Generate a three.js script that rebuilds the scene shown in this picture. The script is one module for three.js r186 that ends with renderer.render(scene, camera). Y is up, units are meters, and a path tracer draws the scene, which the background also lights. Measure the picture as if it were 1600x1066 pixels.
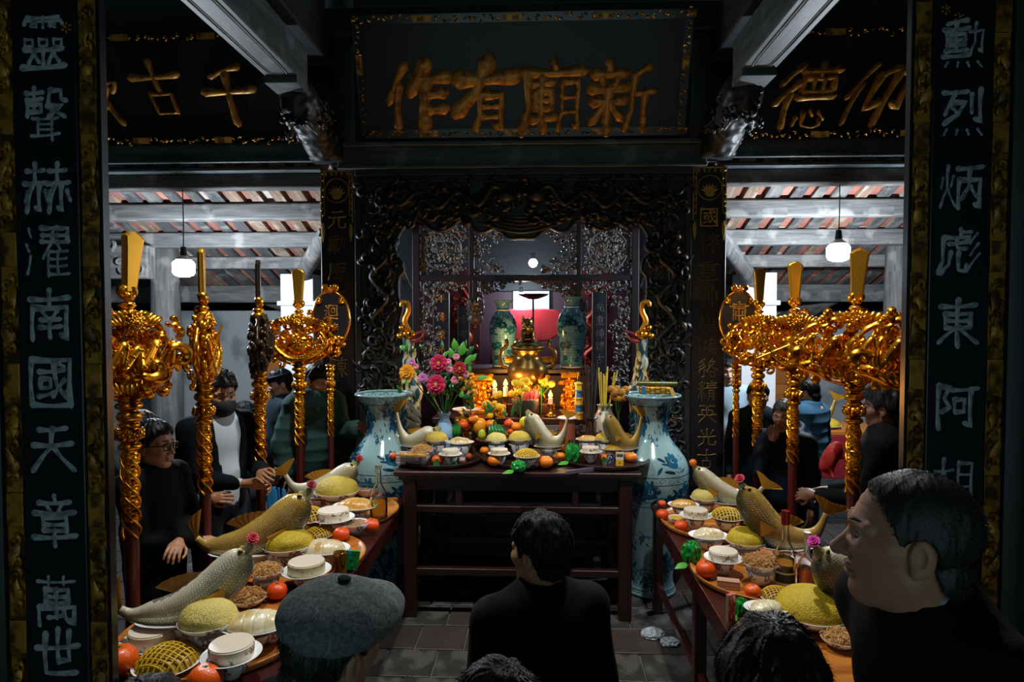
import * as THREE from 'three';
import { RoundedBoxGeometry } from 'three/addons/geometries/RoundedBoxGeometry.js';
import { mergeGeometries } from 'three/addons/utils/BufferGeometryUtils.js';

// ---------------------------------------------------------------- camera, sky, exposure
const F = 1000, HC = 1.95, CX = 0.145;                     // focal length in pixels of the 1600 x 1066 frame, camera height, camera offset
const scene = new THREE.Scene();
const camera = new THREE.PerspectiveCamera(2 * Math.atan(533 / F) * 180 / Math.PI, 1600 / 1066, 0.05, 60);
camera.position.set(CX, HC, 0);
camera.rotation.order = 'YXZ';
camera.rotation.set(-Math.atan(33 / F), Math.atan(41 / F), 0);
camera.updateMatrixWorld(true);
scene.add(camera);
scene.background = new THREE.Color().setRGB(0.42, 0.63, 0.68);   // overcast dusk, reaches the hall through its open front
const renderer = new THREE.WebGLRenderer({ antialias: true });
renderer.toneMapping = THREE.LinearToneMapping;
renderer.toneMappingExposure = 1.0;
renderer.shadowMap.enabled = true;

// ---------------------------------------------------------------- helpers
let seed = 7;
const rnd = () => { seed = (seed + 0x6d2b79f5) | 0; let t = Math.imul(seed ^ (seed >>> 15), 1 | seed); t = (t + Math.imul(t ^ (t >>> 7), 61 | t)) ^ t; return ((t ^ (t >>> 14)) >>> 0) / 4294967296; };
const rr = (a, b) => a + (b - a) * rnd();
const PI = Math.PI, cos = Math.cos, sin = Math.sin;
const V = (x, y, z) => new THREE.Vector3(x, y, z);
const lerp = (a, b, t) => a + (b - a) * t, clamp = (x, a = 0, b = 1) => Math.min(b, Math.max(a, x));
const sstep = (a, b, x) => { const t = clamp((x - a) / (b - a)); return t * t * (3 - 2 * t); };
function ray(px, py) { return V((px - 800) / F, -(py - 533) / F, -1).applyQuaternion(camera.quaternion); }
function at(px, py, d) { const r = ray(px, py); return V(CX, HC, 0).addScaledVector(r, d / -r.z); }       // pixel at distance d down the hall
function onY(px, py, y) { const r = ray(px, py); return V(CX, HC, 0).addScaledVector(r, (y - HC) / r.y); } // pixel on the level y
const names = {};
const numbered = (n) => { const k = names[n] = (names[n] ?? -1) + 1; return k ? n + '_' + String(k).padStart(3, '0') : n; };
function clean(g) {
  if (g.index) g = g.toNonIndexed();
  for (const k of Object.keys(g.attributes)) if (!['position', 'normal', 'uv', 'color'].includes(k)) g.deleteAttribute(k);
  if (!g.attributes.uv) g.setAttribute('uv', new THREE.BufferAttribute(new Float32Array(g.attributes.position.count * 2), 2));
  if (!g.attributes.normal) g.computeVertexNormals();
  return g;
}
const merge = (list) => { const l = list.flat(9).filter(Boolean).map(clean); return l.length === 1 ? l[0] : mergeGeometries(l); };
// uv in metres from the three axes; u runs along the longest side, so that grain follows the timber
function project(g, s) {
  g = clean(g); g.computeBoundingBox();
  const b = g.boundingBox, size = [b.max.x - b.min.x, b.max.y - b.min.y, b.max.z - b.min.z], L = size.indexOf(Math.max(...size));
  const p = g.attributes.position, uv = new Float32Array(p.count * 2), a = V(), c = V(), e = V(), n = V(), off = rnd() * 3;
  for (let i = 0; i < p.count; i += 3) {
    a.fromBufferAttribute(p, i); c.fromBufferAttribute(p, i + 1); e.fromBufferAttribute(p, i + 2);
    n.copy(c).sub(a).cross(e.clone().sub(a));
    const m = [Math.abs(n.x), Math.abs(n.y), Math.abs(n.z)], D = m.indexOf(Math.max(...m));
    const U = D === L ? (L + 1) % 3 : L, W = 3 - D - U;
    for (const [k, v] of [[0, a], [1, c], [2, e]]) { uv[(i + k) * 2] = v.getComponent(U) / s + off; uv[(i + k) * 2 + 1] = v.getComponent(W) / s + off * 0.7; }
  }
  g.setAttribute('uv', new THREE.BufferAttribute(uv, 2));
  return g;
}
function part(name, geo, m, parent) {
  let g = Array.isArray(geo) ? merge(geo) : geo;
  if (m.userData.tri && !g.userData.done) { g = project(g, m.userData.tri); g.userData.done = true; }
  const o = new THREE.Mesh(g, m);
  o.name = parent === scene ? numbered(name) : name; o.castShadow = o.receiveShadow = true;
  parent.add(o);
  return o;
}
function tag(o, label, category, group) { Object.assign(o.userData, { label, category }); if (group) o.userData.group = group; return o; }
function thing(name, label, category, pos = [0, 0, 0], turn = 0, group) {
  const o = new THREE.Group(); o.name = numbered(name); scene.add(o);
  if (pos.isVector3) o.position.copy(pos); else o.position.set(...pos);
  o.rotation.y = turn;
  return tag(o, label, category, group);
}
function single(name, geo, m, label, category, pos, turn = 0, group) {
  const o = tag(part(name, geo, m, scene), label, category, group);
  if (pos) { if (pos.isVector3) o.position.copy(pos); else o.position.set(...pos); }
  o.rotation.y = turn;
  return o;
}
function struct(name, geo, m) { const o = part(name, geo, m, scene); o.userData.kind = 'structure'; return o; }
// geometry
const mv = (g, x = 0, y = 0, z = 0) => g.translate(x, y, z);
const box = (w, h, d, x = 0, y = 0, z = 0) => new THREE.BoxGeometry(w, h, d).translate(x, y, z);
const rbox = (w, h, d, r, x = 0, y = 0, z = 0, s = 2) => new RoundedBoxGeometry(w, h, d, s, r).translate(x, y, z);
const cyl = (r1, r2, h, x = 0, y = 0, z = 0, n = 20) => new THREE.CylinderGeometry(r1, r2, h, n).translate(x, y, z);
const ball = (rx, ry, rz, x = 0, y = 0, z = 0, n = 16) => new THREE.SphereGeometry(1, n, Math.round(n * 0.7)).scale(rx, ry, rz).translate(x, y, z);
const lathe = (pts, n = 32) => new THREE.LatheGeometry(pts.map(([x, y]) => new THREE.Vector2(x, y)), n);
const spline = (pts, n) => new THREE.CatmullRomCurve3(pts.map((p) => (p.isVector3 ? p : V(...p)))).getPoints(n);
// a swept tube with its own radius at every point; flat squeezes it along z
function sweep(pts, rf, rad = 6, flat = 1, cap = true) {
  const P = pts.map((p) => (p.isVector3 ? p : V(p[0], p[1], p[2] ?? 0))), n = P.length, pos = [], uv = [], idx = [];
  const t = V(), nrm = V(), bin = V(), prev = V();
  let len = 0;
  for (let i = 0; i < n; i++) {
    t.copy(P[Math.min(n - 1, i + 1)]).sub(P[Math.max(0, i - 1)]).normalize();
    if (!i) { nrm.set(0, 0, 1); if (Math.abs(t.z) > 0.9) nrm.set(1, 0, 0); } else { nrm.copy(prev); len += P[i].distanceTo(P[i - 1]); }
    nrm.addScaledVector(t, -nrm.dot(t)).normalize(); prev.copy(nrm); bin.crossVectors(t, nrm);
    const r = typeof rf === 'function' ? rf(i / (n - 1)) : rf;
    for (let k = 0; k <= rad; k++) {
      const a = k / rad * 2 * PI, c = cos(a) * r * flat, s = sin(a) * r;
      pos.push(P[i].x + nrm.x * c + bin.x * s, P[i].y + nrm.y * c + bin.y * s, P[i].z + nrm.z * c + bin.z * s); uv.push(len, k / rad * 0.1);
      if (i && k) { const q = i * (rad + 1) + k; idx.push(q - rad - 2, q - rad - 1, q - 1, q - 1, q - rad - 1, q); }
    }
  }
  if (cap) for (const [i, f] of [[0, 1], [n - 1, 0]]) {
    const c = pos.length / 3; pos.push(P[i].x, P[i].y, P[i].z); uv.push(0, 0);
    for (let k = 0; k < rad; k++) { const q = i * (rad + 1) + k; f ? idx.push(c, q + 1, q) : idx.push(c, q, q + 1); }
  }
  const g = new THREE.BufferGeometry();
  g.setAttribute('position', new THREE.Float32BufferAttribute(pos, 3)); g.setAttribute('uv', new THREE.Float32BufferAttribute(uv, 2)); g.setIndex(idx);
  g.computeVertexNormals();
  return g;
}
function extrude(outline, depth, bevel = 0, holes = []) {
  const s = new THREE.Shape(outline.map(([x, y]) => new THREE.Vector2(x, y)));
  for (const h of holes) s.holes.push(new THREE.Path(h.map(([x, y]) => new THREE.Vector2(x, y))));
  return new THREE.ExtrudeGeometry(s, { depth: depth - 2 * bevel, bevelEnabled: bevel > 0, bevelSize: bevel, bevelThickness: bevel, bevelSegments: 2, curveSegments: 8 }).translate(0, 0, bevel);
}
const xf = (g, { s = 1, rx = 0, ry = 0, rz = 0, p = [0, 0, 0] }) => g.applyMatrix4(new THREE.Matrix4().compose(p.isVector3 ? p : V(...p), new THREE.Quaternion().setFromEuler(new THREE.Euler(rx, ry, rz)), Array.isArray(s) ? V(...s) : V(s, s, s)));
// naive surface nets over a signed distance function
function nets(f, lo, hi, cell) {
  const N = [0, 1, 2].map((k) => Math.ceil((hi[k] - lo[k]) / cell) + 1), [nx, ny, nz] = N, val = new Float32Array(nx * ny * nz);
  // blocks of cells well clear of the surface are filled with their sign
  const B = 4, far = cell * (B / 2) * 1.74 * 1.5 + Math.min(0.02, cell * 2);
  for (let K = 0; K < nz; K += B) for (let Jb = 0; Jb < ny; Jb += B) for (let I = 0; I < nx; I += B) {
    const c = f(lo[0] + (I + B / 2 - 0.5) * cell, lo[1] + (Jb + B / 2 - 0.5) * cell, lo[2] + (K + B / 2 - 0.5) * cell), skip = Math.abs(c) > far;
    for (let k = K; k < Math.min(nz, K + B); k++) for (let j = Jb; j < Math.min(ny, Jb + B); j++) for (let i = I; i < Math.min(nx, I + B); i++) val[i + nx * (j + ny * k)] = skip ? c : f(lo[0] + i * cell, lo[1] + j * cell, lo[2] + k * cell);
  }
  const id = new Int32Array(nx * ny * nz).fill(-1), pos = [], idx = [], sx = 1, sy = nx, sz = nx * ny, off = [0, sx, sy, sx + sy, sz, sx + sz, sy + sz, sx + sy + sz];
  const edges = [[0, 1], [2, 3], [4, 5], [6, 7], [0, 2], [1, 3], [4, 6], [5, 7], [0, 4], [1, 5], [2, 6], [3, 7]];
  for (let k = 0; k < nz - 1; k++) for (let j = 0; j < ny - 1; j++) for (let i = 0; i < nx - 1; i++) {
    const b = i + j * sy + k * sz; let mask = 0;
    for (let c = 0; c < 8; c++) if (val[b + off[c]] < 0) mask |= 1 << c;
    if (!mask || mask === 255) continue;
    let x = 0, y = 0, z = 0, n = 0;
    for (const [a, c] of edges) {
      if (((mask >> a) & 1) === ((mask >> c) & 1)) continue;
      const va = val[b + off[a]], vc = val[b + off[c]], t = va / (va - vc);
      x += lerp(a & 1, c & 1, t); y += lerp((a >> 1) & 1, (c >> 1) & 1, t); z += lerp(a >> 2, c >> 2, t); n++;
    }
    id[b] = pos.length / 3;
    pos.push(lo[0] + (i + x / n) * cell, lo[1] + (j + y / n) * cell, lo[2] + (k + z / n) * cell);
  }
  for (let k = 1; k < nz - 1; k++) for (let j = 1; j < ny - 1; j++) for (let i = 1; i < nx - 1; i++) {
    const b = i + j * sy + k * sz, in0 = val[b] < 0;
    for (const [step, u, w] of [[sx, sy, sz], [sy, sz, sx], [sz, sx, sy]]) {
      if (in0 === val[b + step] < 0) continue;
      const v0 = id[b - u - w], v1 = id[b - w], v2 = id[b], v3 = id[b - u];
      if (v0 < 0 || v1 < 0 || v2 < 0 || v3 < 0) continue;
      if (in0) idx.push(v0, v1, v2, v0, v2, v3); else idx.push(v0, v2, v1, v0, v3, v2);
    }
  }
  const nor = new Float32Array(pos.length), e = cell * 0.5;
  for (let i = 0; i < pos.length; i += 3) {
    const [x, y, z] = [pos[i], pos[i + 1], pos[i + 2]], gx = f(x + e, y, z) - f(x - e, y, z), gy = f(x, y + e, z) - f(x, y - e, z), gz = f(x, y, z + e) - f(x, y, z - e), l = Math.hypot(gx, gy, gz) || 1;
    nor[i] = gx / l; nor[i + 1] = gy / l; nor[i + 2] = gz / l;
  }
  const g = new THREE.BufferGeometry();
  g.setAttribute('position', new THREE.Float32BufferAttribute(pos, 3)); g.setAttribute('normal', new THREE.BufferAttribute(nor, 3)); g.setIndex(idx);
  return g;
}
const smin = (a, b, k) => { const h = Math.max(k - Math.abs(a - b), 0) / k; return Math.min(a, b) - h * h * k * 0.25; };
const sdCap = (x, y, z, a, b, ra, rb) => { const dx = b[0] - a[0], dy = b[1] - a[1], dz = b[2] - a[2], t = clamp(((x - a[0]) * dx + (y - a[1]) * dy + (z - a[2]) * dz) / (dx * dx + dy * dy + dz * dz + 1e-9)); return Math.hypot(x - a[0] - dx * t, y - a[1] - dy * t, z - a[2] - dz * t) - lerp(ra, rb, t); };
const sdEll = (x, y, z, c, r) => { const a = (x - c[0]) / r[0], b = (y - c[1]) / r[1], d = (z - c[2]) / r[2], k = Math.hypot(a, b, d); return k < 1e-6 ? -Math.min(...r) : k * (k - 1) / Math.hypot(a / r[0], b / r[1], d / r[2]); };
// noise: periodic value noise and layered sums
const hash = (x, y, z = 0) => { let h = Math.imul(x | 0, 374761393) ^ Math.imul(y | 0, 668265263) ^ Math.imul(z | 0, 1274126177); h = Math.imul(h ^ (h >>> 13), 1274126177); return ((h ^ (h >>> 16)) >>> 0) / 4294967296; };
function vnoise(x, y, per = 1 << 20, s = 0) {
  const i = Math.floor(x), j = Math.floor(y), u = x - i, v = y - j, a = u * u * (3 - 2 * u), b = v * v * (3 - 2 * v), m = (n) => ((n % per) + per) % per;
  return lerp(lerp(hash(m(i), m(j), s), hash(m(i + 1), m(j), s), a), lerp(hash(m(i), m(j + 1), s), hash(m(i + 1), m(j + 1), s), a), b);
}
const fbm = (x, y, per, s = 0, o = 4) => { let v = 0, a = 0.5, n = 0; for (let i = 0; i < o; i++) { v += a * vnoise(x, y, per, s + i * 17); n += a; x *= 2; y *= 2; per *= 2; a *= 0.5; } return v / n; };
function noise3(x, y, z) {
  const i = Math.floor(x), j = Math.floor(y), k = Math.floor(z), u = x - i, v = y - j, w = z - k, a = u * u * (3 - 2 * u), b = v * v * (3 - 2 * v), c = w * w * (3 - 2 * w);
  const q = (k2) => lerp(lerp(hash(i, j, k2), hash(i + 1, j, k2), a), lerp(hash(i, j + 1, k2), hash(i + 1, j + 1, k2), a), b);
  return lerp(q(k), q(k + 1), c) * 2 - 1;
}
function tex(n, fn, srgb = true) {
  const d = new Uint8Array(n * n * 4);
  for (let y = 0, i = 0; y < n; y++) for (let x = 0; x < n; x++, i += 4) { const c = fn(x / n, y / n); d[i] = clamp(c[0]) * 255; d[i + 1] = clamp(c[1] ?? c[0]) * 255; d[i + 2] = clamp(c[2] ?? c[0]) * 255; d[i + 3] = 255; }
  const t = new THREE.DataTexture(d, n, n); t.wrapS = t.wrapT = THREE.RepeatWrapping; t.magFilter = THREE.LinearFilter; t.minFilter = THREE.LinearMipmapLinearFilter; t.generateMipmaps = true;
  if (srgb) t.colorSpace = THREE.SRGBColorSpace; t.needsUpdate = true;
  return t;
}
function canvasTex(w, h, draw) { const c = document.createElement('canvas'); c.width = w; c.height = h; draw(c.getContext('2d'), w, h); const t = new THREE.CanvasTexture(c); t.colorSpace = THREE.SRGBColorSpace; t.wrapS = t.wrapT = THREE.RepeatWrapping; return t; }
const hex = (h) => { const c = new THREE.Color(h); return [c.r, c.g, c.b].map((x) => (x <= 0.0031308 ? x * 12.92 : 1.055 * x ** (1 / 2.4) - 0.055)); };
const mix = (a, b, t) => a.map((x, i) => lerp(x, b[i], clamp(t)));
function mat(color, roughness = 0.6, o = {}) {
  const { tri, ...rest } = o, physical = ['clearcoat', 'sheen', 'transmission', 'ior', 'thickness'].some((k) => k in rest);
  const m = new (physical ? THREE.MeshPhysicalMaterial : THREE.MeshStandardMaterial)({ color, roughness, ...rest });
  if (tri) m.userData.tri = tri;
  return m;
}
// textures
const tBump = tex(256, (u, v) => [fbm(u * 8, v * 8, 8, 3, 5)], false);
const tFine = tex(256, (u, v) => [fbm(u * 32, v * 32, 32, 5, 3)], false);
const grain = (u, v, s) => fbm(u * 2, v * 24, 24, s, 4) * 0.6 + fbm(u * 6, v * 90, 96, s + 3, 3) * 0.4;
const tWoodB = tex(256, (u, v) => [grain(u, v, 11)], false);
const woodTex = (a, b, s, dust) => tex(256, (u, v) => { const g = grain(u, v, s); let c = mix(hex(a), hex(b), (g - 0.25) * 1.8); if (dust) c = mix(c, hex(dust), sstep(0.55, 0.75, fbm(u * 6, v * 6, 6, s + 9, 5)) * 0.55); return c; });
const wood = (a, b, rough, o = {}) => mat(0xffffff, rough, { map: woodTex(a, b, Math.floor(rnd() * 99), o.dust), bumpMap: tWoodB, bumpScale: o.bump ?? 0.0012, tri: o.tri ?? 0.9, ...(o.extra || {}) });
const M = {
  greyWood: wood('#46484a', '#82807c', 0.75, { dust: '#a09c95' }),
  greyWood2: wood('#3e3e3f', '#6f6c68', 0.8, { dust: '#938e86' }),
  rafter: wood('#35373a', '#6d6c6b', 0.85, { dust: '#a8a49e' }),
  rafterBrown: wood('#6a5648', '#a28d7a', 0.85, { dust: '#c0b3a5' }),
  darkWood: wood('#15191a', '#2b3133', 0.5, { bump: 0.0008 }),
  beam: wood('#2c3335', '#566063', 0.55, { dust: '#6d777a' }),
  carved: mat(0x171c1d, 0.5, { bumpMap: tFine, bumpScale: 0.0006, tri: 0.25 }),
  silver: mat(0x6d6966, 0.42, { metalness: 0.35, bumpMap: tFine, bumpScale: 0.0004, tri: 0.2 }),
  black: mat(0x0a0c10, 0.3, { clearcoat: 0.5, clearcoatRoughness: 0.25, bumpMap: tBump, bumpScale: 0.0004, tri: 0.6 }),
  blackTeal: mat(0x07161a, 0.32, { clearcoat: 0.35, clearcoatRoughness: 0.3, bumpMap: tBump, bumpScale: 0.0004, tri: 0.6 }),
  board: mat(0x14111a, 0.45, { bumpMap: tBump, bumpScale: 0.0003, tri: 0.6 }),
  plaster: mat(0xffffff, 0.95, { map: tex(256, (u, v) => mix(hex('#aeb4b6'), hex('#7b858b'), sstep(0.42, 0.68, fbm(u * 7, v * 7, 7, 21, 6)) * 0.9)), bumpMap: tBump, bumpScale: 0.004, tri: 2.2 }),
  white: mat(0xe4e6e8, 0.8, { bumpMap: tBump, bumpScale: 0.001, tri: 0.8 }),
  redWood: mat(0xffffff, 0.36, { map: woodTex('#1d0b0b', '#321413', 41), bumpMap: tWoodB, bumpScale: 0.0004, tri: 0.8 }),
  redStaff: mat(0x4a120e, 0.35),
  gold: mat(0xffffff, 0.27, { metalness: 0.92, map: tex(256, (u, v) => mix(hex('#f0a526'), hex('#8a4a10'), sstep(0.52, 0.8, fbm(u * 9, v * 9, 9, 61, 5)))), bumpMap: tFine, bumpScale: 0.0005, tri: 0.3 }),
  goldDull: mat(0xffffff, 0.42, { metalness: 0.45, map: tex(256, (u, v) => mix(hex('#b8862e'), hex('#4a3410'), sstep(0.4, 0.7, fbm(u * 8, v * 8, 8, 62, 5)))), bumpMap: tBump, bumpScale: 0.002, tri: 0.35 }),
  goldLetter: mat(0xffffff, 0.42, { metalness: 0.35, map: tex(256, (u, v) => mix(hex('#b9842f'), hex('#7d5417'), sstep(0.4, 0.7, fbm(u * 8, v * 8, 8, 63, 5)))), bumpMap: tBump, bumpScale: 0.0015, tri: 0.3 }),
  goldPaint: mat(0xb8933a, 0.42, { metalness: 0.2 }),
  pearl: mat(0xffffff, 0.35, { map: tex(256, (u, v) => mix(hex('#aab4b8'), hex('#6d7a7e'), sstep(0.35, 0.75, fbm(u * 14, v * 14, 14, 71, 4)))), tri: 0.25 }),
  bronze: mat(0xffffff, 0.32, { metalness: 0.9, map: tex(256, (u, v) => mix(hex('#9c8148'), hex('#5b4824'), fbm(u * 6, v * 6, 6, 73, 4))), tri: 0.3 }),
  brass: mat(0xd6a53c, 0.22, { metalness: 1 }),
  porcelain: mat(0xe9ecef, 0.15, { clearcoat: 0.6 }),
  redLacquer: mat(0x8a1a1a, 0.3, { clearcoat: 0.4 }),
  trayWood: wood('#8a4a17', '#c98233', 0.35, { bump: 0.0003 }),
  cord: mat(0x0c0c0c, 0.6),
  leaf: mat(0x1f5a24, 0.4, { side: THREE.DoubleSide }),
  leafLight: mat(0x4c9a34, 0.45, { side: THREE.DoubleSide }),
};
// ---------------------------------------------------------------- carving vocabulary
// a tapering scroll in the xy plane that starts at (x, y) heading along a
function curl(x, y, size, a, dir = 1, r = 0.012, z = 0, flat = 1, n = 16, turns = 1.35) {
  const pts = [], k0 = size;
  let px = x, py = y, th = a;
  for (let i = 0; i <= n; i++) { const t = i / n; pts.push(V(px, py, z + 0.004 * sin(t * 6))); const step = k0 * (1 - 0.72 * t) * 2.2 / n; th += dir * turns * 2 * PI / n * (0.25 + 1.1 * t); px += cos(th) * step; py += sin(th) * step; }
  return sweep(pts, (t) => r * (0.55 + 0.75 * sin(PI * Math.min(1, t * 0.9 + 0.12))) * (t > 0.92 ? 1.25 : 1), 6, flat);
}
// a pointed acanthus leaf with a raised rib
function leafGeo(len, w, lift = 0.3, n = 7) {
  const pos = [], idx = [];
  for (let i = 0; i <= n; i++) { const t = i / n, h = w * sin(PI * t ** 0.75) * (1 - 0.25 * t), y = len * t, z = lift * len * sin(PI * t * 0.8) * 0.5; pos.push(-h, y, z - h * 0.35, 0, y, z + h * 0.12, h, y, z - h * 0.35); if (i) { const q = i * 3; idx.push(q - 3, q - 2, q, q, q - 2, q + 1, q - 2, q - 1, q + 1, q + 1, q - 1, q + 2); } }
  const g = new THREE.BufferGeometry(); g.setAttribute('position', new THREE.Float32BufferAttribute(pos, 3)); g.setIndex(idx); g.computeVertexNormals();
  return g;
}
const place = (g, x, y, z, rz = 0, s = 1, rx = 0, ry = 0) => xf(g, { s, rx, ry, rz, p: [x, y, z] });
function rosette(x, y, z, r, n = 10, rows = 2) {
  const l = [ball(r * 0.22, r * 0.22, r * 0.16, x, y, z + r * 0.2, 8)];
  for (let k = 0; k < rows; k++) for (let i = 0; i < n; i++) l.push(place(ball(r * 0.17 * (1 - k * 0.25), r * 0.3 * (1 - k * 0.3), r * 0.12, 0, r * (0.62 - k * 0.28), 0, 6), x, y, z + r * 0.1 * k, i / n * 2 * PI + k * 0.3));
  return l;
}
// a long dragon-like body: a thick undulating tube with a row of scale beads and fins
function serpent(pts, r, n = 40) {
  const c = spline(pts, n), l = [sweep(c, (t) => r * (0.35 + 0.65 * sin(PI * (0.12 + 0.8 * t))), 8)];
  for (let i = 2; i < n - 2; i++) { const p = c[i], q = c[i + 1], a = Math.atan2(q.y - p.y, q.x - p.x), t = i / n, w = r * (0.35 + 0.65 * sin(PI * (0.12 + 0.8 * t))); l.push(place(new THREE.ConeGeometry(w * 0.42, w * 1.1, 4), p.x - sin(a) * w * 1.15, p.y + cos(a) * w * 1.15, p.z, a)); if (i % 2) l.push(ball(w * 0.4, w * 0.4, w * 0.3, p.x, p.y, p.z + w * 0.85, 6)); }
  return l;
}
function scrollField(w, h, n, size, r, z, inside, zj = 0.006) {
  const l = [];
  for (let k = 0, tries = 0; k < n && tries < n * 12; tries++) { const x = rr(-w / 2, w / 2), y = rr(-h / 2, h / 2); if (inside && !inside(x, y)) continue; k++; l.push(curl(x, y, size * rr(0.6, 1.25), rr(0, 2 * PI), rnd() < 0.5 ? 1 : -1, r * rr(0.7, 1.3), z + rr(-zj, zj))); }
  return l;
}

// ---------------------------------------------------------------- brush lettering: strokes as polylines in a unit square, y up
// components: each a list of strokes; a stroke is a string of x,y pairs in percent
const C = {
  yi1: '8,52 92,58', mu: '8,70 92,74|50,98 50,2|48,68 8,18|52,68 92,20', ri: '20,92 20,6|20,90 80,90 80,6|20,50 78,50|20,8 80,8', mu4: '20,95 20,2|20,93 80,93 80,2|20,66 78,66|20,38 78,38|20,8 80,8',
  tian: '15,92 15,6|15,90 85,90 85,6|50,88 50,10|15,50 85,50|15,8 85,8', kou: '15,85 20,12|15,84 85,84 80,14|20,14 80,16', ren: '62,96 8,44|42,66 42,2', xin: '10,40 6,12|28,58 32,12 60,4 78,14 76,34|46,66 54,46|70,60 86,34',
  huo: '22,70 12,46|80,74 66,50|50,98 46,46 8,2|50,44 92,4', dots4: '14,60 8,30|38,58 36,30|60,58 64,30|84,62 94,28', li: '10,72 86,76 78,8 62,18|46,98 40,40 12,4', cao: '6,50 94,54|32,90 32,20|68,90 68,20',
  shui: '28,92 42,76|12,62 28,48|14,6 38,40', yu: '16,92 84,94|10,60 12,78 88,78 92,60|50,92 50,44|24,66 36,62|24,52 36,48|64,66 76,62|64,52 76,48', gong: '16,86 84,88|50,86 50,14|6,12 94,14',
  san: '70,96 24,70|78,70 28,40|86,44 14,4', zhui: '34,98 8,56|26,74 26,2|58,98 66,82|28,76 90,78|28,54 86,56|28,32 86,34|26,8 94,10|58,76 58,8', yue: '24,94 22,40 8,4|24,92 78,92 78,6 64,12|24,64 76,64|24,38 76,38',
  xiang: '50,98 44,84|20,82 18,4|20,80 82,80 80,4 68,10|36,62 64,62 62,30 36,30 36,62', er: '10,92 90,94|28,92 28,24|72,92 72,2|28,70 72,70|28,48 72,48|6,20 94,30', chuo: '20,92 32,76|12,60 30,62 18,28|8,8 30,20 94,6', jin: '70,96 30,84|30,84 26,40 8,6|30,58 92,62|66,60 66,2',
  shi4: '46,98 56,86|14,74 66,76 16,36|44,54 44,2|52,46 70,34', mi: '22,90 34,70|80,94 64,70|8,60 92,64|50,98 50,2|48,58 8,14|52,58 92,16', wen: '50,98 54,84|10,76 90,80|74,76 46,34 8,4|26,74 50,34 92,4', shi2: '8,62 92,66|50,96 50,2', zi: '20,86 76,88 50,62|50,64 52,10 36,4|8,46 92,50',
  bei: '18,94 18,22|18,92 80,92 80,22|18,70 78,70|18,48 78,48|18,24 80,24|36,20 10,2|62,20 90,2', niao: '44,98 34,84|24,82 24,36|24,82 78,84 78,62 24,62|24,50 70,50|24,36 90,38 82,6 66,10|18,26 12,8|38,26 40,12|56,26 60,14', ge: '6,68 92,74|56,98 64,40 94,6 96,24|84,96 92,84', dong: '10,86 90,90|20,70 22,40|20,70 80,72 78,42|22,56 78,56|22,40 78,42|50,100 50,0|48,42 6,8|52,42 94,8', guang: '50,96 50,56|20,86 32,64|82,90 68,66|6,52 94,56|38,52 32,22 6,4|60,52 60,12 94,10 94,28',
};
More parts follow.
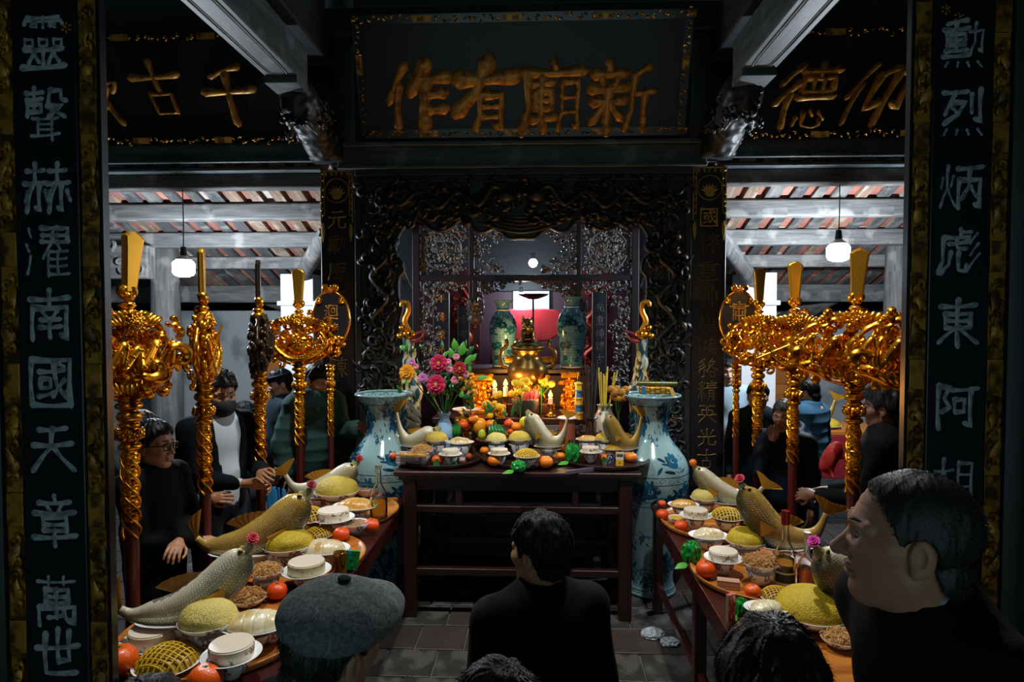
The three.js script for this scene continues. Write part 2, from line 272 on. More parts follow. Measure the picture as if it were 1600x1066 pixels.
const G = {   // glyph = placed components: [component or strokes, x, y, w, h]
  ling: [['yu', 0, 58, 100, 42], ['kou', 6, 40, 26, 18], ['kou', 37, 40, 26, 18], ['kou', 68, 40, 26, 18], ['10,36 90,38|50,36 50,4|4,2 96,6|30,28 18,10|30,28 40,12|70,28 60,10|72,28 84,12', 0, 0, 100, 100]],
  sheng: [['10,90 46,92|28,100 28,78|12,78 44,80|14,70 12,46|14,70 42,70 42,54 14,54|28,70 28,54', 0, 0, 100, 100], ['62,96 58,72|62,96 86,96 86,78 96,76|56,66 88,68 58,46|64,62 92,46', 0, 0, 100, 100], ['er', 16, 0, 68, 46]],
  he: [['8,84 44,86|26,98 26,62|2,60 50,62|20,60 6,6|34,60 34,8 26,14|10,44 4,26|46,46 52,28', 0, 0, 100, 100], ['56,84 92,86|74,98 74,62|50,60 98,62|68,60 54,6|82,60 82,8 74,14|58,44 52,26|94,46 100,28', 0, 0, 100, 100]],
  zhuo: [['shui', 0, 0, 32, 100], ['36,94 62,94 60,68|38,80 60,80|36,68 62,68|68,94 94,94 92,68|70,80 92,80|66,68 94,68', 0, 0, 100, 100], ['zhui', 34, 0, 64, 64]],
  nan: [['8,80 92,84|50,98 50,64|14,66 12,2|14,64 88,66 86,4 74,12|34,58 42,46|66,58 58,46|30,40 72,42|28,26 74,28|50,42 50,6', 0, 0, 100, 100]],
  guo: [['8,92 8,2|8,92 92,92 92,2|8,4 92,4|24,68 78,72|28,54 26,36 48,38 48,54 28,54|22,20 56,28|56,84 62,44 84,16 84,30|78,52 54,20|68,84 78,78', 0, 0, 100, 100]],
  tian1: [['20,84 80,88|8,54 92,58|50,86 46,50 6,4|50,52 96,6', 0, 0, 100, 100]],
  zhang: [['50,100 52,90|16,86 84,88|34,82 40,70|66,84 60,70|6,66 94,68', 0, 0, 100, 100], ['26,58 26,30|26,58 76,58 76,30|26,44 76,44|26,32 76,32|4,18 96,22|50,32 50,0', 0, 0, 100, 100]],
  wan: [['cao', 4, 76, 92, 24], ['26,74 26,46|26,72 76,72 76,46|26,58 76,58|26,46 76,46|50,72 50,16|12,38 12,0|12,36 90,38 88,4 76,10|32,16 64,20|66,30 72,12', 0, 0, 100, 100]],
  shi: [['4,58 96,64|24,86 24,8 90,10|52,96 52,30|76,92 76,34 52,32', 0, 0, 100, 100]],
  xun: [['56,98 12,90|4,78 60,82|12,70 12,44|12,70 52,70 52,46 12,46|32,90 32,34|12,58 52,58|8,34 56,36|2,22 62,26', 0, 0, 100, 100], ['li', 58, 24, 40, 70], ['dots4', 0, -8, 96, 30]],
  lie: [['6,92 60,94|34,92 10,46|24,72 56,72 40,46 8,26|26,62 36,50', 0, 0, 100, 100], ['70,88 70,50|90,98 90,30 78,36', 0, 0, 100, 100], ['dots4', 0, -8, 100, 36]],
  bing: [['huo', 0, 4, 40, 92], ['42,88 98,92|46,64 44,4|46,64 94,66 92,6 82,12|70,88 68,50 52,24|70,52 86,28', 0, 0, 100, 100]],
  biao: [['52,98 52,84|54,92 76,92|14,80 12,30 2,4|14,80 72,82 66,70|26,66 62,70|44,78 44,58 64,56|30,48 26,22 8,2|48,48 48,10 66,8 66,20', 0, 0, 100, 100], ['san', 64, 8, 36, 84]],
  dong: [['dong', 0, 0, 100, 100]],
  a: [['10,94 10,0|10,92 36,90 22,66 36,46 18,36', 0, 0, 100, 100], ['40,84 98,88|84,86 84,6 70,12|46,64 48,34|46,64 70,64 68,36 48,36', 0, 0, 100, 100]],
  xiang1: [['mu', 0, 0, 50, 100], ['mu4', 50, 4, 50, 92]],
  zuo: [['ren', 0, 0, 44, 100], ['62,98 40,58|48,76 98,80|64,76 64,0|64,54 92,56|64,30 94,32', 0, 0, 100, 100]],
  you: [['6,76 94,80|50,98 34,56 4,28', 0, 0, 100, 100], ['yue', 28, 0, 58, 58]],
  miao: [['50,100 54,90|8,86 94,88|14,86 14,40 2,2', 0, 0, 100, 100], ['20,70 48,72|34,80 34,4|24,60 24,36 46,36 46,60 24,60|24,48 46,48|18,20 52,24', 0, 0, 100, 100], ['yue', 54, 2, 42, 78]],
  xin1: [['26,100 28,90|6,84 50,86|16,80 20,68|40,82 36,68|2,64 54,66|6,46 52,48|28,64 28,2|26,44 4,16|30,44 48,22', 0, 0, 100, 100], ['jin', 52, 0, 48, 98]],
  qian: [['76,98 22,82|4,56 96,60|50,88 50,0', 0, 0, 100, 100]],
  gu: [['4,72 96,76|50,100 50,48', 0, 0, 100, 100], ['kou', 20, 0, 60, 50]],
  yin: [['40,98 8,66|40,96 60,72|26,76 50,76|18,60 18,4 46,16|18,60 46,60 46,34 18,34', 0, 0, 100, 100], ['70,98 54,62|62,78 94,78 86,62|74,72 68,34 46,2|72,40 98,2', 0, 0, 100, 100]],
  de: [['38,98 10,70|40,72 6,40|26,54 26,0', 0, 0, 100, 100], ['42,90 98,92|70,100 70,80|46,80 46,60|46,80 94,80 94,60|46,60 94,60|62,80 62,60|78,80 78,60|42,50 98,52', 0, 0, 100, 100], ['xin', 40, 0, 60, 44]],
  yang: [['ren', 0, 0, 40, 100], ['62,90 42,78|42,78 42,26 60,38|70,86 94,88 94,28 84,34|70,86 70,0', 0, 0, 100, 100]],
  yuan: [['24,86 78,90|6,58 94,62|38,60 30,26 4,2|60,60 60,12 66,4 94,6 94,26', 0, 0, 100, 100]],
  ying: [['50,100 54,92|8,86 94,88|14,86 14,40 2,0|28,74 20,56|26,64 26,42|40,78 36,66|36,66 90,68|58,78 58,44|36,56 86,56|34,44 92,46', 0, 0, 100, 100], ['yue', 30, -2, 56, 42]],
  shang: [['50,92 50,8|50,54 86,58|6,8 94,10', 0, 0, 100, 100]],
  xiao: [['14,82 72,84|44,98 44,62|4,62 96,66|88,92 46,54 6,34', 0, 0, 100, 100], ['zi', 20, 0, 66, 46]],
  chen: [['10,94 10,0|10,92 34,90 20,66 34,46 16,38', 0, 0, 100, 100], ['dong', 36, 0, 64, 100]],
  gong1: [['gong', 0, 14, 50, 64], ['li', 50, 0, 50, 92]],
  qi: [['34,98 6,64|26,84 90,86|24,68 80,70|10,52 72,54 76,20 94,4 96,20', 0, 0, 100, 100]],
  ge1: [['10,94 90,96|24,82 24,62 62,62 62,82 24,82|80,94 80,52|4,50 96,52|26,40 26,16 62,16 62,40 26,40|80,50 80,2 68,6', 0, 0, 100, 100]],
  cui: [['mi', 0, 0, 46, 100], ['74,100 76,90|50,86 98,88|64,84 54,62|66,74 70,62|84,84 76,62|86,74 94,60|48,44 100,48|74,58 74,0', 0, 0, 100, 100]],
  zhong: [['70,100 26,92|4,82 96,84|50,94 50,6|20,72 20,40|20,72 80,72 80,40|20,56 80,56|20,40 80,40|18,22 82,24|4,4 96,6', 0, 0, 100, 100]],
  shen: [['shi4', 0, 0, 50, 100], ['54,78 54,28|54,78 94,78 94,28|54,54 94,54|54,30 94,30|74,100 74,0', 0, 0, 100, 100]],
  quan: [['mu', 0, 0, 40, 100], ['cao', 40, 84, 60, 16], ['kou', 42, 64, 24, 20], ['kou', 72, 64, 24, 20], ['zhui', 42, 0, 56, 64]],
  hong: [['shui', 0, 0, 24, 100], ['gong', 22, 26, 30, 50], ['niao', 50, 0, 50, 100]],
  he1: [['34,98 6,78|20,88 44,62 8,40|30,70 6,56|32,52 4,30|34,60 34,8 20,4|38,40 52,30', 0, 0, 100, 100], ['74,98 54,64|62,84 92,86 50,40|62,66 98,42', 0, 0, 100, 100], ['kou', 60, 2, 34, 38]],
  jing: [['mi', 0, 0, 44, 100], ['48,90 96,92|52,78 92,80|46,66 100,68|72,100 72,66', 0, 0, 100, 100], ['yue', 50, 0, 44, 58]],
  ying1: [['cao', 6, 80, 88, 20], ['24,68 24,44|24,68 78,68 78,44|4,42 96,44|50,80 48,42 8,2|52,40 94,4', 0, 0, 100, 100]],
  guang1: [['guang', 0, 0, 100, 100]],
  nian: [['34,98 12,70|28,84 86,86|30,62 82,64|30,62 30,38|4,36 96,40|56,84 56,0', 0, 0, 100, 100]],
  shu: [['8,92 44,94|28,92 6,44|18,66 42,68 26,28 8,4|22,56 32,44', 0, 0, 100, 100], ['60,92 52,70|56,80 94,82|48,58 98,60|74,98 74,0|72,56 48,16|76,56 98,16', 0, 0, 100, 100]],
  yuan1: [['chuo', 0, 0, 100, 96], ['40,90 90,92|66,100 66,78|34,76 96,78|46,66 46,46 84,46 84,66 46,66|64,46 44,18|60,36 60,16|66,44 92,18', 0, 0, 100, 100]],
  hui: [['chuo', 0, 0, 100, 96], ['40,90 40,26|40,90 92,90 92,26|40,28 92,28|56,72 56,46 76,46 76,72 56,72', 0, 0, 100, 100]],
  bi: [['chuo', 0, 0, 100, 96], ['36,92 34,56|36,92 58,92 58,76 36,76|38,66 38,34 58,34 58,66 38,66|78,98 78,88|62,86 98,88|70,84 72,74|90,84 84,74|62,70 100,72|64,54 98,56|80,70 80,24', 0, 0, 100, 100]],
  su: [['20,88 80,90 78,66|4,78 96,80|22,68 78,68|50,100 50,4|22,58 20,4|80,58 80,4|22,34 44,30|56,30 80,34|34,52 32,10|66,52 66,10', 0, 0, 100, 100]],
};
// a glyph as one relief mesh: w brush half-width in percent, h relief height as a fraction of the size
function glyph(key, w = 4.2, h = 0.05, slant = 0) {
  const out = [];
  for (const [src, x, y, sw, sh] of G[key]) for (const s of (C[src] ?? src).split('|')) {
    const ctl = s.trim().split(/\s+/).map((q) => { const [a, b] = q.split(',').map(Number); return [x + a * sw / 100 - 50, y + b * sh / 100 - 50]; });
    const pts = []; let total = 0;
    for (let i = 1; i < ctl.length; i++) { const [a, b] = [ctl[i - 1], ctl[i]], len = Math.hypot(b[0] - a[0], b[1] - a[1]), n = Math.max(2, Math.ceil(len / 9)); for (let k = i === 1 ? 0 : 1; k <= n; k++) { const t = k / n, bow = sin(PI * t) * len * 0.03; pts.push([lerp(a[0], b[0], t) + bow * (b[1] - a[1]) / (len || 1), lerp(a[1], b[1], t) - bow * (b[0] - a[0]) / (len || 1)]); } total += len; }
    const n = pts.length, dens = clamp(Math.sqrt(sw * sh) / 100, 0.62, 1), hw = w * dens * clamp(0.8 + total / 300, 0.8, 1.15), pos = [], idx = [];
    // rounded ends: extra rows beyond the first and last point
    const rows = [];
    for (let i = 0; i < n; i++) { const a = pts[Math.max(0, i - 1)], b = pts[Math.min(n - 1, i + 1)], l = Math.hypot(b[0] - a[0], b[1] - a[1]) || 1, dx = (b[0] - a[0]) / l, dy = (b[1] - a[1]) / l, t = i / (n - 1); const k = hw * (1.18 - 0.42 * sin(PI * clamp(t * 1.1)) - 0.22 * t); if (!i) rows.push([pts[0][0] - dx * k * 0.8, pts[0][1] - dy * k * 0.8, dx, dy, k * 0.5]); rows.push([pts[i][0], pts[i][1], dx, dy, k]); if (i === n - 1) rows.push([pts[i][0] + dx * k * 0.9, pts[i][1] + dy * k * 0.9, dx, dy, k * 0.35]); }
    rows.forEach(([cx, cy, dx, dy, k], i) => {
      const end = i === 0 || i === rows.length - 1 ? 0.6 : 1;
      for (const [o, z] of [[1, 0], [0.86, 0.72], [0, 1], [-0.86, 0.72], [-1, 0]]) pos.push((cx - dy * k * o + slant * cy) / 100, (cy + dx * k * o) / 100, z * h * end);
      if (i) for (let c = 0; c < 4; c++) { const q = i * 5 + c; idx.push(q - 5, q, q - 4, q - 4, q, q + 1); }
    });
    const base = (rows.length - 1) * 5; idx.push(0, 1, 2, 0, 2, 3, 0, 3, 4, base, base + 2, base + 1, base, base + 3, base + 2, base, base + 4, base + 3);
    const g = new THREE.BufferGeometry(); g.setAttribute('position', new THREE.Float32BufferAttribute(pos, 3)); g.setIndex(idx); g.computeVertexNormals();
    out.push(g);
  }
  return merge(out);
}
const put = (key, size, x, y, z, m, parent, o = {}) => { const g = glyph(key, o.w, o.h, o.slant).scale(size * (o.wide ?? 1), size, size).translate(x, y, z); return part('character', g, m, parent); };
// ---------------------------------------------------------------- lamps
function pendantLamp(p, top, cd, label, group) {
  const t = thing('pendant_lamp', label, 'lamp', p, 0, group);
  part('cord', sweep([[0, top - p.y, 0], [0.004, (top - p.y) * 0.5, 0], [0, 0.1, 0]], 0.0045, 5), M.cord, t);
  part('socket', lathe([[0.001, 0.15], [0.02, 0.15], [0.026, 0.1], [0.026, 0.075], [0.001, 0.075]], 16), mat(0x1a2a30, 0.5), t);
  part('bulb_housing', lathe([[0.001, 0.078], [0.026, 0.076], [0.042, 0.06], [0.062, 0.048], [0.062, 0.03], [0.001, 0.03]], 20), M.white, t);
  part('bulb', lathe([[0.001, 0.03], [0.075, 0.03], [0.088, 0.01], [0.088, -0.06], [0.075, -0.085], [0.04, -0.1], [0.001, -0.103]], 20), mat(0xffffff, 0.5, { emissive: 0xf0f6ff, emissiveIntensity: 16 }), t);
  const l = new THREE.PointLight(0xe2eefa, cd); l.name = 'pendant_glow'; l.position.set(0, -0.01, 0); l.shadow.radius = 3.2; l.castShadow = true; t.add(l);
  return t;
}
const lampL = at(287, 414, 5.24), lampR = at(1310, 389, 5.24);
pendantLamp(lampL, 3.16, 17, 'glowing white bulb hanging on a cord above the man in a black face mask');
pendantLamp(lampR, 3.16, 17, 'glowing white bulb hanging on a cord above the woman holding her face');

function shadedLamp(p, cd, label) {
  const t = thing('shaded_lamp', label, 'lamp', p);
  part('cord', cyl(0.004, 0.004, 4.72 - p.y - 0.12, 0, (4.72 - p.y + 0.12) / 2, 0, 8), M.cord, t);
  part('shade', lathe([[0.03, 0.14], [0.06, 0.12], [0.1, 0.05], [0.13, -0.08], [0.127, -0.08], [0.096, 0.05], [0.055, 0.115], [0.001, 0.12]], 28), mat(0x1d2a2c, 0.5, { side: THREE.DoubleSide }), t);
  part('bulb', ball(0.035, 0.045, 0.035, 0, 0.05, 0), mat(0xffffff, 0.5, { emissive: 0xf4f6f4, emissiveIntensity: 8 }), t);
  const l = new THREE.SpotLight(0xf4f4ee, cd, 0, 0.86, 0.35); l.name = 'shaded_glow'; l.position.y = -0.005; l.target.position.set(0, -3, 0); l.shadow.radius = 2.5; l.castShadow = true; t.add(l, l.target);
}
shadedLamp(V(-0.95, 3.86, -3.1), 22, 'shaded lamp hung over the long table of the masked man');
shadedLamp(V(1.05, 3.86, -3.1), 22, 'shaded lamp hung over the long table of the grey haired man');

// ---------------------------------------------------------------- floor: fired clay squares in running bond
const floor = struct('floor', box(12.4, 0.2, 12.6, 0, -0.118, -2.9), mat(0x77746f, 0.9, { bumpMap: tBump, bumpScale: 0.003, tri: 1 }));
const clay = [['#302c2a', '#45403c'], ['#362f2c', '#4d433e'], ['#2c2b2b', '#403d3b']].map(([a, b], i) => mat(0xffffff, 0.42, {
  map: tex(256, (u, v) => mix(mix(hex(a), hex(b), fbm(u * 5, v * 5, 5, 80 + i, 5)), hex('#6e6b68'), sstep(0.6, 0.72, fbm(u * 4, v * 4, 4, 90 + i, 5)) * 0.5)),
  roughnessMap: tex(256, (u, v) => [0.5 + 0.5 * fbm(u * 5, v * 5, 5, 84 + i, 4)], false), bumpMap: tBump, bumpScale: 0.002, tri: 0.8 }));
const tileGeo = [0, 1, 2].map(() => project(rbox(0.287, 0.03, 0.287, 0.004, 0, 0, 0, 1), 0.8)); tileGeo.forEach((g) => { g.userData.done = true; });
const farTiles = [];
for (let j = -8; j < 28; j++) for (let i = -20; i < 21; i++) {
  const z = -0.295 * j - 0.02, x = 0.295 * (i + (j & 1 ? 0.5 : 0)), k = Math.floor(rnd() * 3), y = -0.0155 + rr(-0.0012, 0.0012);
  if (x > -1.5 && x < 1.75 && j >= 9 && j < 24) { const o = part('tile', tileGeo[k], clay[k], floor); o.position.set(x, y, z); o.rotation.y = rr(-0.006, 0.006); }
  else farTiles.push(box(0.287, 0.03, 0.287, x, y, z));
}
part('tile_field', farTiles, clay[0], floor).userData.kind = 'stuff';

// ---------------------------------------------------------------- shell
struct('wall_left', box(0.2, 4.9, 12.4, -6.1, 2.35, -2.9), M.darkWood);
struct('wall_right', box(0.2, 4.9, 12.4, 6.1, 2.35, -2.9), M.darkWood);
struct('ceiling', box(12.4, 0.12, 8.4, 0, 4.78, -1.0), M.darkWood);
struct('wall_front', [box(3.4, 4.7, 0.15, -4.4, 2.35, 3.1), box(3.4, 4.7, 0.15, 4.4, 2.35, 3.1), box(5.4, 1.9, 0.15, 0, 3.75, 3.1)], M.darkWood);
struct('wall_rear', box(12.4, 2.07, 0.16, 0, 1.035, -8.3), M.plaster);
struct('wall_rear_upper', box(12.4, 4.6, 0.12, 0, 2.3, -9.15), mat(0x123445, 0.9));
struct('wall_partition_upper', box(12.2, 1.5, 0.08, 0, 4.03, -5.34), M.darkWood);
// rear roof: boards laid down the slope with clay tiles showing between them
const roofY = (d) => 3.11 - 0.36 * (d - 5.42), slope = Math.atan(0.36);
const roof = struct('roof_rear', [box(4.7, 0.05, 4.4, -3.85, 0, 0), box(4.7, 0.05, 4.4, 3.85, 0, 0)], mat(0x2a2a2c, 0.9)); roof.position.set(0, roofY(7.2) + 0.09, -7.2); roof.rotation.x = -slope;
const tileRed = [['#a9695a', '#8a5448'], ['#b57a69', '#9a6254'], ['#c3b9b0', '#a08b80'], ['#9c5f52', '#b98271']].map(([a, b], i) => mat(0xffffff, 0.9, { map: tex(128, (u, v) => mix(hex(a), hex(b), fbm(u * 6, v * 6, 6, 130 + i, 5) * 1.4 - 0.2)), bumpMap: tBump, bumpScale: 0.003, tri: 0.5 }));
const roofTile = project(box(0.12, 0.02, 0.27), 0.5); roofTile.userData.done = true;
const boardGeo = [0.1, 0.125, 0.09].map((w) => { const g = project(box(w, 0.03, 2.6), 0.9); g.userData.done = true; return g; });
for (const s of [-1, 1]) for (let i = 0; i < 17; i++) {
  const x = s * (1.42 + i * 0.188), brown = (s < 0 && i < 7) ? rnd() < 0.75 : rnd() < 0.2;
  const b = part('board', boardGeo[Math.floor(rnd() * 3)], brown ? M.rafterBrown : rnd() < 0.75 ? M.rafter : M.greyWood2, roof);
  b.position.set(x + rr(-0.012, 0.012), -0.075 + rr(-0.004, 0.004), 0.85); b.rotation.y = rr(-0.012, 0.012);
  if (i < 15) for (let k = 0; k < 9; k++) { const o = part('roof_tile', roofTile, tileRed[rnd() < 0.5 ? 0 : Math.floor(rnd() * 4)], roof); o.position.set(x + s * 0.094 + rr(-0.006, 0.006), -0.045 + rr(-0.004, 0.004), -0.3 + k * 0.285); o.rotation.x = rr(-0.02, 0.02); }
}
for (const [d, h, m] of [[5.27, 0.13, M.greyWood2], [5.72, 0.15, M.greyWood], [6.24, 0.15, M.greyWood], [6.76, 0.13, M.greyWood], [7.5, 0.2, M.greyWood]])
  for (const s of [-1, 1]) struct('beam_purlin', rbox(4.4, h, 0.12, 0.02, s * 3.72, roofY(d) - 0.005 - h / 2, -d), m);
for (const s of [-1, 1]) {
  // hip braces, timber posts and white square piers
  const a = s > 0 ? at(1110, 350, 5.6) : at(512, 365, 5.6), b = s > 0 ? at(1192, 462, 7.35) : at(462, 445, 7.35);
  struct('beam_hip', sweep([a, a.clone().lerp(b, 0.5), b], 0.085, 8), M.greyWood);
  const c = s > 0 ? at(1300, 462, 7.6) : at(390, 452, 7.6), e = s > 0 ? at(1180, 520, 8.1) : at(545, 505, 8.1);
  struct('beam_brace', sweep([c, c.clone().lerp(e, 0.5).add(V(0, -0.04, 0)), e], 0.11, 8), M.greyWood2);
  struct('column_post', lathe([[0.001, 0], [0.15, 0], [0.155, 1.2], [0.13, 2.7], [0.001, 2.7]], 24).translate(s * 3.72, 0, -6.5), M.greyWood2);
  struct('column_pier', [rbox(0.36, 2.45, 0.36, 0.008, s * 2.48, 1.225, -7.05), rbox(0.42, 0.05, 0.42, 0.008, s * 2.48, 2.13, -7.05), rbox(0.4, 0.05, 0.4, 0.008, s * 2.48, 0.03, -7.05)], M.white);
  const dr = struct('door_' + (s < 0 ? 1 : 2), rbox(0.5, 1.5, 0.05, 0.006, s * 3.3, 0.75, -8.18), mat(0xc87a2e, 0.6, { bumpMap: tWoodB, bumpScale: 0.001, tri: 0.6 }));
  for (const y of [0.35, 0.85, 1.27]) part('door_panel', rbox(0.36, y > 1 ? 0.25 : 0.36, 0.02, 0.006, s * 3.3, y, -8.15), mat(0xb56a26, 0.6), dr);
}
// carved tie beams over the left bay
{
  const list = [];
  for (let k = 0; k < 46; k++) { const x = rr(-4.6, -3.62), y = rr(2.36, 2.62); list.push(curl(x, y, rr(0.06, 0.12), rr(0, 6.3), rnd() < 0.5 ? 1 : -1, 0.016, -5.925, 1)); }
  struct('beam_carved', [rbox(1.2, 0.32, 0.14, 0.02, -4.15, 2.5, -6.0), list], M.greyWood2);
}
// ---------------------------------------------------------------- hall frame
const beamY = 3.567;
for (const s of [-1, 1]) {
  const b = struct('beam_side', rbox(0.225, 0.25, 5.4, 0.012, s * 1.56, beamY + 0.125, -4.42 + 2.7), M.beam);
  // outlined sunk panel on the underside
  const w = 0.14, L = 4.9, ring = (k) => { const p = []; for (let i = 0; i < 40; i++) { const t = i / 40 * 2 * PI, c = Math.sign(cos(t)) * Math.abs(cos(t)) ** 0.25, q = Math.sign(sin(t)) * Math.abs(sin(t)) ** 0.09; p.push(V(s * 1.56 + c * (w / 2 - k), beamY - 0.001, -1.75 + q * (L / 2 - k))); } p.push(p[0].clone()); return p; };
  part('panel_moulding', [sweep(ring(0), 0.007, 5), sweep(ring(0.016), 0.004, 5)], M.beam, b);
  part('end_block', rbox(0.225, 0.06, 0.22, 0.01, s * 1.56, beamY - 0.02, -4.33), M.beam, b);
  struct('beam_upper', rbox(0.3, 0.34, 6, 0.02, s * 1.62, beamY + 0.55, -2.3), M.darkWood);
  // inner columns and their capitals
  struct('column_inner', lathe([[0.001, 0], [0.2, 0], [0.21, 0.1], [0.19, 1.5], [0.175, 3.3], [0.17, 4.7], [0.001, 4.7]], 28).translate(s * 1.5, 0, -5.42), M.darkWood);
  struct('column_capital', lathe([[0.001, 3.2], [0.12, 3.2], [0.14, 3.23], [0.125, 3.26], [0.15, 3.38], [0.001, 3.4]], 24).translate(s * 1.53, 0, -5.06), M.darkWood);
  // side lintels with lips
  struct('beam_lintel_side', [rbox(4.5, 0.12, 0.16, 0.01, s * 3.85, 3.31, -5.2), rbox(4.5, 0.035, 0.2, 0.01, s * 3.85, 3.235, -5.2), rbox(4.5, 0.03, 0.18, 0.01, s * 3.85, 3.17, -5.22), rbox(4.5, 0.04, 0.2, 0.01, s * 3.85, 3.385, -5.18)], M.beam);
  // front columns behind the couplet boards
  struct('column_front', lathe([[0.001, 0], [0.17, 0], [0.175, 1.5], [0.16, 4.7], [0.001, 4.7]], 28).translate(s < 0 ? -1.75 : 1.92, 0, s < 0 ? -2.22 : -2.56), M.darkWood);
}
struct('beam_lintel', [rbox(2.9, 0.15, 0.16, 0.012, 0, 3.245, -5.14), rbox(2.9, 0.035, 0.2, 0.01, 0, 3.335, -5.13), rbox(2.9, 0.03, 0.19, 0.008, 0, 3.16, -5.14)], M.beam);
struct('beam_high', rbox(3.1, 0.22, 0.2, 0.02, 0, 4.25, -5.05), M.darkWood);
// dark door leaf beyond the front column
{
  const d = struct('door_3', rbox(0.55, 3.4, 0.06, 0.008, 2.32, 1.7, -2.62), M.darkWood);
  for (const [y, h] of [[0.6, 0.8], [1.6, 0.9], [2.7, 0.9]]) { part('door_panel', rbox(0.36, h, 0.03, 0.01, 2.32, y, -2.585), M.carved, d); const l = []; for (let k = 0; k < 14; k++) l.push(curl(2.32 + rr(-0.13, 0.13), y + rr(-0.4, 0.4) * h, rr(0.04, 0.08), rr(0, 6), rnd() < 0.5 ? 1 : -1, 0.01, -2.568)); part('door_carving', l, M.carved, d); }
}
// ---------------------------------------------------------------- couplet boards on the front columns
function frontCouplet(x, d, keys, label) {
  const t = thing('couplet_board', label, 'board', [x, 0, -d]);
  part('panel', rbox(0.212, 4.1, 0.03, 0.006, 0, 2.15, 0), M.blackTeal, t);
  for (const s of [-1, 1]) {
    const b = part('border', rbox(0.062, 4.1, 0.02, 0.003, s * 0.136, 2.15, -0.006), M.goldDull, t);
    part('border_edge', [box(0.012, 4.1, 0.03, s * 0.172, 2.15, -0.006)], M.black, b);
    const l = [];
    for (let y = 0.15; y < 4.1; y += 0.42) {
      for (let k = 0; k < 15; k++) if (k % 3 < 2) l.push(curl(s * 0.136 + (k & 1 ? 0.012 : -0.012), y + 0.018 * k, 0.042, PI / 2 + (k & 1 ? -0.7 : 0.7), k & 1 ? 1 : -1, 0.0058, 0.008, 1, 14, 1.6));
      l.push(place(leafGeo(0.09, 0.02), s * 0.136, y + 0.03, 0.006, rr(-0.3, 0.3)), place(leafGeo(0.09, 0.02), s * 0.136, y + 0.24, 0.006, PI + rr(-0.3, 0.3)));
      l.push(rbox(0.056, 0.11, 0.012, 0.003, s * 0.136, y + 0.345, 0.006));
    }
    part('border_carving', l, M.goldDull, b);
  }
  for (const [key, py] of keys) { const y = HC + (500 - py) / F * d; put(key, 0.165, 0, y, 0.0145, M.pearl, t, { w: 5.8, h: 0.02, wide: 0.92 }); }
  part('mark', [rosette(x < 0 ? 0.075 : -0.02, HC + 0.45 * d + (x < 0 ? 0.02 : 0), 0.015, 0.022, 6, 1), x > 0 ? rosette(-0.065, HC + 0.462 * d, 0.015, 0.022, 6, 1) : null], M.goldDull, t);
}
frontCouplet(-1.415, 2.0, [['ling', 62], ['sheng', 175], ['he', 292], ['zhuo', 390], ['nan', 492], ['guo', 598], ['tian1', 705], ['zhang', 825], ['wan', 955], ['shi', 1040]], 'tall dark board with ten pearly brush characters, beside the man in glasses');
frontCouplet(1.64, 2.36, [['xun', 88], ['lie', 190], ['bing', 300], ['biao', 397], ['dong', 505], ['a', 630], ['xiang1', 745]], 'tall dark board with pearly brush characters, behind the grey haired man in profile');

// ---------------------------------------------------------------- couplets on the inner columns
function innerCouplet(x, d, keys, label) {
  const t = thing('wooden_couplet', label, 'board', [x, 0, -d]), w = 0.265, y0 = 0.62, y1 = 3.15;
  part('panel', rbox(w, y1 - y0, 0.04, 0.008, 0, (y0 + y1) / 2, 0), M.board, t);
  const z = 0.022, l = [], yc = HC + (500 - 298) / F * d;
  const ring = []; for (let i = 0; i <= 40; i++) ring.push(V(cos(i / 20 * PI) * 0.095, yc + sin(i / 20 * PI) * 0.095, z));
  l.push(sweep(ring, 0.0035, 5));
  for (let i = -3; i <= 3; i++) l.push(place(leafGeo(0.075, 0.013, 0.1), 0, yc - 0.035, z, i * 0.42));
  for (let i = -2; i <= 2; i++) l.push(place(leafGeo(0.05, 0.016, 0.1), 0, yc - 0.03, z + 0.004, PI + i * 0.5));
  l.push(rosette(0, yc - 0.03, z, 0.022, 8, 1));
  part('medallion', l, M.goldPaint, t);
  const e = [box(w, 0.012, 0.006, 0, y1 - 0.008, z)];
  for (const s of [-1, 1]) {
    e.push(box(0.008, 0.42, 0.006, s * (w / 2 - 0.006), y1 - 0.21, z), box(0.005, 0.36, 0.006, s * (w / 2 - 0.03), y1 - 0.18, z));
    for (let k = 0; k < 7; k++) e.push(curl(s * (w / 2 - 0.018), y1 - 0.04 - k * 0.055, 0.02, PI / 2 + s * k, k & 1 ? 1 : -1, 0.004, z, 1, 8), box(0.02, 0.005, 0.005, s * (w / 2 - 0.018), y1 - 0.03 - k * 0.055, z));
    e.push(place(leafGeo(0.16, 0.017, 0.05), s * (w / 2 - 0.02), y1 - 0.42, z, PI));
  }
  for (let k = -2; k <= 2; k++) e.push(curl(k * 0.045, y1 - 0.045, 0.03, k < 0 ? 0.5 : 2.6, k < 0 ? 1 : -1, 0.004, z, 1, 10));
  part('gilt_edging', e, M.goldPaint, t);
  keys.forEach(([key, py, full], i) => { const y = HC + (500 - py) / F * d; const c = put(key, 0.15, 0, y, z - 0.004, M.goldPaint, t, { w: 4.6, h: 0.03 }); if (!full) part('character_core', glyph(key, 2.7, 0.06).scale(0.15, 0.15, 0.15).translate(0, y, z - 0.004), M.board, c); });
}
innerCouplet(-1.472, 5.13, [['yuan', 342, 1], ['xun', 382], ['ying', 422], ['shang', 457], ['yuan', 497], ['xiao', 535], ['chen', 575], ['gong1', 613], ['de', 648], ['qi', 684], ['ge1', 718]], 'dark couplet panel with gilt outlined characters behind the man holding a phone');
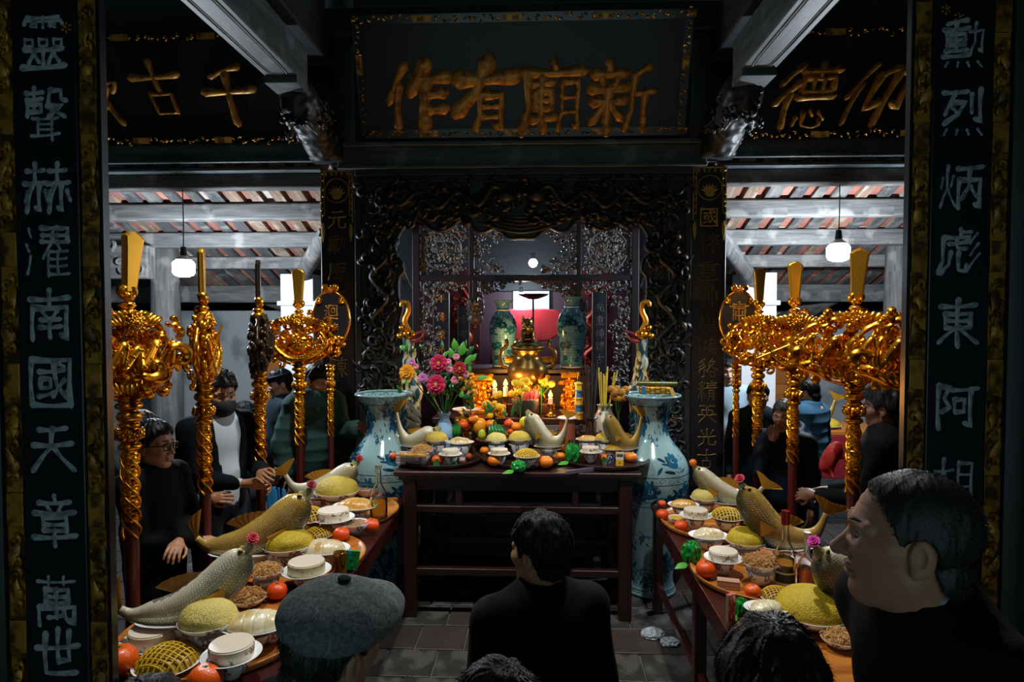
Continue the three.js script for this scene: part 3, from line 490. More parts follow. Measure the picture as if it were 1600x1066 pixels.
innerCouplet(1.485, 5.13, [['guo', 342, 1], ['cui', 382], ['zhong', 424], ['shen', 463], ['quan', 503], ['hong', 540], ['he1', 575], ['jing', 610], ['ying1', 645], ['guang1', 682], ['gu', 716]], 'dark couplet panel with gilt outlined characters beside the man in the white collar');

// ---------------------------------------------------------------- lettered boards over the lintels, leaning forward
function nameBoard(x0, x1, yb, d, h, tilt, chars, label, small) {
  const t = thing('name_board', label, 'board', [(x0 + x1) / 2, yb, -d]); t.rotation.x = tilt;
  const w = x1 - x0;
  part('panel', rbox(w, h, 0.04, 0.006, 0, h / 2, 0), M.board, t);
  for (const [len, x, y, r] of [[w, 0, 0.028, 0], [w, 0, h - 0.028, 0], [h, -w / 2 + 0.028, h / 2, 1], [h, w / 2 - 0.028, h / 2, 1]]) {
    const b = part('frame_rail', r ? box(0.062, len, 0.05, x, y, 0.012) : box(len, 0.062, 0.05, x, y, 0.012), M.black, t), l = [];
    for (let k = 0; k < len / 0.035; k++) { const q = -len / 2 + (k + 0.5) * 0.035, plain = Math.abs(((k + 4) % 19) - 9) > 7; if (plain) { l.push(r ? box(0.045, 0.034, 0.012, x, y + q, 0.04) : box(0.034, 0.045, 0.012, x + q, y, 0.04)); continue; } l.push(curl((r ? x : x + q) + rr(-0.006, 0.006), (r ? y + q : y) + rr(-0.012, 0.012), rr(0.022, 0.034), rr(0, 6.3), k & 1 ? 1 : -1, 0.0055, 0.04, 1, 9)); }
    part('rail_carving', l, M.goldDull, b);
    const e = (v) => (r ? box(0.006, len, 0.012, x + v, y, 0.04) : box(len, 0.006, 0.012, x, y + v, 0.04));
    part('rail_edge', [e(-0.029), e(0.029)], M.black, b);
  }
  for (const [key, px, py, size, sl, wd] of chars) {
    const r = ray(px, py), n = V(0, -sin(tilt), cos(tilt)), o = V(0, yb, -d).addScaledVector(n, 0.021), k = o.clone().sub(V(CX, HC, 0)).dot(n) / r.dot(n), p = V(CX, HC, 0).addScaledVector(r, k);
    put(key, size, p.x - t.position.x, (p.y - yb) / cos(tilt) + 0, 0.018, M.goldLetter, t, { w: wd ?? 6.2, h: 0.07, slant: sl });
  }
  if (small) for (let k = 0; k < 9; k++) put(['ri', 'tian', 'kou'][k % 3] && ['gu', 'qian', 'zhong', 'guang1', 'you'][k % 5], 0.035, -w / 2 + 0.2 + 0.003 * k, h - 0.17 - k * 0.052, 0.018, M.pearl, t, { w: 5, h: 0.03 });
}
const tilt = 0.34;
nameBoard(-1.235, 1.262, 3.39, 5.06, 0.86, tilt, [['zuo', 652, 150, 0.47, 0.06, 13], ['you', 761, 150, 0.49, 0.05, 12.5], ['miao', 865, 152, 0.51, 0, 8.6], ['xin1', 974, 152, 0.5, 0.04, 9.6]], 'wide dark lacquer board with four thick gold characters above the altar');
nameBoard(-4.2, -1.78, 3.36, 5.06, 0.8, tilt, [['yin', 150, 152, 0.4, 0.05, 6], ['gu', 249, 138, 0.4, -0.25, 6.5], ['qian', 360, 147, 0.42, -0.12, 7]], 'dark lacquer board with thin bronze characters above the masked man');
nameBoard(1.76, 4.2, 3.35, 5.06, 0.76, tilt, [['de', 1255, 150, 0.45, 0.15, 7], ['yang', 1370, 145, 0.44, 0.4, 7]], 'dark lacquer board with slanting gold characters and a tiny side inscription', true);

// carved dragon-head brackets under the beam ends
function bracket(s) {
  const t = thing('dragon_bracket', 'carved dark wooden dragon head bracket under the ' + (s < 0 ? 'beam by the thin bronze characters' : 'beam by the slanting gold characters'), 'bracket', [s * 1.545, 3.5, -4.62], 0);
  const f = (x, y, z) => { let d = sdCap(x, y, z, [0, 0.02, 0.1], [0, -0.2, -0.36], 0.13, 0.12); d = smin(d, sdEll(x, y, z, [0, -0.06, 0.1], [0.12, 0.11, 0.13]), 0.05); for (const q of [-1, 1]) { d = smin(d, sdEll(x, y, z, [q * 0.09, 0.0, 0.12], [0.04, 0.04, 0.04]), 0.02); d = smin(d, sdCap(x, y, z, [q * 0.05, -0.14, 0.16], [q * 0.1, -0.2, 0.0], 0.03, 0.02), 0.02); } return d + 0.012 * noise3(x * 22, y * 22, z * 22); };
  part('head', nets(f, [-0.24, -0.4, -0.55], [0.24, 0.2, 0.3], 0.014), M.carved, t);
  const l = [];
  for (const q of [-1, 1]) { for (let k = 0; k < 22; k++) l.push(xf(curl(0, 0, rr(0.05, 0.09), rr(0, 6), k & 1 ? 1 : -1, 0.011, 0, 1, 12), { ry: q * 1.25, p: [q * (0.115 + rr(0, 0.02)), rr(-0.2, 0.06), rr(-0.34, 0.14)] })); l.push(ball(0.024, 0.024, 0.024, q * 0.1, 0.0, 0.145, 10)); }
  for (let k = 0; k < 14; k++) l.push(curl(rr(-0.1, 0.1), rr(-0.2, 0), rr(0.04, 0.07), rr(0, 6), k & 1 ? 1 : -1, 0.011, 0.16 + rr(0, 0.03), 1, 12));
  part('mane', l, M.carved, t);
}
bracket(-1); bracket(1);

// ---------------------------------------------------------------- great carved screen round the altar
{
  const t = thing('carved_screen', 'large black carved dragon screen with a scalloped opening framing the altar', 'screen', [0.012, 0, -5.16]);
  const half = [[0, 2.6], [0.1, 2.6], [0.17, 2.66], [0.23, 2.68], [0.3, 2.65], [0.36, 2.66], [0.42, 2.73], [0.5, 2.74], [0.56, 2.69], [0.64, 2.66], [0.72, 2.68], [0.78, 2.73], [0.86, 2.75], [0.94, 2.7], [1.0, 2.6], [1.01, 2.48], [0.96, 2.42], [0.95, 2.34], [0.99, 2.28], [0.99, 2.12], [0.96, 2.05], [0.99, 1.9], [0.96, 1.78], [0.95, 1.6], [1.0, 1.45], [0.98, 1.2], [1.0, 0.9], [1.0, 0.0]];
  const out = [...half.slice(1).reverse().map(([x, y]) => [-x, y]), ...half], sm = new THREE.SplineCurve(out.slice(1, -1).map(([x, y]) => new THREE.Vector2(x, y))).getPoints(160).map((p) => [p.x, p.y]);
  part('plate', extrude([[-1.33, 0], [-1.33, 3.14], [1.33, 3.14], [1.33, 0], [1.0, 0], ...sm.reverse(), [-1.0, 0]], 0.05, 0.004), M.carved, t);
  part('opening_lip', sweep(sm.map(([x, y]) => V(x, y, 0.045)), 0.014, 6), M.carved, t);
  part('frame_moulding', [rbox(0.05, 3.14, 0.09, 0.01, -1.31, 1.57, 0.03), rbox(0.05, 3.14, 0.09, 0.01, 1.31, 1.57, 0.03), rbox(2.66, 0.055, 0.1, 0.01, 0, 3.12, 0.035), rbox(2.56, 0.025, 0.08, 0.006, 0, 3.055, 0.035)], M.darkWood, t);
  const l = [];
  for (const s of [-1, 1]) {
    l.push(serpent([[s * 0.1, 2.95, 0.08], [s * 0.22, 3.0, 0.09], [s * 0.34, 2.86, 0.08], [s * 0.5, 2.96, 0.07], [s * 0.66, 2.84, 0.08], [s * 0.82, 2.96, 0.07], [s * 0.98, 2.86, 0.08], [s * 1.14, 2.98, 0.07], [s * 1.22, 2.8, 0.07]], 0.026, 60));
    l.push(serpent([[s * 1.16, 2.6, 0.08], [s * 1.08, 2.45, 0.08], [s * 1.2, 2.3, 0.08], [s * 1.08, 2.12, 0.08], [s * 1.2, 1.95, 0.08], [s * 1.08, 1.78, 0.08], [s * 1.2, 1.55, 0.07]], 0.024, 50));
    l.push(ball(0.07, 0.055, 0.05, s * 0.12, 2.93, 0.09, 10));
    for (let k = 0; k < 420; k++) { const side = k < 230, x = side ? rr(1.03, 1.27) : rr(0.02, 1.27), y = side ? rr(0.6, 2.7) : rr(2.74, 3.03); l.push(curl(s * x, y, rr(0.06, 0.13), rr(0, 6.3), k & 1 ? 1 : -1, rr(0.009, 0.017), 0.052 + rr(0, 0.035), 1, 12)); }
    for (let k = 0; k < 90; k++) l.push(place(leafGeo(rr(0.1, 0.2), 0.022, 0.4), s * rr(1.04, 1.25), rr(0.7, 2.7), 0.05, rr(-0.8, 0.8)));
    for (let k = 0; k < 26; k++) l.push(place(leafGeo(rr(0.09, 0.15), 0.018, 0.25), s * rr(0.05, 1.25), rr(2.76, 2.95), 0.05, s * rr(0.6, 2.2)));
  }
  for (let k = 0; k < 5; k++) l.push(sweep(spline([[-0.34 + k * 0.05, 2.72 + k * 0.012, 0.06], [0, 2.64 + k * 0.03, 0.075], [0.34 - k * 0.05, 2.72 + k * 0.012, 0.06]], 20), 0.011, 6));
  part('relief', l, M.carved, t);
  part('pearl', [ball(0.034, 0.034, 0.03, -0.02, 2.94, 0.1, 14), rosette(-0.02, 2.94, 0.07, 0.07, 12, 1)], mat(0x2a3134, 0.15, { metalness: 0.5 }), t);
}

// ---------------------------------------------------------------- gilded processional staffs
function bladeGeo(h, w) {   // flat, flared, pointed blade standing on y = 0
  const o = [[-w * 0.26, 0], [-w * 0.32, h * 0.3], [-w * 0.42, h * 0.7], [-w * 0.5, h * 0.92], [-w * 0.3, h * 0.97], [0, h], [w * 0.3, h * 0.97], [w * 0.5, h * 0.92], [w * 0.42, h * 0.7], [w * 0.32, h * 0.3], [w * 0.26, 0]];
  return extrude(o, 0.03, 0.01).translate(0, 0, -0.015);
}
function heart(w) { const l = []; for (const s of [-1, 1]) l.push(curl(s * w * 0.06, -w * 0.1, w * 0.42, s > 0 ? 0.4 : PI - 0.4, s, w * 0.1, 0, 1.4, 14, 1.2), curl(s * w * 0.05, w * 0.05, w * 0.22, s > 0 ? -0.6 : PI + 0.6, -s, w * 0.08, 0.01, 1.3, 10)); l.push(ball(w * 0.14, w * 0.16, w * 0.12, 0, -w * 0.02, 0, 8)); return l; }
function headCarving(w, h, kind) {
  const l = [], top = h / 2, inside = (x, y) => (x / (w / 2)) ** 2 * 0.8 + Math.abs(y / top) ** 3 < 0.92;
  const rimPts = []; for (let i = 0; i <= 36; i++) { const a = i / 36 * 2 * PI; rimPts.push(V(cos(a) * w * 0.47 * (1 + 0.05 * sin(a * 9)), sin(a) * h * 0.47 * (1 + 0.05 * cos(a * 7)), 0)); }
  l.push(sweep(rimPts, (t) => 0.013 + 0.004 * sin(t * 70), 6));
  for (const z of [0.03, -0.03]) l.push(scrollField(w * 0.94, h * 0.92, 52, 0.072, 0.0105, z, inside, 0.014));
  if (kind === 0) l.push(serpent(Array.from({ length: 11 }, (_, i) => [lerp(-0.44, 0.42, i / 10) * w + (i & 1 ? 0.02 : -0.02), (i & 1 ? 0.19 : -0.19) * h * (0.75 + 0.25 * sin(i)), 0.05 + 0.012 * cos(i * 2)]), 0.021, 64), serpent(Array.from({ length: 9 }, (_, i) => [cos(i * 0.75) * w * (0.1 + 0.03 * i), sin(i * 0.75) * h * (0.08 + 0.034 * i), -0.05]), 0.02, 40), curl(w * 0.3, h * 0.1, 0.13, 0.4, -1, 0.018, 0.07), curl(-w * 0.34, -h * 0.05, 0.12, 2.4, 1, 0.017, 0.07), curl(0, -h * 0.2, 0.12, -0.6, 1, 0.016, 0.075));
  if (kind === 1) l.push(ball(w * 0.2, h * 0.24, 0.055, 0, -0.02, 0, 14), ball(w * 0.11, h * 0.12, 0.05, 0, h * 0.22, 0, 12), rosette(0, 0, 0.055, 0.055, 8, 2), sweep([[-w * 0.46, -h * 0.26, 0.06], [w * 0.46, h * 0.36, 0.06]], 0.007, 8), serpent([[-w * 0.4, h * 0.2, 0.04], [-w * 0.3, -h * 0.1, 0.05], [-w * 0.1, -h * 0.35, 0.05], [w * 0.2, -h * 0.3, 0.05], [w * 0.4, -h * 0.02, 0.05], [w * 0.3, h * 0.25, 0.04]], 0.022, 40));
  if (kind === 2) l.push(xf(rbox(w * 0.34, h * 0.2, 0.06, 0.012), { rz: 0.45, p: [-w * 0.12, 0.01, 0.03] }), xf(rbox(w * 0.3, h * 0.15, 0.03, 0.01), { rz: 0.45, p: [-w * 0.1, -0.005, 0.07] }), serpent([[w * 0.05, -h * 0.3, 0.05], [w * 0.3, -h * 0.1, 0.06], [w * 0.2, h * 0.2, 0.06], [w * 0.42, h * 0.1, 0.05]], 0.028, 34));
  for (let i = 0; i < 12; i++) l.push(place(ball(0.017, 0.042, 0.017, 0, 0.03, 0, 8), (i - 5.5) * w * 0.04, -h * 0.46 + Math.abs(i - 5.5) * 0.006, 0.015, -(i - 5.5) * 0.14), place(ball(0.015, 0.036, 0.015, 0, 0.02, 0, 8), (i - 5.5) * w * 0.035, h * 0.4, 0.03, -(i - 5.5) * 0.2));
  l.push(rosette(0, h * 0.4, 0.045, 0.06, 12, 2));
  return merge(l);
}
const heads = [headCarving(0.44, 0.34, 0), headCarving(0.5, 0.33, 1), headCarving(0.5, 0.34, 2), headCarving(0.62, 0.36, 0)].map((g) => { const q = project(g, 0.3); q.userData.done = true; return q; });
const neckProfile = (() => { const p = [[0.001, 0.0]]; const bead = (y, h, r, r0) => { p.push([r0, y], [r * 0.9, y + h * 0.2], [r, y + h * 0.5], [r * 0.9, y + h * 0.8], [r0, y + h]); }; p.push([0.026, 0], [0.028, 0.015]); for (let k = 0; k < 15; k++) bead(0.02 + k * 0.018, 0.016, k % 5 === 2 ? 0.036 : 0.031, 0.027); bead(0.295, 0.03, 0.044, 0.03); bead(0.33, 0.05, 0.05, 0.032); bead(0.385, 0.022, 0.04, 0.03); bead(0.41, 0.045, 0.047, 0.03); bead(0.46, 0.03, 0.052, 0.034); p.push([0.06, 0.51], [0.001, 0.52]); return p; })();
const neckGeo = merge([lathe(neckProfile, 20), Array.from({ length: 4 }, (_, j) => sweep(Array.from({ length: 22 }, (_, i) => { const a = j * PI / 2 + i * 0.42; return V(cos(a) * 0.032, -0.06 + i * 0.016, sin(a) * 0.032); }), 0.0065, 5)), Array.from({ length: 14 }, (_, i) => ball(0.013, 0.018, 0.013, cos(i / 7 * PI) * 0.045, 0.355 + (i & 1) * 0.012, sin(i / 7 * PI) * 0.045, 6))]);
const ng = project(neckGeo, 0.3); ng.userData.done = true;
const finialGeo = project(merge([lathe([[0.001, 0], [0.03, 0], [0.042, 0.012], [0.03, 0.026], [0.02, 0.03], [0.034, 0.042], [0.026, 0.055], [0.001, 0.06]], 18), heart(0.12).map((g) => mv(g, 0, 0.085, 0))]), 0.3); finialGeo.userData.done = true;
function staff(x, d, k, turn, label, bladeMat, headMat, tiltZ = 0) {
  const t = thing('ritual_staff', label, 'staff', [x, 0, -d], turn), H = M.gold;
  part('shaft', lathe([[0.001, 0.0], [0.027, 0.0], [0.027, 1.16], [0.001, 1.16]], 16), M.redStaff, t);
  part('neck', ng, H, t).position.y = 1.13;
  part('head', heads[k], headMat ?? H, t).position.y = 1.8;
  const f = part('finial', finialGeo, H, t); f.position.y = 1.965;
  const b = part('blade', bladeGeo(0.235, 0.07).translate(0, 0.1, 0), bladeMat ?? H, t); b.position.y = 1.965; b.rotation.z = tiltZ;
  return t;
}
const goldMatte = mat(0xe0a030, 0.3, { metalness: 0.85 }), darkGold = mat(0x3a2a1c, 0.35, { metalness: 0.7 });
const sX = (px, d) => CX + (px - 841) / F * d;
staff(sX(183, 2.5), 2.5, 0, 1.25, 'gilded ritual staff with writhing dragon head and flared blade, beside the man in glasses', goldMatte, null, -0.1);
staff(sX(306, 3.15), 3.15, 1, 1.93, 'gilded ritual staff turned edge on, between the man in glasses and the masked man', goldMatte);
staff(sX(397, 3.8), 3.8, 2, 1.95, 'dark weathered ritual staff turned edge on, beside the masked man', darkGold, darkGold);
staff(sX(462, 4.42), 4.42, 1, 0.06, 'gilded ritual staff with open round head, before the green padded jacket', goldMatte);
staff(sX(1180, 4.5), 4.5, 2, 0.2, 'gilded ritual staff with a carved book in its head, before the white collared man', mat(0x9a6a22, 0.3, { metalness: 0.8 }));
staff(sX(1234, 4.0), 4.0, 1, -0.15, 'gilded ritual staff with bright yellow blade, before the woman holding her face', goldMatte);
staff(sX(1326, 3.3), 3.3, 3, -0.3, 'gilded ritual staff with coiling dragon head, before the tall dark haired man', goldMatte, null, -0.04);
staff(sX(1424, 3.0), 3.0, 3, -0.25, 'gilded ritual staff half hidden behind the pearly lettered board', goldMatte);
// shield plaques on staffs
function plaque(px, d, keys, label) {
  const t = thing('shield_plaque', label, 'plaque', [sX(px, d), 0, -d]);
  part('shaft', cyl(0.02, 0.022, 1.2, 0, 0.6, 0, 12), M.redStaff, t);
  part('neck', ng.clone().scale(0.62, 0.9, 0.62), M.gold, t).position.y = 1.17;
  const o = []; for (let i = 0; i <= 40; i++) { const u = i / 40 * 2 * PI, y = -cos(u), w = y > 0.1 ? 0.165 : 0.165 * (0.52 + 0.48 * sstep(-1.05, 0.15, y)); o.push([sin(u) * w * (1 + 0.06 * cos(2 * u)), y * 0.27 + (Math.abs(y) > 0.9 ? 0 : 0)]); }
  const h = new THREE.Group(); h.name = 'shield'; h.position.set(0.01, 1.92, 0); h.scale.setScalar(0.86); t.add(h);
  part('shield_face', extrude(o.slice(0, -1), 0.04, 0.008).translate(0, 0, -0.02), M.board, h);
  part('shield_rim', [sweep(o.map(([x, y]) => V(x, y, 0.016)), 0.011, 6), curl(-0.03, 0.27, 0.06, PI * 0.9, -1, 0.014, 0.02), curl(0.03, 0.27, 0.06, PI * 0.1, 1, 0.014, 0.02), rosette(0, 0.275, 0.015, 0.05, 8, 2), curl(-0.1, 0.22, 0.06, -0.5, -1, 0.012, 0.026), curl(0.1, 0.22, 0.06, PI + 0.5, 1, 0.012, 0.026), scrollField(0.2, 0.14, 26, 0.05, 0.01, 0.02).map((g) => mv(g, 0, -0.17, 0))], M.gold, h);
  keys.forEach(([k, s, y]) => put(k, s, 0, y, 0.018, M.goldLetter, h, { w: 5, h: 0.06 }));
  return t;
}
plaque(512, 4.5, [['hui', 0.13, 0.1], ['bi', 0.12, -0.05]], 'dark shield plaque with two gold characters on a staff, above the man with the phone');
plaque(1147, 4.6, [['su', 0.16, 0.1]], 'dark shield plaque with one gold character on a staff, above the white collared man');
// ---------------------------------------------------------------- altar tables
{
  const t = thing('altar_table', 'dark red wooden altar table with open railed frame, carrying three food trays', 'table', [0.008, 0, -4.08]), D = 0.72, W = 1.6, ht = 0.97;
  part('tabletop', [rbox(W, 0.035, D, 0.01, 0, ht - 0.018, -D / 2), rbox(W - 0.05, 0.03, D - 0.05, 0.006, 0, ht - 0.05, -D / 2)], M.redWood, t);
  part('apron', [rbox(W - 0.14, 0.07, 0.03, 0.006, 0, ht - 0.1, -0.06), rbox(W - 0.14, 0.07, 0.03, 0.006, 0, ht - 0.1, -D + 0.06)], M.redWood, t);
  for (const x of [-0.7, 0.7]) for (const z of [-0.06, -D + 0.06]) part('leg', rbox(0.085, ht - 0.06, 0.075, 0.008, x, (ht - 0.06) / 2, z), M.redWood, t);
  for (const z of [-0.06, -D + 0.06]) for (const y of [0.715, 0.3]) part('rail', rbox(1.36, 0.045, 0.05, 0.006, 0, y, z), M.redWood, t);
  for (const x of [-0.7, 0.7]) for (const y of [0.715, 0.3]) part('rail', rbox(0.05, 0.045, D - 0.16, 0.006, x, y, -D / 2), M.redWood, t);
  for (const x of [-0.38, 0.38]) part('post', rbox(0.045, 0.14, 0.045, 0.006, x, 0.8, -0.06), M.redWood, t);
}
{
  const t = thing('high_altar', 'narrow dark red altar shelf holding the bronze burner', 'table', [0.03, 0, -4.86]), W = 1.4, D = 0.74, ht = 1.2;
  part('tabletop', rbox(W, 0.05, D, 0.01, 0, ht - 0.025, -D / 2), M.redWood, t);
  const l = scrollField(W - 0.2, 0.12, 60, 0.05, 0.009, 0.012).map((g) => mv(g, 0, ht - 0.13, 0));
  part('carved_apron', [rbox(W - 0.06, 0.16, 0.03, 0.006, 0, ht - 0.13, -0.02), l], M.silver, t);
  for (const x of [-0.64, 0.64]) for (const z of [-0.06, -D + 0.06]) part('leg', rbox(0.08, ht - 0.05, 0.08, 0.008, x, (ht - 0.05) / 2, z), M.redWood, t);
  part('shelf', rbox(W - 0.1, 0.03, D - 0.1, 0.006, 0, 0.42, -D / 2), M.darkWood, t);
}
{
  const t = thing('carved_chest', 'low black carved chest standing under the altar table', 'chest', [-0.06, 0, -5.0]);
  part('body', [rbox(1.3, 0.3, 0.36, 0.01, 0, 0.22, -0.2), rbox(1.36, 0.04, 0.4, 0.01, 0, 0.385, -0.2)], M.darkWood, t);
  for (let k = 0; k < 5; k++) { const x = -0.52 + k * 0.26, p = part('panel', rbox(0.2, 0.2, 0.02, 0.006, x, 0.23, -0.015), M.carved, t), l = []; for (let q = 0; q < 12; q++) l.push(curl(x + rr(-0.07, 0.07), 0.23 + rr(-0.07, 0.07), rr(0.03, 0.05), rr(0, 6), q & 1 ? 1 : -1, 0.006, -0.003, 1, 10)); part('panel_carving', l, M.carved, p); }
  for (const x of [-0.6, 0.6]) part('foot', rbox(0.09, 0.08, 0.3, 0.01, x, 0.04, -0.2), M.darkWood, t);
}
// ---------------------------------------------------------------- blue and white porcelain
const BLUE = ['#0f4460', '#175a7c', '#0a3048'];
function porcelainTex(seedv, bg, bands) {
  return canvasTex(1024, 1024, (c, w, h) => {
    let s = seedv; const r = () => (s = (s * 16807) % 2147483647) / 2147483647;
    c.fillStyle = bg; c.fillRect(0, 0, w, h);
    const flower = (x, y, R) => { c.fillStyle = BLUE[Math.floor(r() * 3)]; for (let i = 0; i < 7; i++) { const a = i / 7 * 2 * PI; c.beginPath(); c.ellipse(x + cos(a) * R * 0.6, y + sin(a) * R * 0.6, R * 0.42, R * 0.3, a, 0, 7); c.fill(); } c.fillStyle = bg; c.beginPath(); c.arc(x, y, R * 0.3, 0, 7); c.fill(); c.fillStyle = BLUE[0]; c.beginPath(); c.arc(x, y, R * 0.16, 0, 7); c.fill(); };
    const leafs = (x, y, R, a) => { c.fillStyle = BLUE[Math.floor(r() * 3)]; c.beginPath(); c.ellipse(x, y, R, R * 0.3, a, 0, 7); c.fill(); };
    const spiral = (x, y, R, a, dir) => { c.strokeStyle = BLUE[Math.floor(r() * 3)]; c.lineWidth = R * 0.16; c.beginPath(); for (let i = 0; i < 30; i++) { const t = i / 29, q = a + dir * t * 7, k = R * (1 - t * 0.9); const X = x + cos(q) * k, Y = y + sin(q) * k; i ? c.lineTo(X, Y) : c.moveTo(X, Y); } c.stroke(); };
    for (const [y0, y1, kind, n] of bands) {
      const a = y0 * h, b = y1 * h, m = (a + b) / 2, R = (b - a) / 2;
      if (kind === 'key') { c.fillStyle = BLUE[2]; c.fillRect(0, a, w, 4); c.fillRect(0, b - 4, w, 4); for (let i = 0; i < n; i++) spiral((i + 0.5) * w / n, m, R * 0.75, 0, i & 1 ? 1 : -1); }
      if (kind === 'solid') { c.fillStyle = BLUE[1]; c.fillRect(0, a, w, b - a); for (let i = 0; i < n; i++) { c.strokeStyle = bg; c.lineWidth = 6; c.beginPath(); c.arc((i + 0.5) * w / n, m, R * 0.6, 0, 5); c.stroke(); c.beginPath(); c.arc((i + 0.5) * w / n, m, R * 0.3, 2, 7); c.stroke(); } }
      if (kind === 'bloom') for (let i = 0; i < n; i++) { const x = r() * w, y = lerp(a, b, r()); for (const X of [x, x - w, x + w]) { flower(X, y, 34 + r() * 38); } for (let k = 0; k < 9; k++) leafs((x + (r() - 0.5) * 150 + w) % w, clamp(y + (r() - 0.5) * 110, a, b), 12 + r() * 16, r() * 6); for (let k = 0; k < 3; k++) spiral((x + (r() - 0.5) * 150 + w) % w, clamp(y + (r() - 0.5) * 100, a, b), 18, r() * 6, r() < 0.5 ? 1 : -1); }
      if (kind === 'sprig') for (let i = 0; i < n; i++) { const x = r() * w, y = lerp(a, b, r()); c.strokeStyle = BLUE[2]; c.lineWidth = 3; c.beginPath(); c.moveTo(x, y); c.quadraticCurveTo(x + 40, y - 40, x + (r() - 0.5) * 120, y - 70 * r() - 30); c.stroke(); for (let k = 0; k < 12; k++) leafs((x + (r() - 0.5) * 90 + w) % w, clamp(y - 30 + (r() - 0.5) * 90, a, b), 5 + r() * 9, r() * 6); if (r() < 0.5) flower(x, clamp(y - 20, a, b), 15); }
      if (kind === 'wave') { c.strokeStyle = BLUE[1]; c.lineWidth = 5; for (let i = 0; i < n; i++) for (let k = 1; k < 5; k++) { c.beginPath(); c.arc((i + 0.5) * w / n, b, R * 0.45 * k, PI, 2 * PI); c.stroke(); } }
      if (kind === 'scale') { c.strokeStyle = BLUE[1]; c.lineWidth = 5; for (let j = 0; j < n; j++) for (let i = 0; i < 30; i++) { c.beginPath(); c.arc((i + (j & 1) * 0.5) * w / 30, lerp(a, b, j / n), 18, 0, PI); c.stroke(); } }
    }
  });
}
const bigPot = porcelainTex(311, '#86a6aa', [[0.0, 0.05, 'key', 24], [0.06, 0.16, 'bloom', 7], [0.15, 0.3, 'sprig', 16], [0.3, 0.38, 'bloom', 12], [0.38, 0.42, 'key', 26], [0.42, 0.52, 'bloom', 16], [0.5, 0.53, 'key', 30], [0.52, 0.68, 'bloom', 26], [0.68, 0.74, 'sprig', 16], [0.74, 0.92, 'bloom', 22], [0.84, 0.95, 'wave', 9], [0.96, 1, 'key', 24]]);
// canvas row 0 is the top of the vase: v = 1
const vaseMat = mat(0xffffff, 0.14, { map: bigPot, clearcoat: 0.5 });
function vaseGeo(prof, n = 40) { const g = lathe(spline(prof.map(([x, y]) => [x, y, 0]), 60).map((p) => [Math.max(0.001, p.x), p.y]), n), p = g.attributes.position, uv = g.attributes.uv; let top = -1e9, lo = 1e9; for (let i = 0; i < p.count; i++) { top = Math.max(top, p.getY(i)); lo = Math.min(lo, p.getY(i)); } for (let i = 0; i < p.count; i++) uv.setXY(i, uv.getX(i), (p.getY(i) - lo) / (top - lo)); return g; }
function floorVase(x, d, label) {
  const t = thing('floor_vase', label, 'vase', [x, 0, -d]), s = 1;
  part('body', vaseGeo([[0.16, 0], [0.175, 0.03], [0.16, 0.1], [0.185, 0.3], [0.235, 0.6], [0.265, 0.82], [0.25, 0.95], [0.18, 1.05], [0.125, 1.13], [0.115, 1.22], [0.14, 1.33], [0.195, 1.4], [0.205, 1.415], [0.195, 1.405], [0.13, 1.33], [0.1, 1.2], [0.1, 1.05]]), vaseMat, t);
  part('rim', new THREE.TorusGeometry(0.2, 0.009, 8, 40).rotateX(PI / 2).translate(0, 1.413, 0), mat(0x7fa0a3, 0.15), t);
  part('foot_ring', new THREE.TorusGeometry(0.165, 0.015, 8, 36).rotateX(PI / 2).translate(0, 0.02, 0), mat(0x8fb0b2, 0.2), t);
}
floorVase(sX(597, 4.6), 4.6, 'tall blue and white floor vase beside the tray with the bottle of rice wine');
floorVase(sX(1017, 4.6), 4.6, 'tall blue and white floor vase beside the tray with the tomato-mouthed fish');
const midPot = porcelainTex(97, '#5f9fc4', [[0, 0.06, 'key', 16], [0.08, 0.3, 'sprig', 26], [0.28, 0.6, 'bloom', 26], [0.5, 0.85, 'scale', 9], [0.6, 0.9, 'bloom', 12], [0.9, 1, 'wave', 14]]);
function midVase(px, d, y, h, label) {
  const t = thing('porcelain_vase', label, 'vase', [sX(px, d), y, -d]), k = h / 0.62;
  part('body', vaseGeo([[0.09, 0], [0.1, 0.02], [0.1, 0.12], [0.125, 0.3], [0.13, 0.38], [0.1, 0.47], [0.06, 0.53], [0.07, 0.59], [0.1, 0.62], [0.06, 0.585], [0.045, 0.5]].map(([a, b]) => [a * k, b * k]), 32), mat(0xffffff, 0.14, { map: midPot, clearcoat: 0.5 }), t);
  part('neck_ring', new THREE.TorusGeometry(0.066 * k, 0.006, 6, 24).rotateX(PI / 2).translate(0, 0.53 * k, 0), M.porcelain, t);
  part('foot_ring', new THREE.TorusGeometry(0.095 * k, 0.008, 6, 24).rotateX(PI / 2).translate(0, 0.01, 0), M.porcelain, t);
}
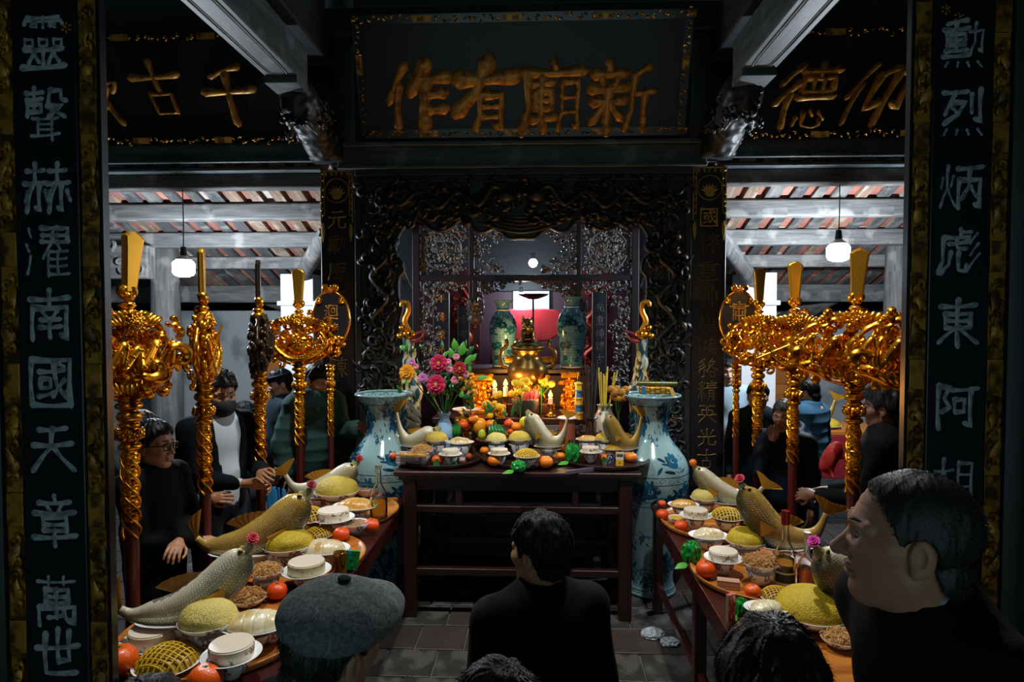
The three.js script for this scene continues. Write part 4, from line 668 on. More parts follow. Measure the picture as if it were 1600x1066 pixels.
// ---------------------------------------------------------------- inner sanctuary behind the screen
{
  M.plumWood = mat(0x1f1418, 0.45, { bumpMap: tWoodB, bumpScale: 0.0005, tri: 0.8 });
  const dF = 6.0, t = thing('inner_shrine', 'dark inner shrine frame with openwork panels and a carved fringe, behind the burner', 'frame', [0.02, 0, -dF]);
  for (const x of [-1.02, 1.02]) part('post', rbox(0.07, 2.95, 0.08, 0.008, x, 1.47, 0), M.plumWood, t);
  for (const x of [-0.5, 0.5]) part('post', rbox(0.05, 1.0, 0.06, 0.008, x, 2.42, 0), M.plumWood, t);
  for (const y of [2.34, 2.86]) part('rail', rbox(2.1, 0.06, 0.07, 0.008, 0, y, 0), M.plumWood, t);
  for (const s of [-1, 1]) {
    const ring = []; for (let i = 0; i <= 36; i++) ring.push(V(s * 0.77 + cos(i / 18 * PI) * 0.18, 2.6 + sin(i / 18 * PI) * 0.18, 0.01));
    part('openwork', [sweep(ring, 0.008, 6), scrollField(0.44, 0.42, 230, 0.045, 0.0072, 0).map((g) => mv(g, s * 0.77, 2.6, 0)), rosette(s * 0.73, 2.6, 0.01, 0.06, 8, 2), rosette(s * 0.82, 2.61, 0.01, 0.05, 8, 2)], M.silver, t);
    part('openwork_strip', [rbox(0.015, 0.95, 0.03, 0.004, s * 0.96, 1.82, 0), scrollField(0.16, 0.95, 130, 0.045, 0.0082, 0.02).map((g) => mv(g, s * 0.9, 1.8, 0)), scrollField(0.44, 0.09, 46, 0.04, 0.0075, 0.01).map((g) => mv(g, s * 0.75, 2.27, 0))], M.silver, t);
    part('fringe', scrollField(0.5, 0.16, 110, 0.04, 0.0075, 0.01, (x, y) => y > -0.08 + 0.14 * sstep(-0.25, 0.25, -s * x)).map((g) => mv(g, s * 0.25, 2.25, 0)), M.silver, t);
    part('corner_carving', scrollField(0.3, 0.4, 90, 0.05, 0.0085, 0, (x, y) => -s * x * 0 + (s * x + 0.15) / 0.3 + Math.abs(y) / 0.28 > 0.62).map((g) => mv(g, s * 0.33, 2.6, 0)), M.silver, t);
    // lotus capital on a hanging post
    const cap = part('hanging_post', rbox(0.05, 0.24, 0.05, 0.006, s * 0.48 + 0.02, 2.2, 0.06), M.redWood, t), l = [];
    for (let k = 0; k < 3; k++) for (let i = 0; i < 12; i++) l.push(xf(leafGeo(0.06 + 0.02 * k, 0.022, 0.6), { rx: 0.5 - 0.2 * k, ry: 0, p: [0, 0, 0.045] }).rotateY(i / 12 * 2 * PI + k * 0.26).translate(s * 0.48 + 0.02, 1.98 + 0.035 * k, 0.06));
    l.push(lathe([[0.001, 1.9], [0.06, 1.92], [0.075, 1.96], [0.055, 2.0], [0.06, 2.06], [0.001, 2.08]], 16).translate(s * 0.48 + 0.02, 0, 0.06));
    part('lotus_capital', l, M.silver, cap);
  }
}
function smallCouplet(px, d, w, y0, y1, keys, m, label) { const t = thing('hanging_couplet', label, 'board', [sX(px, d), 0, -d]); part('panel', rbox(w, y1 - y0, 0.03, 0.006, 0, (y0 + y1) / 2, 0), mat(0x1a1c28, 0.35), t); part('side_edge', [box(0.008, y1 - y0, 0.036, w / 2, (y0 + y1) / 2, 0), box(0.008, y1 - y0, 0.036, -w / 2, (y0 + y1) / 2, 0)], M.silver, t); keys.forEach(([k, py]) => put(k, 0.085, 0, HC + (500 - py) / F * d, 0.014, m, t, { w: 5 })); }
const orangeGold = mat(0xd08a22, 0.35, { metalness: 0.5 });
smallCouplet(689, 6.25, 0.15, 1.4, 2.22, [['nian', 466], ['shu', 495], ['yuan1', 523], ['guang1', 547]], orangeGold, 'narrow hanging couplet with orange gold characters above the peony bouquet');
smallCouplet(936, 6.25, 0.13, 1.2, 2.22, [['guang1', 481], ['zhong', 501], ['shen', 521], ['jing', 541], ['gu', 561]], M.silver, 'narrow hanging couplet with faint pale characters beside the crane figure');
smallCouplet(724, 6.9, 0.12, 1.2, 2.1, [['gu', 500], ['you', 522], ['qian', 542]], M.silver, 'narrow hanging couplet with pale characters beside the red dragon panel');
{
  const t = thing('shrine_backdrop', 'red and purple lacquered shrine back wall with gilt dragon panels', 'panel', [0.0, 0, -7.9]);
  part('wall_board', rbox(2.9, 2.3, 0.06, 0.008, 0, 1.15, 0), mat(0x3b1a26, 0.5, { bumpMap: tWoodB, bumpScale: 0.0006, tri: 0.8 }), t);
  for (const s of [-1, 1]) {
    const p = part('dragon_panel', rbox(0.42, 1.5, 0.03, 0.006, s * 0.72 + 0.02, 1.75, 0.9), mat(0x4a1c22, 0.4), t);
    part('dragon_relief', [serpent([[-0.1, 1.2, 0], [0.1, 1.35, 0], [-0.08, 1.55, 0], [0.1, 1.75, 0], [-0.06, 1.95, 0], [0.1, 2.12, 0], [0.02, 2.3, 0]], 0.032, 60).map((g) => mv(g, s * 0.72 + 0.02, 0, 0.93)), scrollField(0.36, 1.3, 46, 0.06, 0.01, 0.925).map((g) => mv(g, s * 0.72 + 0.02, 1.75, 0))], mat(0xa8432a, 0.4, { metalness: 0.4 }), p);
    part('side_wall', rbox(0.05, 3.1, 1.9, 0.008, s * 1.44, 1.55, 0.95), M.darkWood, t);
  }
  part('upper_board', rbox(2.9, 0.8, 0.06, 0.008, 0, 2.7, 0), M.darkWood, t);
  part('shrine_ceiling', rbox(2.9, 0.05, 2.0, 0.008, 0, 3.1, 0.9), M.darkWood, t);
}
single('framed_picture', [rbox(0.44, 0.25, 0.03, 0.006), rbox(0.38, 0.19, 0.035, 0.004)], mat(0xd6e2ea, 0.4), 'pale framed panel under the shrine lamp', 'picture', at(830, 471, 7.78));
{ const t = thing('throne', 'rounded red lacquer throne back inside the shrine', 'chair', [sX(830, 7.2), 0, -7.2]), y = 1.92;
  const o = []; for (let i = 0; i < 40; i++) { const a = i / 40 * 2 * PI, sx = Math.sign(cos(a)) * Math.abs(cos(a)) ** 0.6; o.push([sx * 0.36, y + sin(a) * 0.17 + 0.03 * cos(2 * a)]); }
  part('back', extrude(o, 0.05, 0.015), mat(0xb02a30, 0.35), t); part('seat', rbox(0.8, 0.1, 0.5, 0.02, 0, 1.15, 0.1), M.redLacquer, t);
  for (const s of [-1, 1]) part('arm', sweep(spline([[s * 0.36, 1.2, 0.3], [s * 0.42, 1.55, 0.3], [s * 0.36, 1.75, 0.05]], 14), 0.025, 8), M.redLacquer, t);
  part('base', rbox(0.9, 1.1, 0.6, 0.02, 0, 0.55, 0.1), M.redWood, t); }
function shrineLamp(p, cd, r, label) { const t = thing('shrine_lamp', label, 'lamp', p); part('socket', cyl(0.02, 0.02, 0.06, 0, r + 0.025, 0, 12), M.cord, t); part('bulb', ball(r, r, r), mat(0xffffff, 0.5, { emissive: 0xf0f6ff, emissiveIntensity: 14 }), t); const l = new THREE.PointLight(0xdcebff, cd); l.name = 'shrine_glow'; l.shadow.radius = r / 0.02; l.castShadow = true; t.add(l); }
shrineLamp(at(814, 465, 7.1), 2.6, 0.06, 'bright bulb in front of the pale framed panel in the shrine');
shrineLamp(at(833, 411, 6.5), 1.4, 0.045, 'small bulb glowing high in the dark shrine arch');
{ const t = thing('standing_fan', 'dark metal stand with a wide shallow bowl top before the shrine lamp', 'stand', [sX(833, 6.6), 0, -6.6]); part('pole', cyl(0.01, 0.016, 2.16, 0, 1.08, 0, 10), M.cord, t); part('bowl', lathe([[0.001, 2.16], [0.05, 2.165], [0.12, 2.19], [0.16, 2.21], [0.155, 2.216], [0.1, 2.195], [0.001, 2.18]], 28), M.carved, t); part('foot', cyl(0.12, 0.16, 0.05, 0, 0.025, 0, 20), M.cord, t); }
{ const t = thing('vase_stand', 'dark lacquer step carrying the two big porcelain vases', 'stand', [0.02, 0, -5.85]); part('top', rbox(1.2, 0.05, 0.5, 0.01, 0, 1.5, 0), M.redWood, t); part('body', rbox(1.1, 1.45, 0.4, 0.01, 0, 0.74, 0), M.darkWood, t); }
midVase(786, 5.78, 1.525, 0.6, 'blue and white vase on the shrine step beside the red dragon panel');
midVase(893, 5.7, 1.525, 0.63, 'blue and white vase with fish scale pattern on the shrine step');

// ---------------------------------------------------------------- burner and altar furniture on the high shelf (y = 1.2)
const HY = 1.2;
{
  const t = thing('incense_burner', 'bronze tripod incense burner with big ear handles and a lion lid', 'burner', at(825, 0, 5.22).setY(HY + 0.081)); t.scale.setScalar(1.12);
  part('plinth', rbox(0.36, 0.072, 0.26, 0.006, 0, -0.036, 0), M.redWood, t);
  part('body', lathe([[0.001, 0.12], [0.08, 0.125], [0.13, 0.16], [0.15, 0.21], [0.135, 0.27], [0.095, 0.31], [0.09, 0.35], [0.115, 0.37], [0.12, 0.39], [0.001, 0.395]], 32), M.bronze, t);
  for (let i = 0; i < 3; i++) { const a = i / 3 * 2 * PI + PI / 2; part('leg', sweep(spline([[cos(a) * 0.09, 0.17, sin(a) * 0.09], [cos(a) * 0.12, 0.1, sin(a) * 0.12], [cos(a) * 0.1, 0.04, sin(a) * 0.1], [cos(a) * 0.13, 0.0, sin(a) * 0.13]], 12), (q) => 0.035 - 0.015 * q, 8), M.bronze, t); }
  for (const s of [-1, 1]) part('handle', sweep(spline([[s * 0.12, 0.24, 0], [s * 0.19, 0.27, 0], [s * 0.2, 0.36, 0], [s * 0.15, 0.42, 0], [s * 0.16, 0.46, 0]], 18), 0.013, 8), M.bronze, t);
  const lid = part('lid', lathe([[0.12, 0.39], [0.125, 0.405], [0.1, 0.43], [0.06, 0.45], [0.001, 0.455]], 28), M.bronze, t);
  const f = (x, y, z) => { let d = sdEll(x, y, z, [0, 0.5, 0], [0.05, 0.045, 0.06]); d = smin(d, sdEll(x, y, z, [0, 0.57, 0.03], [0.042, 0.042, 0.042]), 0.02); d = smin(d, sdCap(x, y, z, [0, 0.55, 0.05], [0, 0.54, 0.08], 0.022, 0.016), 0.01); for (const s of [-1, 1]) { d = smin(d, sdCap(x, y, z, [s * 0.03, 0.51, 0.05], [s * 0.035, 0.45, 0.07], 0.016, 0.015), 0.012); d = smin(d, sdEll(x, y, z, [s * 0.03, 0.61, 0.02], [0.012, 0.016, 0.008]), 0.008); } return d + 0.006 * noise3(x * 60, y * 60, z * 60); };
  part('lion', nets(f, [-0.09, 0.42, -0.09], [0.09, 0.66, 0.13], 0.007), M.bronze, lid);
  part('medallion', [new THREE.TorusGeometry(0.022, 0.005, 6, 16).translate(0, 0.33, 0.095), box(0.006, 0.03, 0.006, 0, 0.33, 0.096), box(0.02, 0.006, 0.006, 0, 0.335, 0.096)], M.carved, t);
}
function giltStand(px, d, w, h, label) {
  const t = thing('gilded_stand', label, 'stand', at(px, 0, d).setY(HY));
  part('base', [rbox(w, 0.03, w * 0.6, 0.006, 0, 0.015, 0), rbox(w * 0.8, 0.03, w * 0.5, 0.006, 0, 0.045, 0)], M.gold, t);
  part('carved_body', [rbox(w * 0.6, h - 0.08, w * 0.35, 0.006, 0, h / 2, 0), scrollField(w * 0.9, h - 0.09, 34, 0.05, 0.009, w * 0.2).map((g) => mv(g, 0, h / 2, 0)), rosette(0, h / 2, w * 0.22, w * 0.2, 8, 2)], M.gold, t);
  part('tray', [rbox(w * 1.05, 0.025, w * 0.7, 0.006, 0, h - 0.02, 0), box(w * 1.05, 0.02, 0.01, 0, h, w * 0.35), box(w * 1.05, 0.02, 0.01, 0, h, -w * 0.35)], M.gold, t);
  return t;
}
giltStand(748, 5.12, 0.2, 0.3, 'gilded carved pedestal beside the peony bouquet');
giltStand(830, 5.5, 0.42, 0.42, 'wide gilded carved stand behind the bronze burner').scale.z = 0.6;
giltStand(893, 5.14, 0.14, 0.32, 'slim gilded carved pedestal beside the incense sticks');
// gilt sprays and offering cups on the gilded stand
const flame = mat(0xffc070, 0.5, { emissive: 0xffa040, emissiveIntensity: 9 });
function candleLamp(px, py, d, cd, label, y = HY) {
  const p = at(px, py, d), t = thing('candle_lamp', label, 'candle', [p.x, y, p.z]), h = Math.max(0.08, p.y - y);
  part('stick', lathe([[0.001, 0], [0.045, 0], [0.04, 0.015], [0.014, 0.03], [0.018, h * 0.35], [0.012, h * 0.4], [0.02, h * 0.6], [0.035, h * 0.66], [0.03, h * 0.7], [0.001, h * 0.7]], 16), M.brass, t);
  part('candle', cyl(0.018, 0.018, h * 0.3, 0, h * 0.83, 0, 12), mat(0xfbe6c0, 0.5), t);
  part('flame', lathe([[0.001, h], [0.016, h + 0.012], [0.018, h + 0.025], [0.009, h + 0.045], [0.001, h + 0.06]], 10), flame, t);
  const l = new THREE.PointLight(0xffb060, cd); l.name = 'candle_glow'; l.position.y = h + 0.028; l.shadow.radius = 0.9; l.castShadow = true; t.add(l);
}
candleLamp(860, 622, 4.95, 0.75, 'glowing electric candle beside the incense bowl');
candleLamp(790, 604, 4.98, 0.6, 'glowing electric candle among the yellow flowers');
candleLamp(805, 548, 5.5, 0.35, 'small pale candle on the gilded stand before the scale patterned vase', HY + 0.43);
candleLamp(773, 606, 4.95, 0.5, 'thin glowing candle beside the carved pedestal');
// incense bowl full of thin sticks
{ const t = thing('incense_bowl', 'dark bowl crowded with thin purple incense stubs', 'bowl', at(821, 0, 4.95).setY(1.201)); t.scale.setScalar(0.85); part('bowl', lathe([[0.001, 0], [0.07, 0], [0.1, 0.05], [0.12, 0.12], [0.125, 0.16], [0.115, 0.16], [0.001, 0.14]], 24), mat(0x3a3d38, 0.4), t); part('ash', ball(0.112, 0.02, 0.112, 0, 0.145, 0, 18), mat(0x8a8078, 0.95), t);
  const l = []; for (let i = 0; i < 170; i++) { const a = rr(0, 6.3), r = 0.1 * Math.sqrt(rnd()), x = cos(a) * r, z = sin(a) * r; l.push(sweep([[x, 0.14, z], [x * 1.3 + rr(-0.01, 0.01), 0.2 + rr(0, 0.05), z * 1.3]], 0.0024, 4)); }
  const s = part('incense_stub', l, mat(0x9a2a50, 0.7), t); s.userData.kind = 'stuff'; }
// dark vase of black incense sticks, and painted porcelain jar with yellow sticks
{ const t = thing('incense_vase', 'dark brown vase holding a sheaf of black incense sticks', 'vase', at(925, 0, 4.62).setY(0.97)); part('body', vaseGeo([[0.045, 0], [0.055, 0.02], [0.065, 0.08], [0.05, 0.14], [0.032, 0.19], [0.038, 0.25], [0.062, 0.275], [0.03, 0.26]], 24), mat(0x2a1512, 0.2, { clearcoat: 0.6 }), t); for (let i = 0; i < 16; i++) { const x = rr(-0.025, 0.025), z = rr(-0.02, 0.02); part('incense_stick', sweep([[x, 0.2, z], [x * 2.6, 0.58 + rr(0, 0.12), z * 2]], 0.003, 5), mat(i % 3 ? 0x15171a : 0x3a3020, 0.8), t); } }
{ const t = thing('painted_jar', 'white porcelain jar painted with green leaves and pink flowers, holding yellow sticks', 'vase', at(948, 0, 4.72).setY(0.97)); const tx = canvasTex(512, 512, (c, w, h) => { c.fillStyle = '#d9d8c8'; c.fillRect(0, 0, w, h); for (let i = 0; i < 60; i++) { c.fillStyle = ['#3f7d3c', '#5c9a4a', '#b8476a', '#8a4a9a'][i % 4]; c.beginPath(); c.ellipse(rnd() * w, rnd() * h, 12 + rnd() * 18, 8 + rnd() * 8, rnd() * 6, 0, 7); c.fill(); } }); part('body', vaseGeo([[0.05, 0], [0.06, 0.03], [0.09, 0.14], [0.085, 0.24], [0.055, 0.31], [0.05, 0.34], [0.06, 0.355], [0.045, 0.34]], 28), mat(0xffffff, 0.15, { map: tx, clearcoat: 0.5 }), t); for (let i = 0; i < 9; i++) { const x = rr(-0.03, 0.03), z = rr(-0.02, 0.02); part('incense_stick', sweep([[x, 0.3, z], [x * (i > 6 ? 5 : 2.2) + 0.01, 0.56 + rr(0, 0.08), z * 2]], 0.0055, 6), mat(0xb8a52a, 0.6), t); } }
{ const t = thing('drum_box', 'reddish drum shaped box with a white lid beside the black incense sticks', 'box', at(888, 0, 4.72).setY(1.05)); part('body', cyl(0.055, 0.06, 0.15, 0, 0.1, 0, 24), mat(0x8a4a3a, 0.4), t); part('lid', lathe([[0.001, 0.19], [0.06, 0.187], [0.078, 0.178], [0.06, 0.17], [0.001, 0.17]], 28), M.porcelain, t); part('foot', cyl(0.07, 0.075, 0.03, 0, -0.06, 0, 24), M.brass, t); part('stem', cyl(0.03, 0.04, 0.08, 0, -0.01, 0, 16), M.brass, t); }
{ const t = thing('dish_stand', 'brass footed stand with a white dish on top beside the candle', 'stand', at(728, 0, 4.72).setY(0.97)); part('stem', lathe([[0.001, 0], [0.08, 0], [0.07, 0.02], [0.03, 0.05], [0.03, 0.12], [0.05, 0.16], [0.09, 0.19], [0.09, 0.26], [0.001, 0.27]], 24), M.gold, t); part('dish', lathe([[0.001, 0.3], [0.06, 0.3], [0.105, 0.315], [0.11, 0.32], [0.06, 0.29], [0.04, 0.27], [0.001, 0.27]], 28), M.porcelain, t); }
{ const t = thing('tower_lantern', 'yellow and blue banded toy pagoda on the altar', 'ornament', at(906, 0, 4.8).setY(1.2)); [[0.03, 0xd8a028], [0.026, 0x2a6aa0], [0.03, 0xe0b030], [0.024, 0x3a7ab8], [0.026, 0xe0c040]].forEach(([r, c], i) => part('tier', [cyl(r, r * 1.1, 0.05, 0, 0.03 + i * 0.055, 0, 6), cyl(0.012, r * 1.4, 0.015, 0, 0.06 + i * 0.055, 0, 6)], mat(c, 0.4), t)); part('spire', new THREE.ConeGeometry(0.012, 0.06, 8).translate(0, 0.33, 0), M.brass, t); }
// sprays of gilt paper blossoms and yellow chrysanthemums
function blossomBall(r, n, pr, seedOff) { const l = []; for (let i = 0; i < n; i++) { const y = 1 - 2 * (i + 0.5) / n, q = Math.sqrt(1 - y * y), a = i * 2.399963 + seedOff; const g = ball(pr, pr * 0.55, pr * 0.35, 0, 0, 0, 6); g.lookAt(V(cos(a) * q, y, sin(a) * q)); l.push(g.translate(cos(a) * q * r, y * r, sin(a) * q * r)); } return merge(l); }
const mumGeo = blossomBall(0.02, 40, 0.011, 0);
function mumSpray(px, py, d, n, w, h, color, label, name = 'flower_spray') { const p = at(px, py, d), y0 = d > 4.86 ? HY : 0.985, t = thing(name, label, 'flowers', [p.x, y0, p.z]), m = mat(color, 0.6), hh = p.y - y0; part('stem', sweep([[0, 0, 0], [0.005, hh * 0.5, 0], [0, hh, 0]], 0.005, 6), M.leaf, t); for (let i = 0; i < n; i++) { const x = rr(-w, w), y = hh + rr(-h, h), z = rr(-w, w) * 0.7, b = part('blossom', mumGeo, m, t); b.position.set(x, y, z); b.scale.setScalar(rr(0.8, 1.3)); part('stalk', sweep([[0, hh * 0.6, 0], [x * 0.6, y - 0.04, z * 0.6], [x, y, z]], 0.0025, 4), M.leaf, t); } }
mumSpray(772, 632, 4.72, 16, 0.07, 0.08, 0xe8b81a, 'spray of yellow chrysanthemums beside the thin candle');
mumSpray(812, 606, 4.8, 14, 0.06, 0.06, 0xf2cc20, 'spray of bright yellow chrysanthemums before the bronze burner');
mumSpray(735, 602, 4.66, 12, 0.05, 0.07, 0xe0a818, 'spray of small yellow blooms beside the white dish stand');
mumSpray(966, 614, 4.6, 16, 0.06, 0.05, 0xa8741c, 'spray of bronze coloured blooms beside the painted jar');
mumSpray(845, 600, 5.06, 14, 0.1, 0.05, 0xd89a20, 'gilt blossom spray behind the glowing candle');
// ---------------------------------------------------------------- peony bouquet
function petalFlower(R, rows, m, centre, parent, p, face) {
  const f = new THREE.Group(); f.name = 'flower'; f.position.copy(p); f.lookAt(p.clone().add(face)); parent.add(f);
  const l = []; for (let k = 0; k < rows; k++) { const n = 11 - k * 2, r = R * (1 - k * 0.24); for (let i = 0; i < n; i++) { const g = new THREE.SphereGeometry(1, 8, 5).scale(r * 0.36, r * 0.5, r * 0.09); g.translate(0, r * 0.52, 0); xf(g, { rx: 0.25 + 0.3 * k }); g.rotateZ(i / n * 2 * PI + k * 0.4 + rr(-0.1, 0.1)).translate(0, 0, k * R * 0.1); l.push(g); } }
  part('petals', l, m, f);
  if (centre) part('stamens', Array.from({ length: 12 }, (_, i) => ball(R * 0.06, R * 0.06, R * 0.1, cos(i * 2.4) * R * 0.05 * Math.sqrt(i), sin(i * 2.4) * R * 0.05 * Math.sqrt(i), R * 0.5, 6)), mat(0xd8b030, 0.6), f);
}
{
  const t = thing('flower_vase', 'small blue and white vase holding the peony bouquet', 'vase', at(692, 0, 4.56).setY(0.975));
  part('body', vaseGeo([[0.045, 0], [0.05, 0.02], [0.06, 0.09], [0.07, 0.17], [0.05, 0.23], [0.035, 0.27], [0.05, 0.31], [0.03, 0.29]], 24), mat(0xffffff, 0.15, { map: porcelainTex(55, '#8fb4d8', [[0, 0.2, 'key', 10], [0.25, 0.9, 'bloom', 9]]), clearcoat: 0.5 }), t);
  part('foot_ring', new THREE.TorusGeometry(0.047, 0.005, 6, 20).rotateX(PI / 2).translate(0, 0.004, 0), M.porcelain, t);
  const b = thing('peony_bouquet', 'bouquet of crimson and pink peonies with yellow blooms and green leaves', 'bouquet', t.position);
  const q = (px, py, d) => at(px, py, d).sub(t.position), mag = mat(0xb80f4a, 0.55), red = mat(0xa00a22, 0.55), pink = mat(0xe08aa0, 0.6), yel = mat(0xe89a10, 0.6), lil = mat(0xc07ab8, 0.6);
  const fl = [[686, 568, 0.066, mag, 4], [682, 601, 0.072, mag, 4], [718, 576, 0.05, red, 3], [637, 582, 0.06, yel, 4], [661, 591, 0.038, lil, 3], [711, 594, 0.03, pink, 3], [713, 558, 0.026, pink, 3], [703, 578, 0.028, pink, 2], [650, 573, 0.024, pink, 2], [727, 585, 0.03, pink, 2], [701, 565, 0.022, pink, 2], [644, 566, 0.025, lil, 2]];
  for (const [px, py, R, m, rows] of fl) { const p = q(px, py, 4.5 - R); petalFlower(R, rows, m, R > 0.045, b, p, V((px - 690) * 0.004, 0.15, 1)); part('stem', sweep(spline([[0, 0.26, 0], p.clone().multiplyScalar(0.5).add(V(0, 0.12, -0.03)), p.clone().add(V(0, 0, -0.01))], 8), 0.004, 5), M.leaf, b); }
  for (let i = 0; i < 70; i++) { const px = rr(628, 745), py = rr(545, 625), p = q(px, py, rr(4.5, 4.62)), lf = part('leaf', leafGeo(rr(0.05, 0.09), rr(0.014, 0.024), 0.4), i % 3 ? M.leaf : M.leafLight, b); lf.position.copy(p); lf.rotation.set(rr(-0.8, 0.5), rr(-1, 1), rr(-2.4, 2.4)); }
  for (const [px, py, s] of [[712, 540, 1.3], [720, 548, 1.5], [728, 562, 1.2], [708, 552, 1.2], [735, 556, 1]]) { const lf = part('leaf', leafGeo(0.07 * s, 0.022 * s, 0.3), M.leafLight, b); lf.position.copy(q(px, py + 8, 4.5)); lf.rotation.set(-0.2, rr(-0.5, 0.5), (716 - px) * 0.04); }
  for (let i = 0; i < 16; i++) { const px = rr(715, 742), py = rr(585, 612), y = part('bud', mumGeo, yel, b); y.position.copy(q(px, py, 4.52)); y.scale.setScalar(0.55); part('stem', sweep([y.position.clone(), y.position.clone().add(V(-0.04, -0.05, -0.04))], 0.002, 4), M.leaf, b); }
}
// ---------------------------------------------------------------- crane figures
function crane(px, d, s, label) {
  const t = thing('crane_figure', label, 'statue', [sX(px, d), 0, -d]);
  const f = (x, y, z) => { let q = sdEll(x, y, z, [-s * 0.05, 1.05, -0.05], [0.13, 0.17, 0.12]); q = smin(q, sdCap(x, y, z, [0, 1.15, 0], [s * 0.05, 1.4, 0.02], 0.075, 0.05), 0.06); q = smin(q, sdCap(x, y, z, [s * 0.05, 1.4, 0.02], [-s * 0.0, 1.62, 0.02], 0.05, 0.04), 0.05); q = smin(q, sdCap(x, y, z, [-s * 0.0, 1.62, 0.02], [s * 0.0, 1.8, 0.02], 0.04, 0.045), 0.04); for (const k of [-1, 1]) q = smin(q, sdCap(x, y, z, [k * 0.05, 0.9, 0], [k * 0.05, 0.2, 0.02], 0.03, 0.018), 0.03); return q; };
  part('body', nets(f, [-0.3, 0.1, -0.25], [0.3, 1.95, 0.2], 0.016), mat(0xffffff, 0.35, { map: tex(128, (u, v) => mix(hex('#22424c'), hex('#b9c0b4'), sstep(0.45, 0.6, fbm(u * 6, v * 14, 14, 401, 3)))), tri: 0.5 }), t);
  part('head', [ball(0.05, 0.045, 0.05, s * 0.005, 1.835, 0.03, 14), ball(0.03, 0.026, 0.03, s * 0.03, 1.845, 0.055, 10), curl(-s * 0.02, 1.87, 0.05, PI / 2, s, 0.016, 0.05), curl(-s * 0.03, 1.83, 0.05, PI / 2 + s * 0.8, s, 0.014, 0.06)], M.gold, t);
  part('crest', sweep(spline([[-s * 0.0, 1.87, 0.02], [-s * 0.03, 1.94, 0.02], [s * 0.0, 2.02, 0.02], [-s * 0.01, 2.08, 0.02], [-s * 0.05, 2.08, 0.02], [-s * 0.055, 2.05, 0.02]], 24), (q) => 0.022 - 0.006 * q, 8), mat(0xd99a2a, 0.4, { metalness: 0.4 }), t);
  part('bill', [sweep(spline([[s * 0.02, 1.81, 0.04], [s * 0.07, 1.845, 0.05], [s * 0.15, 1.875, 0.06]], 12), (q) => 0.026 * (1 - q) + 0.002, 8), sweep(spline([[s * 0.02, 1.79, 0.04], [s * 0.08, 1.8, 0.05], [s * 0.13, 1.86, 0.06]], 12), (q) => 0.02 * (1 - q) + 0.002, 8)], mat(0x8a2f38, 0.4), t);
  part('eye', ball(0.011, 0.011, 0.008, s * 0.025, 1.85, 0.082, 8), mat(0x101010, 0.2), t);
  for (const k of [-1, 1]) { const l = []; for (let i = 0; i < 7; i++) l.push(xf(leafGeo(0.2 - 0.012 * i, 0.026, 0.2), { rx: 0.4, rz: k * (0.5 + i * 0.12), p: [k * 0.1, 1.2 - i * 0.05, 0.05] })); part('wing', l, mat(k > 0 ? 0xc8c4b4 : 0x2a5a6a, 0.45, { side: THREE.DoubleSide }), t); }
  const fm = mat(0xb9a26a, 0.45, { side: THREE.DoubleSide }); for (let i = 0; i < 16; i++) part('feather', xf(leafGeo(0.09, 0.018, 0.5), { rx: 2.6, rz: rr(-0.5, 0.5), p: [s * 0.02 + rr(-0.045, 0.045), 1.3 + (i >> 1) * 0.06, 0.06] }), fm, t);
  part('plinth', lathe([[0.001, 0], [0.2, 0], [0.2, 0.06], [0.15, 0.1], [0.13, 0.18], [0.001, 0.2]], 24), M.gold, t);
}
crane(638, 4.9, 1, 'painted crane figure with gilt crest behind the peony bouquet');
crane(1001, 4.9, -1, 'painted crane figure with gilt crest behind the gold wrapped gift');
// ---------------------------------------------------------------- offering tables and round trays
function offeringTable(x, d0, d1, label) {
  const t = thing('offering_table', label, 'table', [x, 0, -(d0 + d1) / 2]), W = 0.7, L = d1 - d0, h = 0.71;
  part('tabletop', rbox(W, 0.03, L, 0.006, 0, h - 0.015, 0), M.redLacquerDark, t);
  for (const s of [-1, 1]) { part('apron', rbox(0.025, 0.1, L - 0.06, 0.005, s * (W / 2 - 0.03), h - 0.08, 0), M.redLacquerDark, t); part('end_apron', rbox(W - 0.08, 0.1, 0.025, 0.005, 0, h - 0.08, s * (L / 2 - 0.03)), M.redLacquerDark, t); for (const q of [-1, 0, 1]) part('leg', rbox(0.06, h - 0.03, 0.06, 0.006, s * (W / 2 - 0.04), (h - 0.03) / 2, q * (L / 2 - 0.04)), M.redLacquerDark, t); part('stretcher', rbox(0.03, 0.04, L - 0.1, 0.005, s * (W / 2 - 0.04), 0.2, 0), M.redLacquerDark, t); }
}
M.redLacquerDark = mat(0x35100e, 0.32, { bumpMap: tWoodB, bumpScale: 0.0003, tri: 0.8 });
offeringTable(-1.11, 2.07, 4.4, 'long dark red table laden with trays, before the masked man');
offeringTable(1.25, 2.0, 4.28, 'long dark red table laden with trays, before the grey haired man');
const trayGeo = (r) => lathe([[0.001, 0], [r - 0.03, 0], [r - 0.005, 0.008], [r, 0.028], [r - 0.006, 0.032], [r - 0.014, 0.026], [r - 0.035, 0.012], [0.001, 0.012]], 56);
const TR = { LF: 'beside the green jacket', LM: 'before the masked man', LN: 'before the man in glasses', AL: 'under the peony bouquet', AM: 'under the incense bowl', AR: 'under the painted jar', RF: 'before the white collared man', RM: 'before the woman holding her face', RN: 'before the grey haired man' };
const tg = project(trayGeo(0.36), 0.9); tg.userData.done = true; const tg2 = project(trayGeo(0.29), 0.9); tg2.userData.done = true;
